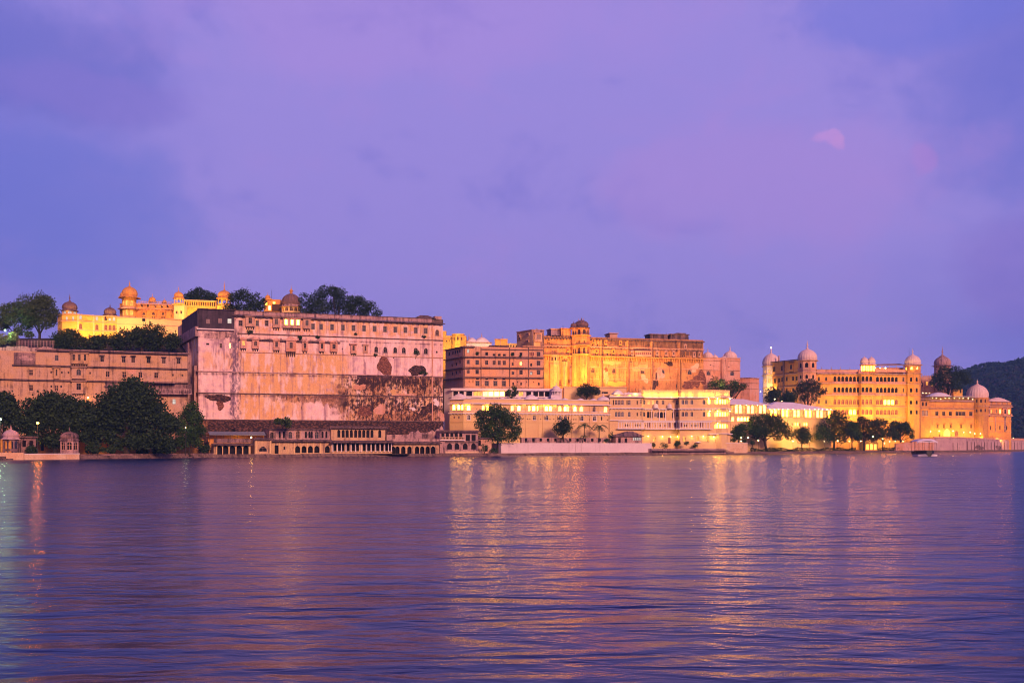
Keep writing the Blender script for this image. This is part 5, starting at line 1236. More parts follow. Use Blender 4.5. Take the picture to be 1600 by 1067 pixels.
hw = Bld('hotel_wing', 'cream lakeside hotel wing with a lit row of arched windows and tent shaped roofs', 'hotel', [(702.5, 443), (724, 440), (820, 445), (842, 446), (952, 461)], 1, Fac.px(724, 440, 820, 445).z(730, 622.5), 'cream', 14, roof='whiteroof')
F1 = hw.F[1]; Zh = lambda py: F1.z(730, py)
hw.depth = 12
for px, w_ in ((709, 4.6), (716.5, 4.6), (722, 3)): hw.win(px, Zh(636), w_, 8.6, arch=True, pane='litwhite', frame='white')
for px, w_, pn in ((732.3, 5.6, 'litwhite'), (755, 4, 'litwin'), (762, 5, 'litwhite'), (785, 4, 'litdim'), (800.5, 4.4, 'litwin'), (811, 5.4, 'litwhite'), (827, 3.6, 'litwin'), (834, 5.4, 'litwhite'), (840.3, 2.6, 'litwin'), (854, 5, 'litwhite'), (860.2, 5, 'litwhite'), (875, 4.6, 'litwin'), (883.4, 5, 'litwhite'), (887.8, 2.6, 'litwin'), (898.7, 5, 'litwhite'), (908.7, 5, 'litwin'), (928.5, 5, 'wood'), (946.4, 5, 'litwin')):
    hw.win(px, Zh(637), w_, 8.2, arch=True, pane=pn, frame='white')
for px in (732.5, 811.5, 835, 854.6, 875.6, 883.6, 909.4, 929): hw.win(px, Zh(652), 5, 7.6, arch=True, pane='glassblue', frame='white', sur=px in (732.5, 929), sill=True)
for px in (870.5, 888, 905, 850, 940): hw.win(px, Zh(652), 2, 6, arch=True, bars=0)
for px, pn in ((709.4, 'redwood'), (716.8, 'glassblue')): hw.win(px, Zh(651.8), 2.2, 3.6, pane=pn, bars=0)
for px in (817, 824.5, 828, 841, 845, 859.5, 865.5, 893, 896.5, 900, 921, 949): hw.win(px, Zh(654), 1.5, 1.8, bars=0, sash=False)
hw.band(701.5, 953, Zh(629.6), .4, 1.1, 'white', 'eave', slope=.25); hw.band(702, 952, Zh(645.4), .45, .7, 'white', 'ledge', brk=1.6, bh=.4); hw.band(702, 952, Zh(659), .3, .35, 'cream', 'ledge'); hw.band(702, 952, Zh(641.5), .25, .25, 'white', 'ledge')
hw.band(724, 952, hw.zt - .1, .3, .35, 'white', 'coping')
for px in (724.5, 770, 797, 821.5, 841.5, 848.5, 869, 880, 893.6, 904, 922, 935, 951): hw.pilaster(px, 1.5, 1.2, Zh(629.9) - .4, .3, 'cream')
f0 = hw.F[0]; f2 = hw.F[2]; f3 = hw.F[3]
mb = MB(); bangla(mb, f0, -.4, f0.L + .6, hw.zt - .5, 2.9, 7, o=.8); mb.build('tent_roof', M['white'], hw.root); mb = MB(); finial(mb, f0.w(f0.L / 2, hw.zt + 2.2, -2.5), 1.3); mb.build('finial', M['white'], hw.root)
mb = MB(); bangla(mb, f2, -.3, f2.L + .3, hw.zt - .2, 2.3, 6, o=.8); mb.build('tent_roof', M['white'], hw.root); mb = MB(); finial(mb, f2.w(f2.L / 2, hw.zt + 2.0, -2), 1.0); mb.build('finial', M['white'], hw.root)
dome_at(hw, 942.5, 462, hw.zt - .2, 18, 7, 'white', 0, .3)
for px in (733, 755, 785.5, 812, 855, 866, 884, 909, 929):
    fc = hw.fc(px); mb = MB(); bangla(mb, fc, fc.u(px - 4.5), fc.u(px + 4.5), hw.zt + .05, .75, 3, o=.3); mb.build('roof_hood', M['white'], hw.root)
hw.done()
for px, P in ((713, 120), (732, 95), (727, 60), (850, 80), (857, 110), (834, 60), (845, 50), (887, 70), (868, 70), (898, 90), (762, 120), (806, 60), (820, 50), (912, 40)):
    fc = hw.fc(px); Yh = fc.Y(px); light(px, 633, Yh - 1.1, P * 1.8, AMBER, .2, hw.root)
for px in (720, 745, 800, 830, 860, 890, 920, 945): light(px, 694, hw.fc(px).Y(px) - 9, 330, AMBER, .4, hw.root)

hb = Bld('hotel_block', 'three storey cream hotel block with brightly lit parapet at the water', 'hotel', [(952.8, 464), (1002, 467), (1005, 474), (1060, 477), (1062, 473), (1116, 474), (1141, 477)], 1, Fac.px(952.8, 464, 1002, 467).z(960, 616.8), 'cream', 16, roof='whiteroof')
G0 = hb.F[0]; Zb = lambda py: G0.z(960, py)
for py, pn in ((628.6, 0), (647, 1)):
    for px in (963, 967.8, 972.7, 983.3): hb.win(px, Zb(py), 4, 8, arch=True, pane=('wood', 'glassblue')[pn], frame='white')
    hb.win(995.7, Zb(py), 1.8, 5.5, bars=0); 
hb.win(958.6, Zb(628.6), 1.8, 8, arch=True, bars=0); hb.win(979.8, Zb(628.6), 1.6, 7.5, arch=True, bars=0)
for py in (626.8, 646):
    for px in (1001.6, 1006.3, 1058.6, 1067, 1072.6, 1081, 1100): hb.win(px, Zb(py), 4.4 if px != 1001.6 else 2, 7.4, arch=True, pane='glassblue' if py < 630 else 'dark', frame='white')
for px in (1014, 1021, 1027, 1036): hb.win(px, Zb(626.8), 4.2, 7, arch=True, pane='litdim' if px in (1014, 1021) else 'wood', frame='white')
for px in (1013, 1018, 1029, 1033.5, 1039, 1052): hb.win(px, Zb(647), 4 if px not in (1033.5,) else 5, 9.5, arch=px > 1028, bars=0, sash=px in (1029, 1033.5, 1039), pane='dark')
hb.win(1024.3, Zb(647), 4, 7, arch=True, pane='wood', frame='white', sur=True)
for py, pn in ((626, 'litwin'), (646, 'litwin'), (665, 'litwin')):
    for px in (1108, 1119, 1124.6, 1130.6, 1135.7): 
        if py > 660 and px < 1115: continue
        hb.win(px, Zb(py), 4, 7.4, arch=True, pane=pn if px not in (1124.6,) else 'wood', frame='white')
for px in (1013.7, 1045.5, 1055, 1064.8, 1095.7): hb.win(px, Zb(662.4), 4.4, 8.4, arch=True, pane='redwood', bars=0)
for px in (977.5, 980.5, 983.2, 993.5, 996.5, 1000, 1004.5, 1009, 1025, 1031.5, 1039, 1069.5, 1072.5, 1081, 1086, 1088.5, 1091): hb.win(px, Zb(664), 1.5, 3.6, bars=0, arch=True, sash=False)
for px in (1022.5, 1069, 1090, 1105.5): hb.win(px, Zb(685.5), 4.8, 9, arch=True, pane='litdim', frame='wood')
for px in (1046, 1120): hb.win(px, Zb(688), 4.4, 10, pane='redwood', bars=0)
hb.band(952, 1142, Zb(619), .4, 1.2, 'white', 'eave', slope=.3); hb.band(952.5, 1142, Zb(637.5), .45, .8, 'white', 'ledge', brk=1.6, bh=.4); hb.band(952.5, 1142, Zb(656.6), .4, .6, 'white', 'ledge')
hb.band(966, 1110, Zb(669.5), .5, 1.7, 'white', 'terrace_edge'); hb.band(1108, 1143, Zb(677), .4, 1.2, 'white', 'eave', slope=.25)
hb.band(966, 1110, Zb(660.5), .0 + 2.6, .3, 'white', 'white_storey_face') if False else None
mb = MB()                                                             # white railing storey
for j, fc, u0, u1 in hb.spans(966, 1112):
    n = max(1, int((u1 - u0) / 1.2))
    for q in range(n):
        u = u0 + (u1 - u0) * q / n; mb.fbox(fc, u, u + .35, Zb(669) + .05, Zb(659.4), .004, .16 + .003 * j)
    mb.fbox(fc, u0, u1, Zb(659.3), Zb(657.6), .004, .3 + .003 * j)
mb.build('white_railing', M['white'], hb.root)
# parapet crown
mb = MB()
for j, fc, u0, u1 in hb.spans(1002.5, 1141):
    mb.fbox(fc, u0, u1, hb.zt - .3 + .004 * j, Zb(607.2) + .004 * j, -1.0, -.4)
    n = max(1, int((u1 - u0) / 3.2))
    for q in range(n): 
        u = u0 + (q + .5) * (u1 - u0) / n; mb.fbox(fc, u - 1.2, u + 1.2, hb.zt + .1, Zb(608.3), -.39, -.3); mb.fbox(fc, u - .2, u + .2, Zb(607.2) + .01, Zb(606.3), -.9, -.5)
mb.build('parapet', M['cream'], hb.root)
mb = MB(); bangla(mb, G0, G0.u(958), G0.u(976), hb.zt, 2.6, 6, o=.9); bangla(mb, G0, G0.u(979), G0.u(988), hb.zt, 1.5, 4, o=.7); mb.fbox(G0, G0.u(976), G0.L, hb.zt - .1, hb.zt + 1.1, -.6, -.2); mb.build('tent_roof', M['white'], hb.root)
for px in (1024.5, 1046): kiosk(hb.root, px, hb.fc(px).Y(px) - .7, Zb(637) + .25, 1.25, .1, 1.7, 'white', 'white', 8, 'closed', 'wood', 0, .4, fin=.3, name='balcony_hood')
for px in (1018, 1030, 1039.5, 1052): hb.pilaster(px, 1.4, Zb(656), Zb(638.5), .25, 'white')
hb.turret(1128, 24, 1, Zb(617), 'cream', 8, [(Zb(626), 1.2, 2.2, True), (Zb(646), 1.2, 2.2, True), (Zb(665), 1.2, 2.2, True)], -1.5, 'litwin', cols=2, bands=((Zb(637), .4, .7), (Zb(656.5), .4, .6), (Zb(618.5), .4, 1.0), (Zb(677), .4, 1.0)), bm='white', name='corner_tower', frame='white')
hb.done()
for px, P in ((967, 90), (984, 80), (993, 90), (1008, 150), (1015, 190), (1024, 200), (1034, 150), (1042, 190), (1049, 190), (1058, 210), (1067, 170), (1079, 200), (1095, 190), (1105, 150), (1114, 150), (1123, 130), (1135, 150)):
    fc = hb.fc(px); q = fc.w(fc.u(px), Zb(615.6), .25 if px < 1000 or px > 1118 else .1)
    if px > 1000: q = fc.w(fc.u(px), Zb(615.2), .55)
    d = bpy.data.lights.new('parapet_light', 'POINT'); d.energy = P * 1.9; d.color = AMBER; d.shadow_soft_size = .15
    o = bpy.data.objects.new('parapet_light', d); COL.objects.link(o); o.parent = hb.root; g = ORG[hb.root.name]; o.location = tuple(x - y for x, y in zip(q, g))
for px, py, P in ((1011.8, 681, 60), (1034, 681.5, 70), (1046.6, 682, 50), (1057.5, 681.5, 60), (1080, 681, 60), (1098, 681.5, 60), (1114.5, 682, 120), (1131, 680, 110), (1106, 621.5, 60), (1118.5, 621.5, 70), (1131, 621.5, 70), (1138, 621.5, 50), (1108, 641, 60), (1119, 641, 60), (1131, 641, 70), (1138, 641, 50), (1119, 660.5, 30), (1131, 660.5, 40)):
    wall_lamp(hb, px, Zb(py), P * 3.2, 1.0 if py > 670 else 1.4, AMBER, .22)
light(1013, 631, 470.5, 130, AMBER, .2, hb.root); light(1030, 629, 470.5, 100, AMBER, .2, hb.root)

# ------------------------------------------------------------------ white roofed pavilions
def pavilion(name, label, pts, py_e, py_ridge, r0, r1, py_sill, py_base, ncol, Yd=10, refpx=None):
    fc0 = Fac.px(pts[0][0], pts[0][1], pts[-1][0], pts[-1][1]); r = refpx or pts[0][0]
    b = Bld(name, label, 'pavilion', pts, 1, fc0.z(r, py_e), 'cream', Yd, roof='whiteroof')
    L = fc0.L; zs0 = fc0.z(r, py_sill); cw = (pts[-1][0] - pts[0][0]) / ncol
    for i in range(ncol): b.win(pts[0][0] + (i + .5) * cw, (zs0 + b.zt - .5) / 2, cw * .70, (b.zt - .6 - zs0) / b.k(r), bars=0, pane='litwin' if i % 3 else 'litdim', frame='wood')
    mb = MB(); z = b.zt; e = 1.5; zr = fc0.z(r, py_ridge); ua, ub = fc0.u(r0), fc0.u(r1)
    P = [fc0.w(-e, z, e), fc0.w(L + e, z, e), fc0.w(L + e, z, -Yd), fc0.w(-e, z, -Yd)]; Q = [fc0.w(ua, zr, -Yd * .4), fc0.w(ub, zr, -Yd * .4), fc0.w(ub, zr, -Yd * .6), fc0.w(ua, zr, -Yd * .6)]
    for i in range(4): mb.poly([P[i], P[(i + 1) % 4], Q[(i + 1) % 4], Q[i]])
    mb.poly(Q); P2 = [(p[0], p[1], p[2] - .3) for p in P]
    for i in range(4): mb.poly([P2[i], P2[(i + 1) % 4], P[(i + 1) % 4], P[i]])
    mb.poly(P2[::-1]); mb.build('hip_roof', M['whiteroof'], b.root)
    b.band(pts[0][0], pts[-1][0], zs0 - .4, .5, .6, 'cream', 'ledge')
    return b
p1 = pavilion('lit_pavilion', 'white roofed lit pavilion joined to the right end of the hotel block', [(1141.5, 508), (1198, 514)], 631.5, 622.5, 1143, 1168, 645.5, 690, 9)
p1.zt = p1.zt - .31
for px in (1145, 1154, 1159, 1164, 1169): p1.win(px, p1.z(1145, 654.5), 4, 6.4, arch=True, pane='litwhite' if px != 1145 else 'litwin', frame='white')
p1.done()
for px in (1150, 1155, 1164.5, 1182, 1192): wall_lamp(p1, px, p1.z(1150, 632.4 + (px - 1150) * .012), 55, 1.0, AMBER, .22)
light(1170, 664, 500, 900, AMBER, .3, p1.root)
p2 = pavilion('lit_pavilion', 'long white roofed pavilion with many lamps under its eave left of the arcaded palace', [(1197, 545), (1240, 550), (1299, 568)], 639.2, 628, 1221, 1247, 651.8, 690, 17, refpx=1240)
p2.zt = p2.zt - .31
for px in (1243, 1247, 1257, 1260.5): p2.win(px, p2.z(1247, 662.5), 1.6, 4.2, pane='litwhite', bars=0)
p2.win(1250, p2.z(1250, 663.5), 1.8, 5, bars=0); p2.done()
for px in (1201.5, 1208.5, 1215, 1221.5, 1229.5, 1237.5, 1254.5, 1262.5, 1271, 1277, 1283, 1290, 1296): wall_lamp(p2, px, p2.z(px, 639.6), 45, 1.0, AMBER, .22)
for px in (1248, 1266, 1286, 1230): light(px, 677, 539, 4200, (1, .60, .05), .4, p2.root)

# ================================================================== ARCADED PALACE ON THE RIGHT
ap = Bld('arcaded_palace', 'long floodlit palace with four rows of dark arches and white ribbed domes', 'palace', [(1200, 672), (1248, 644), (1276, 640), (1342, 644), (1346, 641), (1364, 641.6), (1368, 645), (1415, 648), (1438.5, 650)], 1, Fac.px(1276, 640, 1342, 644).z(1290, 583.5), 'ochre', 20)
K2 = ap.F[2]; Zk = lambda py: K2.z(1290, py)
cols = [1304.7, 1310.9, 1317, 1323.1, 1329.2, 1335.3, 1341.0, 1348.6, 1354.6, 1360.7, 1371.3, 1377.2, 1383.1, 1389, 1394.8, 1400.6]
for i, (py, pn) in enumerate(((591.7, 'dark'), (608.6, 'dark'), (627.6, 'redwood'), (643.5, 'redwood'))):
    for j, px in enumerate(cols): ap.win(px, Zk(py), 4.8, 8.2, arch=True, pane='litwin' if (i == 2 and j in (12, 13, 14)) or (i == 3 and j in (4, 5)) else pn, frame='trim', bars=1 if i > 1 else 0)
    for px in (1279.4, 1291): ap.win(px, Zk(py), 3.2, 6.2, arch=i < 1, pane='wood' if i else 'dark')
    for px, w_ in ((1411.6, 2.6), (1425.4, 4)):
        if i < 2 or px > 1420: ap.win(px, Zk(py), w_, 6.4, arch=True, pane='dark' if i < 2 else 'redwood', sur=i == 0)
        else: ap.win(px + 3, Zk(py), 1.4, 2, bars=0, sash=False)
for py, h_, pr, mm in ((583.4, .5, 1.3, 'mauve'), (598.5, .45, 1.0, 'trim'), (616.8, .45, 1.0, 'trim'), (634.5, .4, .7, 'trim'), (651.5, .35, .4, 'trim')): ap.band(1276, 1440, Zk(py), h_, pr, mm, 'ledge' if py > 590 else 'eave', slope=.2, brk=2.0 if py < 620 else None, bh=.5)
for py in (597.0, 615.2): ap.band(1300, 1415, Zk(py), 1.1, .25, 'rosy', 'balcony_front')
ap.band(1276, 1343, Zk(577.5), .4, .3, 'mauve', 'parapet_coping', o0=-.4); ap.band(1276, 1343, Zk(580), 2.2, .15, 'rosy', 'parapet', o0=-.4)
for px in (1284, 1299, 1313.5, 1328): 
    mb = MB(); finial(mb, K2.w(K2.u(px), Zk(577), 0), 1.9); mb.build('finial', M['mauve'], ap.root)
# left receding wing
L0 = ap.F[0]; lw = Bld('q', 'q', 'q', [(1198, 670), (1249, 643)], 0, 0, 'ochre', 14); bpy.data.objects.remove(lw.root); lw.root = ap.root; lw.z0 = 1; lw.zt = lw.z(1247, 562.5)
for px, py, w_, pn in ((1209.5, 577, 3.6, 'dark'), (1221.5, 575.5, 3.4, 'wood'), (1237, 573, 4, 'dark')): lw.win(px, lw.z(px, py), w_, 8, pane=pn, sur=px != 1221.5)
for px, py in ((1205, 595.5), (1210.5, 595), (1217, 594), (1221.8, 593), (1229, 592), (1239, 591.5), (1244.5, 591)): lw.win(px, lw.z(px, py), 3, 6.6, pane='dark')
for px, py in ((1222, 610), (1229, 610), (1239, 609)): lw.win(px, lw.z(px, py), 3, 6, pane='dark')
for py, mm, pr in ((561.8, 'soot', 1.1), (583.5, 'trim', .6), (603.5, 'trim', .9)): lw.band(1198, 1249, lw.z(1247, py), .5, pr, mm, 'ledge')
lw.pilaster(1225.5, 1.6, 10, lw.zt, 1.0, 'weather'); lw.bay(1234, 1240.5, lw.z(1237, 568), lw.z(1237, 580.5), 1, .8, 'ochre', 'dark', 'slab', .7, wf=.5); lw.done(name='side_wing')
mb = MB(); q = lw.F[0].w(lw.F[0].u(1213.5), lw.zt, -2); mb.tube([q, (q[0], q[1], q[2] + 4.6)], [.5, .4], 6); mb.build('chimney', M['trim'], ap.root)
# bright white tower at the far left
wtw, c, r = lw.turret(1199.5, 26, 1, lw.z(1199.5, 572), 'white', 10, [(lw.z(1199.5, 581), 1.2, 2.4, False), (lw.z(1199.5, 595.5), 1.4, 2.8, False)], -3, 'litdim', bands=((lw.z(1199.5, 572.3), .4, .9), (lw.z(1199.5, 586.5), .4, .8), (lw.z(1199.5, 606.5), .4, .6)), bm='cream', name='round_tower')
dome_on(ap.root, (c[0], c[1], lw.z(1199.5, 571.5)), r * .94, 8.0, 'dome', 20, .30)
mb = MB(); mb.ball((c[0], c[1], lw.z(1199.5, 543)), .42, 10); mb.build('dome_light', M['bulb'], ap.root)
for px, py, P in ((1190, 607, 2600), (1200, 607, 3200), (1210, 606, 1600), (1196, 585, 300), (1207, 585, 260)):
    light(px, py, c[1] - r - (4.5 if P > 500 else 2.2), P * .8, AMBER, .3, ap.root)
for px in (1186.5, 1190, 1194): wall_lamp(lw, px if px > 1198 else 1199, lw.z(1199, 612), 0, 6 + (1194 - px), AMBER, .3)
# domed corner tower
rows = [(Zk(571), 2.1, 3.2, True), (Zk(589), 1.6, 2.6, True), (Zk(608), 1.4, 2.6, True)]
dt, c, r = ap.turret(1261.5, 29, 1, Zk(563.5), 'rosy', 8, rows, 0, 'dark', bands=((Zk(563.6), .35, 1.3), (Zk(577.5), .5, .5), (Zk(582), .4, .9), (Zk(603), .4, .9)), bm='trim', name='domed_tower', cols=1)
dome_on(ap.root, (c[0], c[1], Zk(563.3)), r * .93, 7.2, 'dome', 22, .42)
# roof kiosks
kk = ap.fc(1355)
for px in (1350.5, 1361.5): kiosk(ap.root, px, 643.5, ap.zt + .35, 2.6, 5.6, 4.4, 'ochre', 'dome', 8, 'closed', 'litwin', 16, .8, fin=.12, plinth=.3, frame='ochre')
mb = MB(); mb.fbox(ap.F[4], -1.5, ap.F[4].L + 1.5, ap.zt + .01, ap.zt + 1.6, -7, -.5); mb.build('kiosk_base', M['rosy'], ap.root)
F7 = ap.F[6]; z0p = ap.zt
mb = MB(); mb.fbox(F7, 0, F7.L + 1, z0p + .01, Zk(572.5), -9, -4); ob = mb.build('roof_pavilion', M['rosy'], ap.root)
mb = MB(); mb.hexa([F7.w(-1, Zk(571), -.6), F7.w(F7.L + 1, Zk(569), -.6), F7.w(F7.L + 1, Zk(568.6), -.6), F7.w(-1, Zk(570.6), -.6), F7.w(-1, Zk(567), -9.6), F7.w(F7.L + 1, Zk(565), -9.6), F7.w(F7.L + 1, Zk(564.6), -9.6), F7.w(-1, Zk(566.6), -9.6)]); mb.build('sloping_roof', M['mauve'], ap.root)
mb = MB()
for q in range(5): mb.fbox(F7, F7.L * q / 4.2, F7.L * q / 4.2 + .3, z0p + .01, Zk(570.5), -1.2, -.9)
mb.build('roof_posts', M['trim'], ap.root); ap.band(1368, 1415, Zk(578.5), 1.8, .15, 'rosy', 'parapet', o0=-.4)
for px, P in ((1385.5, 260), (1377, 120), (1369.5, 90)):
    q = F7.w(F7.u(px), Zk(573.8), -1.6); mb = MB(); mb.ball(q, .45 if px == 1385.5 else .3, 10); mb.build('lamp', M['bulb'], ap.root); light(px, 573.8, q[1] - .8, P, AMBER, .2, ap.root)
# right tower
rt, c, r = ap.turret(1426, 24, 1, Zk(569), 'ochre', 8, [(Zk(574.6), 1.7, 3.0, True), (Zk(592), 1.5, 2.8, True), (Zk(609), 1.5, 2.8, True), (Zk(628), 1.5, 2.6, True), (Zk(643.5), 1.5, 2.8, True)], .0, 'dark', bands=((Zk(569), .4, 1.1), (Zk(583), .4, .7), (Zk(599), .4, .5), (Zk(617), .4, .5), (Zk(634.5), .35, .4)), bm='trim', name='domed_tower')
dome_on(ap.root, (c[0], c[1], Zk(568.7)), r * .92, 6.4, 'dome', 20, .38)
light(1426, 575.5, c[1] - r - .9, 130, AMBER, .15, ap.root); kiosk(ap.root, 1426, c[1] - .2, Zk(578.5), r * 1.02, 3.2, .2, 'ochre', 'trim', 8, 'closed', 'litwin', 0, .3, fin=.02, name='lit_lantern', frame='ochre')
mb = MB(); mb.tube([(Xof(1420.5, 654), 654, Zk(569)), (Xof(1420.5, 654), 654, Zk(540))], [.12, .06], 5); mb.build('flagpole', M['iron'], ap.root)
ap.done()
for px in range(1286, 1440, 13): light(px, 662, 629, 5600 if px > 1300 else 2500, (1.0, .66, .07), .5, ap.root)
for px in range(1294, 1440, 24): spot(px, 672, 610, px, 600, 643, 16000, (1.0, .56, .05), 80, ap.root)
for px in (1212, 1228, 1243): spot(px, 640, 622 + (1243 - px) * .6, px, 585, 655, 9000, (1.0, .58, .08), 85, ap.root)
# right rear tower
rb = Bld('rear_tower', 'crenellated rear tower with a broad ribbed dome above the big tree on the right', 'tower', [(1437, 725), (1462, 725), (1486, 725)], 1, Fac.px(1437, 660, 1462, 725).z(1440, 580.5), 'rosy', 14)
for i in range(8): 
    mb = MB(); f0 = rb.F[0]; u = f0.L * i / 8; mb.fbox(f0, u + .2, u + 1.0, rb.zt, rb.zt + 1.5, -.6, -.1); mb.build('merlon', M['rosy'], rb.root)
rb.win(1448.5, rb.z(1448, 599), 3, 6, pane='litdim', bars=0); rb.win(1456.5, rb.z(1456, 601), 3, 5, pane='litdim', bars=0); rb.win(1441, rb.z(1441, 601), 2, 6, bars=0); rb.band(1437, 1486, rb.z(1440, 589), .3, .4, 'trim', 'ledge')
_, c, r = rb.turret(1472, 24, 1, rb.z(1472, 572), 'rosy', 8, (), .5, bands=((rb.z(1472, 572), .35, 1.8),), bm='mauve'); dome_on(rb.root, (c[0], c[1], rb.z(1472, 571)), r * .95, 6.5, 'mauve', 20, .55); rb.done()
mb = MB(); q = (c[0], c[1], rb.z(1472, 557.5)); mb.lathe(q, [(2.4, 0), (2.2, .3), (1.0, .8), (.6, 1.6), (.3, 2.4), (.1, 3.4)], 10); mb.build('dome_cap', M['mauve'], rb.root)
light(1446, 606, 713, 700, ORANGE, .3, rb.root); light(1484, 611, 713, 500, ORANGE, .3, rb.root)
b = Bld('yellow_house', 'small lit yellow house between the big tree and the ribbed dome', 'house', [(1490, 732), (1504, 732)], 1, Fac.px(1490, 672, 1504, 732).z(1495, 603), 'yellow', 8); b.win(1501, b.z(1501, 611), 2.6, 6, bars=0); b.done(); light(1495, 612, 722, 900, ORANGE, .3, b.root)
# riverside terrace palace
tp = Bld('terrace_palace', 'floodlit palace with a lit roof terrace and a great ribbed dome at the right end', 'palace', [(1438.8, 690), (1454, 690), (1524, 696), (1545, 698), (1580, 706)], 1, Fac.px(1454, 690, 1524, 696).z(1460, 626.5), 'ochre', 22)
F1 = tp.F[1]; Zt = lambda py: F1.z(1460, py)
for px in (1464, 1474.6, 1485, 1495.5, 1500.7, 1505.8, 1516.8): tp.win(px, Zt(646), 4.4, 5.8, pane='dark', sill=px in (1464, 1485, 1516.8), sur=True)
for px in (1465, 1475, 1485.6, 1502, 1517.5): tp.win(px, Zt(666), 2.8, 5.6, pane='wood' if px < 1480 else 'dark', hood=True, frame='ochre')
for px in (1442, 1447.3): tp.win(px, Zt(631), 2.8, 6.4, arch=True); tp.win(px + .6, Zt(645.3), 4.4, 9, arch=True, pane='frame', frame='white')
for px, py in ((1532.4, 625), (1532.4, 640.4)): pass
tp.win(1480, Zt(675.5), 11, 12, arch=True, pane='litarch', bars=0, frame='yellow'); tp.win(1494.5, Zt(677), 5, 9, arch=True, pane='redwood', sur=True)
for px in (1547.5, 1562.5, 1573): tp.win(px, Zt(668), 1.8, 6.5, bars=0)
for px in (1557, 1568): tp.win(px, Zt(641.5), 2, 5, pane='frame', bars=0)
for px, pn in ((1549, 'litdim'), (1563, 'litwin'), (1572.5, 'litdim'), (1577, 'litwin')): tp.win(px, Zt(642), 2.6, 6.6, pane=pn, bars=0)
for px in (1549, 1557, 1565, 1573): tp.win(px, Zt(629), 3, 4.6, pane='trim', arch=True, bars=0)
for py, h_, pr, mm in ((626.6, .5, 1.0, 'mauve'), (638, .45, .9, 'mauve'), (651.5, .3, .35, 'trim')): tp.band(1453.5, 1525, Zt(py), h_, pr, mm, 'ledge', slope=.15)
tp.band(1438, 1454, Zt(637), .4, .5, 'trim', 'ledge'); tp.band(1438, 1454, Zt(623), .5, .4, 'rosy', 'coping')
for py in (634.5, 648.8): tp.band(1545, 1582, Zt(py), .45, 1.2, 'trim', 'ledge', brk=1.8, bh=.6)
tp.band(1545, 1580.5, Zt(657.5), .3, .4, 'trim', 'ledge'); tp.band(1540, 1580, Zt(674), .25, .3, 'trim', 'ledge')
tp.balustrade(1546, 1580, Zt(633.5), 1.2, 'trim', .9, .7); tp.balustrade(1546, 1580, Zt(648), 1.2, 'trim', .9, .7)
for a, bb in ((1541, 1546), (1566, 1572)): tp.bay(a, bb, Zt(637), Zt(649), 1, 1.0, 'rosy', 'dark', 'slab', .9, wf=.5)
for px, w_ in ((1570, 2.6), (1555, 1.4)): tp.pilaster(px, w_, Zt(674), Zt(650), .35, 'mauve')
# roof terrace with tent roof and lights
mb = MB(); mb.fbox(F1, 0, F1.L, tp.zt + .01, Zt(624.8), -.5, -.2); mb.build('parapet', M['trim'], tp.root)
mb = MB(); mb.fbox(F1, .5, F1.L - .5, tp.zt + .01, Zt(620), -8.3, -8); mb.build('terrace_back_wall', M['yellow'], tp.root)
mb = MB()
for q in range(9): mb.fbox(F1, F1.L * q / 8.3, F1.L * q / 8.3 + .3, tp.zt + .01, Zt(619.6), -1.3, -1.0)
mb.build('terrace_posts', M['trim'], tp.root)
mb = MB(); ua, ub = F1.u(1454), F1.u(1490); bangla(mb, F1, ua, ub, Zt(619), 3.0, 9, o=.6); mb.fbox(F1, ub, F1.L, Zt(619.4), Zt(618.6), -8, .2); mb.build('tent_roof', M['whiteroof'], tp.root)
for px in (1458, 1464, 1471, 1478, 1484, 1492, 1500, 1506, 1514, 1521):
    q = F1.w(F1.u(px), Zt(623.2 if px % 2 else 621.8), -.8); mb = MB(); mb.ball(q, .24, 8); mb.build('terrace_lamp', M['bulb'], tp.root)
for px in (1462, 1478, 1494, 1512): light(px, 622, F1.Y(px) + 3, 260, AMBER, .2, tp.root)
_, c, r = tp.turret(1532, 22, 1, Zt(621), 'ochre', 10, [(Zt(626), 1.2, 2.4, True), (Zt(641), 1.2, 2.2, True)], .5, 'wood', bands=((Zt(634.5), .4, .5), (Zt(648.8), .3, .3)), bm='trim', name='round_tower')
c2 = (Xof(1527, 705), 705, Zt(621)); mb = MB(); mb.lathe((c2[0], c2[1], c2[2] - 2), [(7.3, 0), (7.3, 1.6), (7.8, 1.7), (7.8, 2.0), (6.9, 2.05)], 32); mb.build('dome_drum', M['rosy'], tp.root)
dome_on(tp.root, c2, 6.7, 9.6, 'dome', 24, .22)
F4 = tp.F[3]; mb = MB(); bangla(mb, F4, F4.u(1549), F4.L + .5, tp.zt, 3.2, 9, o=.9); bangla(mb, F4, F4.u(1546), F4.u(1557), tp.zt, 2.0, 5, o=1.2); mb.build('lobed_roof', M['dome'], tp.root)
for px in (1552, 1557, 1561, 1565.5, 1570, 1575): mb = MB(); finial(mb, F4.w(F4.u(px), tp.zt + 2.4 - abs(px - 1564) * .10, -3), 1.5); mb.build('finial', M['dome'], tp.root)
tp.done()
for px in (1458, 1470, 1492, 1506, 1520): light(px, 680, F1.Y(px) - 8, 3600, (1, .62, .07), .4, tp.root)
light(1480, 676, F1.Y(1480) - 5, 1500, AMBER, .4, tp.root); light(1480, 648, F1.Y(1480) - 7, 900, ORANGE, .4, tp.root); light(1508, 648, F1.Y(1500) - 7, 900, ORANGE, .4, tp.root); light(1460, 648, F1.Y(1460) - 7, 700, ORANGE, .4, tp.root)
for px, py, P in ((1550, 686, 2200), (1566, 687, 2600), (1576, 688, 2600), (1534, 684, 1600), (1575, 660, 1300), (1560, 660, 1000), (1578, 646, 500)): light(px, py, 691, P, ORANGE, .35, tp.root)

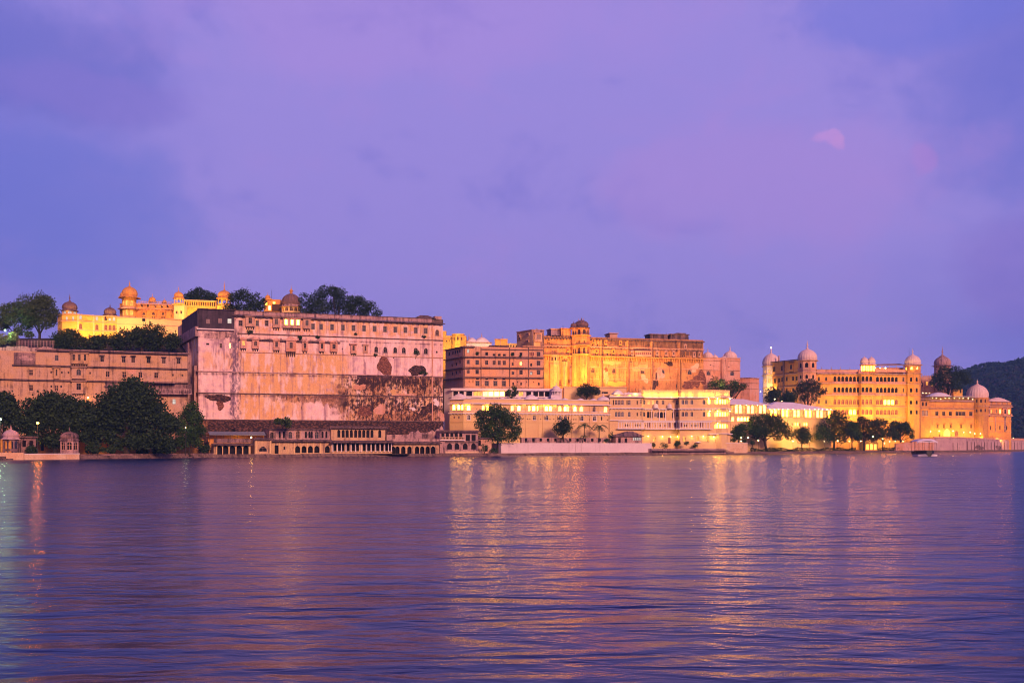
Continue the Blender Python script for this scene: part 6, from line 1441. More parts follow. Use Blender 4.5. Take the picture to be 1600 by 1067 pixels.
# ================================================================== WALLS AT THE WATER
b = Bld('boundary_wall', 'long plain lilac white boundary wall at the foot of the hotel', 'wall', [(768, 418), (783, 412), (1018.5, 449)], .4, Fac.px(783, 412, 1018, 449).z(800, 692.3), 'whitewall', .6)
M['whitewall'] = plaster('boundary_whitewash', (.70, .56, .60), (.66, .51, .56), stain=(.3, .2, .22), amt=.3, lo=.52, grain=.1)
b.band(782, 1018, b.zt, .2, .12, 'white', 'coping')
for px in (825, 889, 899.5, 909): b.pilaster(px, .35, .6, b.zt - .1, .05, 'mauve', 'joint')
b.done()
b = Bld('garden_plinth', 'low weathered garden wall with niches behind the long lilac wall', 'wall', [(815, 432), (950, 452)], .4, Fac.px(815, 432, 950, 452).z(820, 683.5), 'mauve', 1.5)
for i in range(11): b.win(822 + i * 11.5, b.z(822, 687), 4, 4.5, bars=0, sash=False)
b.done()
b = Bld('hotel_terrace_wall', 'pale terrace wall of the hotel right of its corner tower', 'wall', [(1134, 474), (1168, 480)], .6, Fac.px(1134, 474, 1168, 480).z(1140, 692), 'pale', 1); b.band(1134, 1168, b.zt, .2, .15, 'white', 'coping'); b.done()
b = Bld('terrace_steps', 'dark stone terrace front with steps before the hotel block', 'wall', [(1018.5, 446), (1134, 470)], .3, Fac.px(1018, 446, 1134, 470).z(1060, 701), 'mauve', 18, roof='stone'); b.band(1018, 1134, b.zt - .7, .25, .9, 'stone', 'step'); b.band(1018, 1134, b.zt - 1.1, .25, 1.7, 'stone', 'step'); b.done()
rw = Bld('ramp_wall', 'long mauve lakeside ramp wall with crenellated top sloping to the right', 'wall', [(1460, 626), (1509, 644), (1600, 729), (1660, 785)], .3, Fac.px(1460, 626, 1509, 644).z(1470, 688.6), 'mauve2', 3)
M['mauve2'] = plaster('ramp_plaster', (.55, .36, .36), (.48, .30, .33), stain=(.08, .05, .07), amt=.75, lo=.50, grain=.3)
mb = MB(); f0 = rw.F[0]; mb.fbox(f0, 0, f0.L, rw.zt + .01, Zof(682.6, 635), -1, .1); f1 = rw.F[1]
n = 46
for i in range(n):
    u0, u1 = f1.L * i / n, f1.L * (i + .62) / n; Yc = f1.P0[1] + f1.t[1] * u0; zt = rw.zt - .05 + max(0, .9 * (1 - i / n)); mb.fbox(f1, u0, u1, rw.zt + .004, zt + .7, -.6, -.1)
mb.build('parapet', M['mauve2'], rw.root)
for i in range(17): 
    px = 1512 + i * 5.2; rw.pilaster(px, .45, .4, rw.zt - .5, .3, 'weather' if i % 3 else 'mauve', 'pier')
for px, wd in ((1489, 1.2), (1496, .6), (1511, 1.6)): rw.pilaster(px, wd, .4, rw.zt - 1.0 * (px < 1500), .06, 'weather', 'stain_strip')
rw.patch(1530, 699, 18, 3.5, 'weather', 81, jag=.3, o=.04); rw.patch(1560, 699, 12, 3.2, 'weather', 82, jag=.3, o=.045); rw.band(1460, 1509, Zof(684, 635), .35, .4, 'trim', 'coping'); rw.done()
b = Bld('ramp_side_wall', 'pinkish stair ramp wall rising to the right behind the boat', 'wall', [(1400, 590), (1461, 627)], .3, Fac.px(1400, 590, 1461, 627).z(1402, 698.5), 'rosy', 2)
f0 = b.F[0]; mb = MB(); zl, zr2 = f0.z(1401, 694), f0.z(1460, 684)
mb.hexa([f0.w(0, b.zt + .01, .1), f0.w(f0.L, b.zt + .01, .1), f0.w(f0.L, zr2, .1), f0.w(0, zl, .1), f0.w(0, b.zt + .01, -1), f0.w(f0.L, b.zt + .01, -1), f0.w(f0.L, zr2, -1), f0.w(0, zl, -1)]); mb.build('sloping_wall', M['rosy'], b.root)
mb = MB()
mb.hexa([f0.w(0, zl + .003, .3), f0.w(f0.L, zr2 + .003, .3), f0.w(f0.L, zr2 + .5, .3), f0.w(0, zl + .5, .3), f0.w(0, zl + .003, -1.1), f0.w(f0.L, zr2 + .003, -1.1), f0.w(f0.L, zr2 + .5, -1.1), f0.w(0, zl + .5, -1.1)]); mb.build('coping', M['ochre'], b.root); b.done()
# garden ground wall right, hedge
hd = thing('hedge', 'clipped dark hedge along the bank in front of the arcaded palace', 'hedge', (Xof(1260, 525), 525, 1)); rng = np.random.default_rng(77); Cs = []
for px in np.linspace(1172, 1410, 1500):
    Yc = shoreY(px) + 3.2 + rng.uniform(-.8, .8); q = rng.uniform(0, 1)
    if 1338 < px < 1372: continue
    for _ in range(4): Cs.append((Xof(px, Yc) + rng.uniform(-.3, .3), Yc + rng.uniform(-.8, .8), 1.0 + rng.uniform(0, 1.9 + .7 * math.sin(px * .21) * math.sin(px * .07))))
leaf_mesh('foliage', np.array(Cs), .45, M['leaf'], hd, rng)
for i in range(24):
    px = 1175 + i * 10
    if 1338 < px < 1372: continue
    mb = MB() if i == 0 else mb; Yc = shoreY(px) + 3.2; mb.tube([(Xof(px, Yc), Yc, .9), (Xof(px, Yc), Yc, 2.2)], [.07, .03], 5)
mb.build('stems', M['bark'], hd)

# ================================================================== LEFT BANK
b = Bld('ghat_platform', 'low pinkish stone landing platform under the left trees', 'platform', [(38, 303), (124, 316)], -.5, Fac.px(38, 303, 124, 316).z(40, 708.7), 'pale', 9, roof='stone'); b.band(38, 124, b.zt - .1, .25, .2, 'white', 'coping'); b.done()
b = Bld('stone_platform', 'stained stone base carrying the pale domed kiosk at the far left', 'platform', [(-20, 298), (37, 302)], -.5, Fac.px(-20, 298, 37, 302).z(0, 707), 'pale', 8, roof='stone'); b.done()
t = thing('domed_kiosk', 'pale ribbed dome kiosk with dark columns at the far left waterside', 'kiosk', (Xof(17, 302), 303, b.zt))
kb = kiosk(t, 17, 303, b.zt, 2.3, 4.2, 2.4, 'weather', 'mauve2', 8, 'open', ribs=16, eave=.6, em='mauve2', fin=.3); kb.name = 'pavilion_body'
light(14, 697, 303.5, 14, GREEN, .2, t)
c = Bld('shore_shed', 'dark lakeside shed between the pale kiosk and the lamp post', 'shed', [(28, 308), (56, 312)], 1, Fac.px(28, 308, 56, 312).z(30, 682), 'weather', 5); c.win(38, c.z(38, 693), 6, 10, sash=False); c.win(49, c.z(49, 693), 6, 9, sash=False); c.band(27, 57, c.zt, .3, .8, 'soot', 'eave', slope=.2); c.done()
t = thing('domed_shrine', 'grey domed shrine with a dark arched doorway on the landing platform', 'shrine', (Xof(109, 316), 317, .8))
kb = kiosk(t, 108.5, 319, Zof(708.5, 319), 2.9, 4.4, 2.3, 'mauve', 'weather', 8, 'closed', 'dark', eave=.5, em='weather', fin=.25); kb.name = 'shrine_body'
b = Bld('garden_wall', 'orange lit garden wall glimpsed between the left trees', 'wall', [(-30, 325), (60, 332), (215, 346), (318, 362)], .8, Fac.px(60, 332, 215, 346).z(100, 686), 'ochre', 2); b.win(66, b.z(66, 697), 5, 14, arch=True, sash=False); b.done()
light(128, 683, 330, 230, SOD, .3, b.root); light(62, 692, 322, 200, SOD, .3, b.root); light(165, 695, 334, 200, SOD, .3, b.root)
b = Bld('landing_block', 'small pale stone block at the water under the largest left tree', 'block', [(181, 330), (208, 334)], -.5, Fac.px(181, 330, 208, 334).z(190, 709), 'mauve', 3, roof='stone'); b.done()
b = Bld('bank_wall', 'dark low bank wall running from the landing platform to the arcades', 'wall', [(124, 319.5), (181, 328), (258, 343), (334, 358.5)], -.5, Zof(709.5, 320), 'weather', 3, roof='stone'); b.done()

# ================================================================== TREES
GT = 'trees on the shore'; GH = 'trees on the hill'
tree('broad_tree', 'dark tree cut by the left edge of the photo behind the pale kiosk', 6, 322, 1, 610, 664, 56, 'leaf', 11, [(0, 632, 18), (14, 640, 16), (-12, 650, 16), (22, 652, 10), (4, 655, 14)], 4200, .7)
tree('broad_tree', 'wide dark tree left of the largest one above the landing platform', 86, 324, 1, 611, 690, 110, 'leaf', 12, [(48, 645, 16), (62, 632, 17), (80, 630, 18), (100, 634, 17), (120, 642, 16), (44, 664, 15), (66, 656, 20), (92, 658, 22), (118, 664, 18), (134, 655, 12), (60, 682, 13), (84, 686, 14), (108, 688, 11), (128, 680, 11), (44, 684, 9)], 12500, .7)
tree('broad_tree', 'largest dark spreading tree on the left shore before the peach house', 198, 334, 1, 588, 700, 145, 'leaf', 13, [(200, 604, 14), (186, 614, 14), (216, 614, 16), (172, 630, 16), (200, 632, 22), (232, 634, 18), (155, 650, 17), (182, 656, 20), (214, 658, 22), (246, 654, 19), (264, 666, 14), (148, 672, 15), (172, 682, 14), (236, 682, 16), (262, 688, 13), (208, 688, 14), (152, 690, 11), (190, 692, 11), (228, 694, 10), (250, 694, 9)], 17000, .75, trunk_r=1.1)
tree('young_tree', 'lighter feathery tree at the foot of the rampart corner', 296, 349, 1, 627, 702, 48, 'leafb', 14, [(298, 640, 11), (288, 650, 12), (308, 654, 11), (282, 668, 12), (300, 672, 13), (314, 672, 8), (288, 688, 12), (308, 690, 9), (274, 692, 8)], 4200, .55)
for px, w_, top, s_, lab in ((48, 20, 690, 15, 'dark bush beside the sodium lamp on the left shore'), (146, 34, 690, 16, 'low dark bush right of the domed shrine'), (262, 30, 694, 17, 'low dark bush on the bank below the rampart corner'), (318, 20, 690, 18, 'dark bush just left of the five arch arcade'), (172, 26, 694, 19, 'low dark bush on the bank left of the biggest tree trunk'), (224, 30, 693, 20, 'low dark bush on the bank right of the biggest tree trunk'), (244, 26, 695, 26, 'third low dark bush right of the biggest tree trunk')): shrub(lab, px, shoreY(px) + 4, 1, 708 - top, w_, s_, 'leaf', 900, .5, 'bushes on the left bank', 'bush')
tree('terrace_tree', 'tall round crowned tree on the upper left terrace', 61, 393, 41, 458, 514, 62, 'leafg', 21, [(60, 470, 14), (48, 476, 12), (74, 474, 13), (42, 488, 11), (60, 488, 15), (80, 488, 12), (50, 500, 11), (72, 502, 12), (86, 498, 6), (38, 500, 7)], 5200, .6, GH, trunk_r=.55)
tree('terrace_tree', 'loose green tree cut by the left edge on the upper terrace', 22, 396, 41, 472, 535, 50, 'leafg', 22, [(24, 480, 10), (8, 490, 12), (34, 492, 10), (20, 498, 12), (40, 506, 8), (4, 508, 10), (44, 522, 6), (30, 518, 8)], 3600, .6, GH)
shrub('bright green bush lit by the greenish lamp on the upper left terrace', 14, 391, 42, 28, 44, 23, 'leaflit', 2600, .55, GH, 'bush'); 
tree('hill_tree', 'dark spreading tree at the left of the row below the lit hill palace', 100, 396, 40, 515, 545, 48, 'leaf', 24, [(88, 530, 9), (102, 524, 11), (116, 528, 11), (94, 538, 9), (112, 538, 11)], 2600, .6, GH)
tree('hill_tree', 'sparse tree in the middle of the row below the lit hill palace', 148, 397, 40, 516, 546, 60, 'leaf', 25, [(130, 534, 7), (146, 530, 7), (162, 528, 8), (176, 534, 10), (150, 540, 11), (132, 542, 9)], 1900, .6, GH)
tree('hill_tree', 'dense dark tree at the right of the row below the lit hill palace', 222, 397, 40, 508, 546, 90, 'leaf', 26, [(200, 526, 11), (214, 518, 11), (230, 520, 12), (246, 526, 12), (262, 530, 12), (190, 538, 12), (216, 534, 13), (242, 538, 13), (268, 540, 9)], 6000, .6, GH)
tree('hill_tree', 'dark small tree behind the lit yellow balustrade wing', 312, 466, 48, 449, 474, 52, 'leaf', 27, [(300, 460, 8), (312, 456, 8), (324, 458, 8), (292, 466, 7), (306, 466, 8), (320, 467, 8), (334, 464, 7), (338, 469, 5)], 2600, .55, GH)
tree('hill_tree', 'dark tree just above the rampart shed between two lit domes', 380, 432, 46, 452, 490, 66, 'leaf', 28, [(378, 462, 10), (366, 470, 10), (392, 468, 11), (356, 480, 9), (374, 480, 11), (392, 482, 11), (406, 480, 8), (412, 470, 5)], 3600, .55, GH)
tree('hill_tree', 'big dark tree rising behind the middle of the rampart roof', 530, 436, 46, 446, 498, 124, 'leaf', 29, [(520, 455, 9), (505, 462, 11), (486, 468, 11), (530, 460, 10), (548, 472, 11), (562, 472, 9), (576, 480, 10), (590, 490, 7), (478, 484, 11), (500, 480, 14), (524, 478, 15), (548, 486, 12), (570, 490, 10)], 7000, .58, GH, trunk_r=.6)
tree('round_tree', 'big round banyan like tree at the left end of the lilac wall', 778, 414, 1, 632, 692, 80, 'leafb', 31, [(768, 646, 12), (752, 648, 9), (786, 646, 11), (800, 658, 12), (758, 660, 14), (780, 662, 18), (806, 672, 10), (760, 676, 13), (782, 680, 13), (800, 682, 9), (764, 686, 8)], 7500, .55, GT, trunk_r=.5)
tree('round_tree', 'small dark clipped round tree before the middle of the hotel wing', 880, 438, 2, 655.5, 678, 31, 'leaf', 32, None, 2200, .45, 'garden trees')
tree('roof_tree', 'dark bushy tree above the hotel wing roof in front of the fort palace', 916.5, 466, 18, 596.5, 618, 32, 'leaf', 33, [(916, 605, 8), (908, 611, 6), (926, 608, 7), (932, 614, 4), (904, 616, 4), (918, 614, 7)], 2000, .45, 'garden trees')
tree('roof_tree', 'small sparse leafy tree before the glowing white terrace', 799, 452, 18, 604.5, 618, 22, 'leafb', 34, [(803, 607, 4), (795, 612, 4), (806, 613, 4), (800, 617, 4)], 420, .5, 'garden trees')
palm('taller palm left of its pair in the hotel garden', 912.5, 447, 1.5, 664.5, 16, 1, 15); palm('palm nearer the hotel corner in the hotel garden', 936, 449, 1.5, 666.5, 17, 2, 17); palm('short squat palm below the pair of palms', 908.5, 444, 2, 681.5, 8, 3, 13)
tree('leafy_tree', 'dark green tree between the hotel parapet and the tan bastion', 1140, 519, 14, 590.5, 622, 62, 'leafb', 35, [(1120, 598, 8), (1130, 597, 7), (1112, 602, 6), (1142, 604, 9), (1158, 603, 7), (1164, 602, 5), (1138, 614, 7), (1150, 610, 6), (1130, 606, 8), (1150, 600, 8)], 2600, .5, 'garden trees')
tree('broad_tree', 'big umbrella shaped tree on the bank right of the hotel block', 1198, 503, 1, 645, 688, 74, 'leafb', 36, [(1196, 655, 11), (1182, 660, 11), (1210, 658, 11), (1174, 670, 9), (1190, 672, 13), (1208, 672, 13), (1224, 668, 10), (1232, 680, 7), (1216, 684, 6), (1182, 682, 6)], 6500, .55, GT, trunk_r=.6)
tree('leafy_tree', 'small dark tree between the hotel tower and the umbrella shaped tree', 1154, 488, 1, 660, 686, 26, 'leafb', 37, [(1150, 668, 7), (1160, 667, 6), (1146, 677, 6), (1156, 677, 8), (1150, 684, 5)], 1800, .5, GT)
tree('palace_tree', 'tall dark tree in front of the domed corner tower of the arcaded palace', 1263, 618, 12, 590, 628, 50, 'leaf', 38, [(1264, 598, 7), (1254, 602, 9), (1272, 602, 9), (1246, 612, 6), (1262, 612, 10), (1280, 612, 8), (1288, 613, 4), (1256, 622, 6), (1272, 624, 5)], 3200, .6, 'palace garden trees')
tree('palace_tree', 'round dark tree behind the left end of the long white pavilion roof', 1207, 590, 12, 607, 628, 28, 'leaf', 39, None, 2000, .6, 'palace garden trees')
tree('palace_tree', 'low dark tree between the round tree and the tall tree over the pavilion roof', 1232, 605, 12, 611, 630, 40, 'leaf', 40, None, 2400, .6, 'palace garden trees')
tree('shore_tree', 'small dark tree below the long pavilion between two bigger trees', 1253, 527, 1, 669, 692, 33, 'leafb', 41, None, 2400, .5, GT)
tree('shore_tree', 'large dark shore tree at the right end of the long pavilion', 1303, 555, 1, 640, 690, 60, 'leaf', 42, [(1306, 647, 6), (1300, 658, 10), (1314, 658, 11), (1288, 668, 10), (1304, 670, 13), (1322, 670, 10), (1280, 680, 8), (1296, 682, 9), (1316, 682, 9), (1330, 678, 6)], 5200, .6, GT)
tree('shore_tree', 'dark shore tree second from the boat before the arcaded palace', 1350, 580, 1, 651, 690, 48, 'leaf', 43, [(1347, 656, 6), (1340, 664, 8), (1356, 664, 9), (1368, 663, 8), (1336, 674, 8), (1352, 676, 10), (1370, 676, 9), (1344, 685, 7), (1364, 684, 7)], 4200, .65, GT)
tree('shore_tree', 'small dark shore tree tucked in between the large shore tree and its right neighbour', 1331, 568, 1, 658, 690, 30, 'leafb', 48, [(1329, 664, 7), (1337, 666, 7), (1324, 673, 7), (1333, 676, 9), (1341, 680, 6)], 2200, .6, GT)
tree('shore_tree', 'thin crowned shore tree with gaps before the arcaded palace', 1379, 592, 1, 655, 688, 30, 'leaf', 44, [(1372, 660, 7), (1384, 661, 8), (1392, 668, 8), (1366, 668, 7), (1378, 670, 7), (1388, 678, 8), (1376, 682, 6)], 1500, .65, GT)
tree('shore_tree', 'round topped shore tree nearest the boat', 1407, 604, 1, 657.5, 686, 40, 'leafb', 45, [(1400, 664, 7), (1412, 664, 8), (1394, 674, 8), (1408, 673, 10), (1420, 674, 7), (1424, 682, 4), (1400, 682, 6)], 3200, .65, GT)
tree('palace_tree', 'broad dark tree before the rear tower on the right', 1483, 705, 20, 572.5, 612, 70, 'leaf', 46, [(1474, 580, 9), (1490, 580, 9), (1464, 590, 9), (1482, 592, 13), (1502, 588, 10), (1512, 596, 7), (1470, 602, 8), (1490, 604, 9), (1456, 598, 5)], 5200, .7, 'palace garden trees')
shrub('green lit shrub left of the broad tree before the rear tower', 1455, 702, 32, 12, 16, 47, 'leafg', 500, .6, 'palace garden trees', 'bush')
for i, (px, py, hh, wd, lab) in enumerate(((1021, 700, 10, 9, 'dark bush on the terrace just right of the lilac wall'), (1037, 704, 15, 15, 'leafy bush spilling over the terrace front near the lilac wall'), (1058, 700, 10, 10, 'dark potted bush on the terrace below the red arched door'), (1060, 696, 8, 10, 'green potted bush beside the terrace wall lamp'), (1073, 696, 8, 9, 'green potted plant left of the white umbrella'), (1086, 702, 9, 9, 'dark bush under the white umbrella'), (1104, 696, 8, 11, 'green potted plant right of the white umbrella'), (1114, 696, 7, 7, 'small potted plant before the hotel corner tower'), (1127, 700, 11, 7, 'tall potted plant at the corner tower foot'), (1136, 702, 8, 5, 'slim potted palm right of the corner tower foot'), (1145, 692, 8, 8, 'bush on the hotel terrace wall under the small tree'), (1163, 692, 6, 9, 'bush on the hotel terrace wall between two lamps'), (1176, 698, 12, 10, 'dark shrub at the trunk of the umbrella shaped tree'), (757, 709, 16, 14, 'dark creeper bush against the narrow tower house'), (772, 709, 10, 12, 'low bush at the trunk of the round tree'), (945, 692, 7, 12, 'dark shrub below the right palm'), (955, 692, 22, 9, 'tall dark conifer shrub at the hotel wing corner'), (441, 669, 17, 34, 'bushy green palm clump on the roof above the lakeside house'))):
    Yp = {441: 372, 757: 405, 772: 410, 945: 452, 955: 455}.get(px, (shoreY(px) + 9) if px > 1000 else 400)
    shrub(lab, px, Yp, Zof(py, Yp), hh, wd, 200 + i, 'leafg' if 'green' in lab else 'leafb', 1500 if px == 441 else 420, .5 if px == 441 else .34)

# ================================================================== HUT, DOME, UMBRELLA
b = Bld('garden_hut', 'mauve hut with a dark hipped roof in front of the hotel block', 'hut', [(962, 452), (1003, 456)], 1.5, Fac.px(962, 452, 1003, 456).z(965, 681.5), 'mauve', 5)
for px in (990.5, 993.8, 997, 1000.3): b.win(px, b.z(990, 685.5), 2.4, 5, pane='litpale', bars=0)
b.win(968, b.z(968, 688), 4, 8, sash=False); b.win(978, b.z(978, 688), 4, 6, sash=False)
f0 = b.F[0]; mb = MB(); z = b.zt; zr2 = f0.z(985, 673.5); P = [f0.w(-1, z, 1.2), f0.w(f0.L + .8, z, 1.2), f0.w(f0.L + .8, z, -6), f0.w(-1, z, -6)]; Q = [f0.w(f0.L * .50, zr2, -2), f0.w(f0.L * .72, zr2, -2), f0.w(f0.L * .72, zr2, -2.8), f0.w(f0.L * .5, zr2, -2.8)]
for i in range(4): mb.poly([P[i], P[(i + 1) % 4], Q[(i + 1) % 4], Q[i]])
mb.poly(Q); mb.poly(P[::-1]); mb.build('hip_roof', M['weather'], b.root); b.done()
t = thing('dome_hut', 'dark low domed garden pavilion under the small clipped round tree', 'pavilion', (Xof(878, 440), 440, 1)); mb = MB(); c = (Xof(879, 441), 441, 2.2); mb.lathe(c, [(3.5, 0), (3.5, 2.2), (4.0, 2.25), (3.7, 3.0), (2.9, 4.2), (1.7, 5.1), (.5, 5.6), (.01, 5.7)], 24); mb.build('dome', M['weather'], t)
mb = MB()
for i in range(5): 
    a = -math.pi / 2 + (i - 2) * .5; mb.box(c[0] + 3.56 * math.cos(a) - .3, c[0] + 3.56 * math.cos(a) + .3, c[1] + 3.56 * math.sin(a) - .1, c[1] + 3.56 * math.sin(a) + .1, 2.3, 3.9)
mb.build('arches', M['mauve'], t)
Yu = shoreY(1091) + 10; t = thing('parasol', 'white parasol open on the hotel terrace', 'parasol', (Xof(1090.5, Yu), Yu, Zof(700, Yu))); X, zt = Xof(1090.5, Yu), Zof(689, Yu)
mb = MB(); mb.lathe((X, Yu, zt), [(1.5, -.75), (1.52, -.62), (.8, -.25), (.05, 0), (.01, .1)], 10); mb.build('canopy', M['white'], t); mb = MB(); mb.tube([(X, Yu, Zof(701, Yu)), (X, Yu, zt - .1)], [.04, .04], 6); mb.build('pole', M['iron'], t)
# lit tent on the bank
b = Bld('lit_tent', 'glowing yellow open tent between the trees below the arcaded palace', 'tent', [(1352, 592), (1372, 596)], 1, Zof(692, 592), 'yellow', 5)
for px in (1356, 1362, 1368): b.win(px, b.z(1356, 698), 4.6, 9, sash=True, pane='litarch', bars=0)
f0 = b.F[0]; mb = MB(); bangla(mb, f0, -.8, f0.L + .8, b.zt, 2.4, 6, o=.8); mb.build('tent_roof', M['yellow'], b.root); b.done(); light(1362, 690, 584, 1200, AMBER, .3, b.root); light(1362, 695, 594, 190, AMBER, .3, b.root)
for px in (1240, 1275, 1315, 1335, 1385, 1400): light(px, 698, shoreY(px) + 22, 1500, (1, .58, .05), .3, b.root)

# ================================================================== LAMPS
street_lamp(58.8, 660.8, 307, 1.0, 520, 'bright orange sodium street lamp on the left shore', SOD, 'bulbo', .38)
street_lamp(1, 655, 306, 1.0, 260, 'greenish white lamp at the far left edge by the pale kiosk', GREEN, 'bulbg', .3)
street_lamp(8, 516, 385, 41, 3200, 'greenish lamp among bushes on the upper left terrace', GREEN, 'bulbg', .3)
street_lamp(290, 668, 344, 1.0, 60, 'pale lamp hidden in the feathery tree by the rampart corner', (.85, 1, .6), 'bulb', .18)
LL = [(1158, 683.6, 'twin globe lamp left one on the hotel terrace wall', 90), (1169, 683.6, 'globe lamp beside the trunk of the umbrella shaped tree', 90), (1158, 689.2, 'low globe lamp under the left terrace wall lamp', 30), (1185, 688, 'globe lamp inside the shade of the umbrella shaped tree', 60),
      (1239, 689.2, 'small white lamp left of the small shore tree', 25), (1265, 689, 'bright yellow lamp between the small shore tree and the large shore tree', 110), (1288, 689.3, 'small white lamp at the left trunk of the large shore tree', 25), (1308.8, 688.7, 'lamp under the large shore tree', 60), (1327, 689.2, 'white lamp just right of the large shore tree', 50), (1345, 689, 'white lamp left of the glowing tent', 50), (1364, 681.8, 'high lamp above the glowing tent', 80), (1379, 685.5, 'small lamp right of the glowing tent', 30), (1382, 692.5, 'low lamp right of the glowing tent', 40), (1390, 689.6, 'lamp under the thin crowned tree', 40), (1399, 689, 'lamp left of the tree nearest the boat', 50), (1411, 689.5, 'lamp at the trunk of the tree nearest the boat', 40),
      (1454, 674, 'leftmost ramp lamp at the corner of the arcaded palace', 70), (1467.5, 673.3, 'ramp lamp left of the bright arch', 80), (1489.3, 673.2, 'ramp lamp right of the bright arch', 80), (1505.7, 675.2, 'ramp lamp just right of the red door', 60), (1516, 675.3, 'second ramp lamp right of the red door', 60), (1523, 677.3, 'third ramp lamp right of the red door', 60), (1532, 677.3, 'fourth ramp lamp right of the red door', 60), (1545, 679, 'ramp lamp below the slit windows', 60), (1555, 681.5, 'left lamp of the close pair on the ramp', 40), (1559.3, 681.5, 'right lamp of the close pair on the ramp', 40), (1580, 686.2, 'lower lamp at the dark right end of the ramp', 40), (1583.5, 684.2, 'upper lamp at the dark right end of the ramp', 50),
      (1442, 613.6, 'left globe lamp by the right palace tower on the upper garden', 50), (1447, 614.2, 'middle globe lamp by the right palace tower on the upper garden', 50), (1452.3, 614.2, 'right globe lamp by the right palace tower on the upper garden', 50), (1210.5, 623.5, 'lamp on the garden wall above the long white pavilion', 60), (1221.5, 626.6, 'small lamp at the ridge end of the long white pavilion', 40)]
for px, py, lab, P in LL:
    if px < 1420 and py > 640: Yp, zb = shoreY(px) + 5, 1.0
    elif py > 660: Yp = 660 if px < 1509 else 668 + (px - 1509) * .9; zb = Zof(684 if px < 1509 else 686 + (px - 1509) * .08, Yp)
    elif px > 1400: Yp, zb = 680, Zof(622, 680)
    else: Yp, zb = 575, Zof(632, 575)
    street_lamp(px, py, Yp, zb, P * 1.3, lab, AMBER, 'bulb', .24 + (.09 if P > 55 else 0))

# ================================================================== BOAT
Yb = 392.0; Xb = Xof(1446.7, Yb); kb_ = Yb / F
t = thing('covered_boat', 'white canopied ferry boat with a dark hull seen bow on', 'boat', (Xb, Yb, 0))
mb = MB(); sec = []
for s in np.linspace(0, 1, 9):                    # from the bow back to the stern
    y = Yb - 3.2 + s * 9; wd = 3.55 * min(1, .30 + 1.1 * s ** .55); zt_ = 1.9 + .35 * (1 - s) ** 2
    sec.append([(Xb - wd, y, zt_), (Xb - wd * .93, y, .9), (Xb - wd * .62, y, -.1), (Xb, y, -.35), (Xb + wd * .62, y, -.1), (Xb + wd * .93, y, .9), (Xb + wd, y, zt_)])
for a, b2 in zip(sec, sec[1:]):
    for i in range(6): mb.poly([a[i], a[i + 1], b2[i + 1], b2[i]], 0, True)
mb.poly(sec[0][::-1]); mb.poly(sec[-1])
for a, b2 in zip(sec, sec[1:]): mb.poly([a[0], b2[0], b2[6], a[6]])
mb.build('hull', plain('navy_hull', (.020, .018, .030), .4, .3), t)
mb = MB()
for sg in (-1, 1):
    mb.hexa([(Xb + sg * .5, Yb - 3.35, .12), (Xb + sg * 3.75, Yb - 1.6, .10), (Xb + sg * 3.85, Yb - 1.6, .75), (Xb + sg * 1.3, Yb - 3.3, .95), (Xb + sg * .5, Yb - 2.6, .12), (Xb + sg * 3.75, Yb + 4, .10), (Xb + sg * 3.85, Yb + 4, .75), (Xb + sg * 1.3, Yb - 2.6, .95)])
mb.build('float', M['whiteroof'], t)
mb = MB(); zc = Zof(689.5, Yb)
n = 10
for i in range(n):
    a, b2 = -1 + 2 * i / n, -1 + 2 * (i + 1) / n; h = lambda v: zc + 1.0 * (1 - abs(v) ** 3.0)
    for y0, y1, e0, e1 in ((Yb - 1.6, Yb - .8, .75, 0), (Yb - .8, Yb + 5, 0, 0), (Yb + 5, Yb + 6, 0, .75)):
        mb.poly([(Xb + a * 4.0, y0, h(a) - e0), (Xb + b2 * 4.0, y0, h(b2) - e0), (Xb + b2 * 4.0, y1, h(b2) - e1), (Xb + a * 4.0, y1, h(a) - e1)], 0, True)
mb.poly([(Xb - 4, Yb - 1.6, zc - .3), (Xb + 4, Yb - 1.6, zc - .3), (Xb + 4, Yb - 1.6, zc + .05), (Xb - 4, Yb - 1.6, zc + .05)]); mb.poly([(Xb - 4, Yb - 1.6, zc - .05), (Xb + 4, Yb - 1.6, zc - .05), (Xb + 4, Yb + 6, zc - .05), (Xb - 4, Yb + 6, zc - .05)])
mb.build('canopy', M['whiteroof'], t)
mb = MB()
for sx in (-3.5, -1.75, 1.75, 3.5):
    for y in (Yb - 1.2, Yb + 2.2, Yb + 5.4): mb.tube([(Xb + sx, y, 1.8), (Xb + sx * 1.05, y, zc + .1)], [.05, .05], 5)
mb.build('canopy_posts', M['iron'], t)
mb = MB()
for y in (Yb, Yb + 1.8, Yb + 3.6): mb.box(Xb - 2.9, Xb + 2.9, y, y + .5, 1.95, 2.4)
mb.build('seats', M['wood'], t)

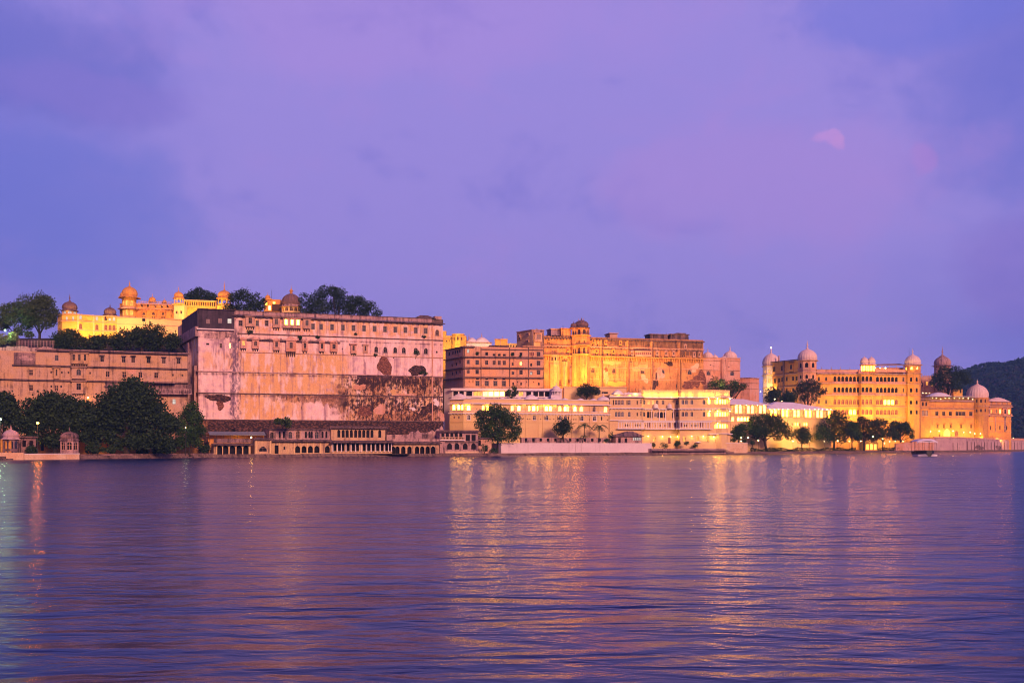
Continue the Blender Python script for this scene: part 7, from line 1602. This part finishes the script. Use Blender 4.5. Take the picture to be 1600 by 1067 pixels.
# ================================================================== PEOPLE ON THE RAMP AND ROOF
def person_mesh():
    J = [(0, 0, .95, .15), (0, 0, 1.2, .15), (0, 0, 1.42, .17), (0, 0, 1.53, .065), (0, -.01, 1.64, .10), (0, 0, 1.74, .08),
         (.10, 0, .88, .11), (.11, -.02, .48, .075), (.11, .01, .08, .05), (.11, -.14, .04, .045), (-.10, 0, .88, .11), (-.12, .05, .48, .075), (-.13, .12, .08, .05), (-.13, -.02, .04, .045),
         (.20, 0, 1.40, .07), (.25, .02, 1.12, .05), (.25, -.08, .87, .038), (.25, -.10, .79, .035), (-.20, 0, 1.40, .07), (-.25, -.03, 1.12, .05), (-.24, -.14, .88, .038), (-.24, -.17, .80, .035)]
    E = [(0, 1), (1, 2), (2, 3), (3, 4), (4, 5), (0, 6), (6, 7), (7, 8), (8, 9), (0, 10), (10, 11), (11, 12), (12, 13), (2, 14), (14, 15), (15, 16), (16, 17), (2, 18), (18, 19), (19, 20), (20, 21)]
    me = bpy.data.meshes.new('person'); me.from_pydata([j[:3] for j in J], E, []); ob = bpy.data.objects.new('person', me); COL.objects.link(ob)
    md = ob.modifiers.new('skin', 'SKIN'); sv = me.skin_vertices[0].data
    for v, j in zip(sv, J): v.radius = (j[3], j[3])
    sv[0].use_root = True; ob.modifiers.new('sub', 'SUBSURF').levels = 1
    me.materials.append(plain('dark_clothes', (.03, .025, .04), .8, .3, 3)); return ob
p0 = person_mesh()
for i, (px, py, Yp, lab) in enumerate(((1468.2, 682.2, 660, 'person in dark clothes standing left of the bright arch'), (1479.8, 681.5, 660, 'person in dark clothes standing inside the bright arch glow'), (1486, 681.7, 660, 'person in dark clothes near the right side of the bright arch'), (1558.7, 688, 702, 'person in dark clothes behind the ramp parapet below the lamp pair'), (1566.5, 688.5, 710, 'person in dark clothes behind the ramp parapet right of the lamp pair'), (1570.3, 689, 713, 'rightmost person in dark clothes behind the ramp parapet'))):
    o = p0 if i == 0 else p0.copy()
    if i: COL.objects.link(o)
    o.location = (Xof(px, Yp), Yp, Zof(py, Yp) - .1); o.rotation_euler = (0, 0, i * 1.3); tag(o, lab, 'person', 'people on the ramp')
b = Bld('ramp_terrace', 'raised ramp terrace carrying the lamps before the terrace palace', 'terrace', [(1452, 640), (1509, 652), (1600, 737)], .5, Zof(683.6, 660), 'rosy', 30, roof='stone'); b.done()

# ================================================================== EVENING AIR
mb = MB(); mb.box(-2600, 2600, -30, 2700, -4, 330)
m, k, p = mat('evening_haze'); nt = m.node_tree; nt.nodes.remove(p)
v = k.new('ShaderNodeVolumePrincipled'); v.inputs['Color'].default_value = (.22, .50, 1, 1); v.inputs['Density'].default_value = 0.00013
out = [n for n in nt.nodes if n.type == 'OUTPUT_MATERIAL'][0]; nt.links.new(v.outputs[0], out.inputs['Volume'])
hz = mb.build('haze', m); tag(hz, kind='stuff')
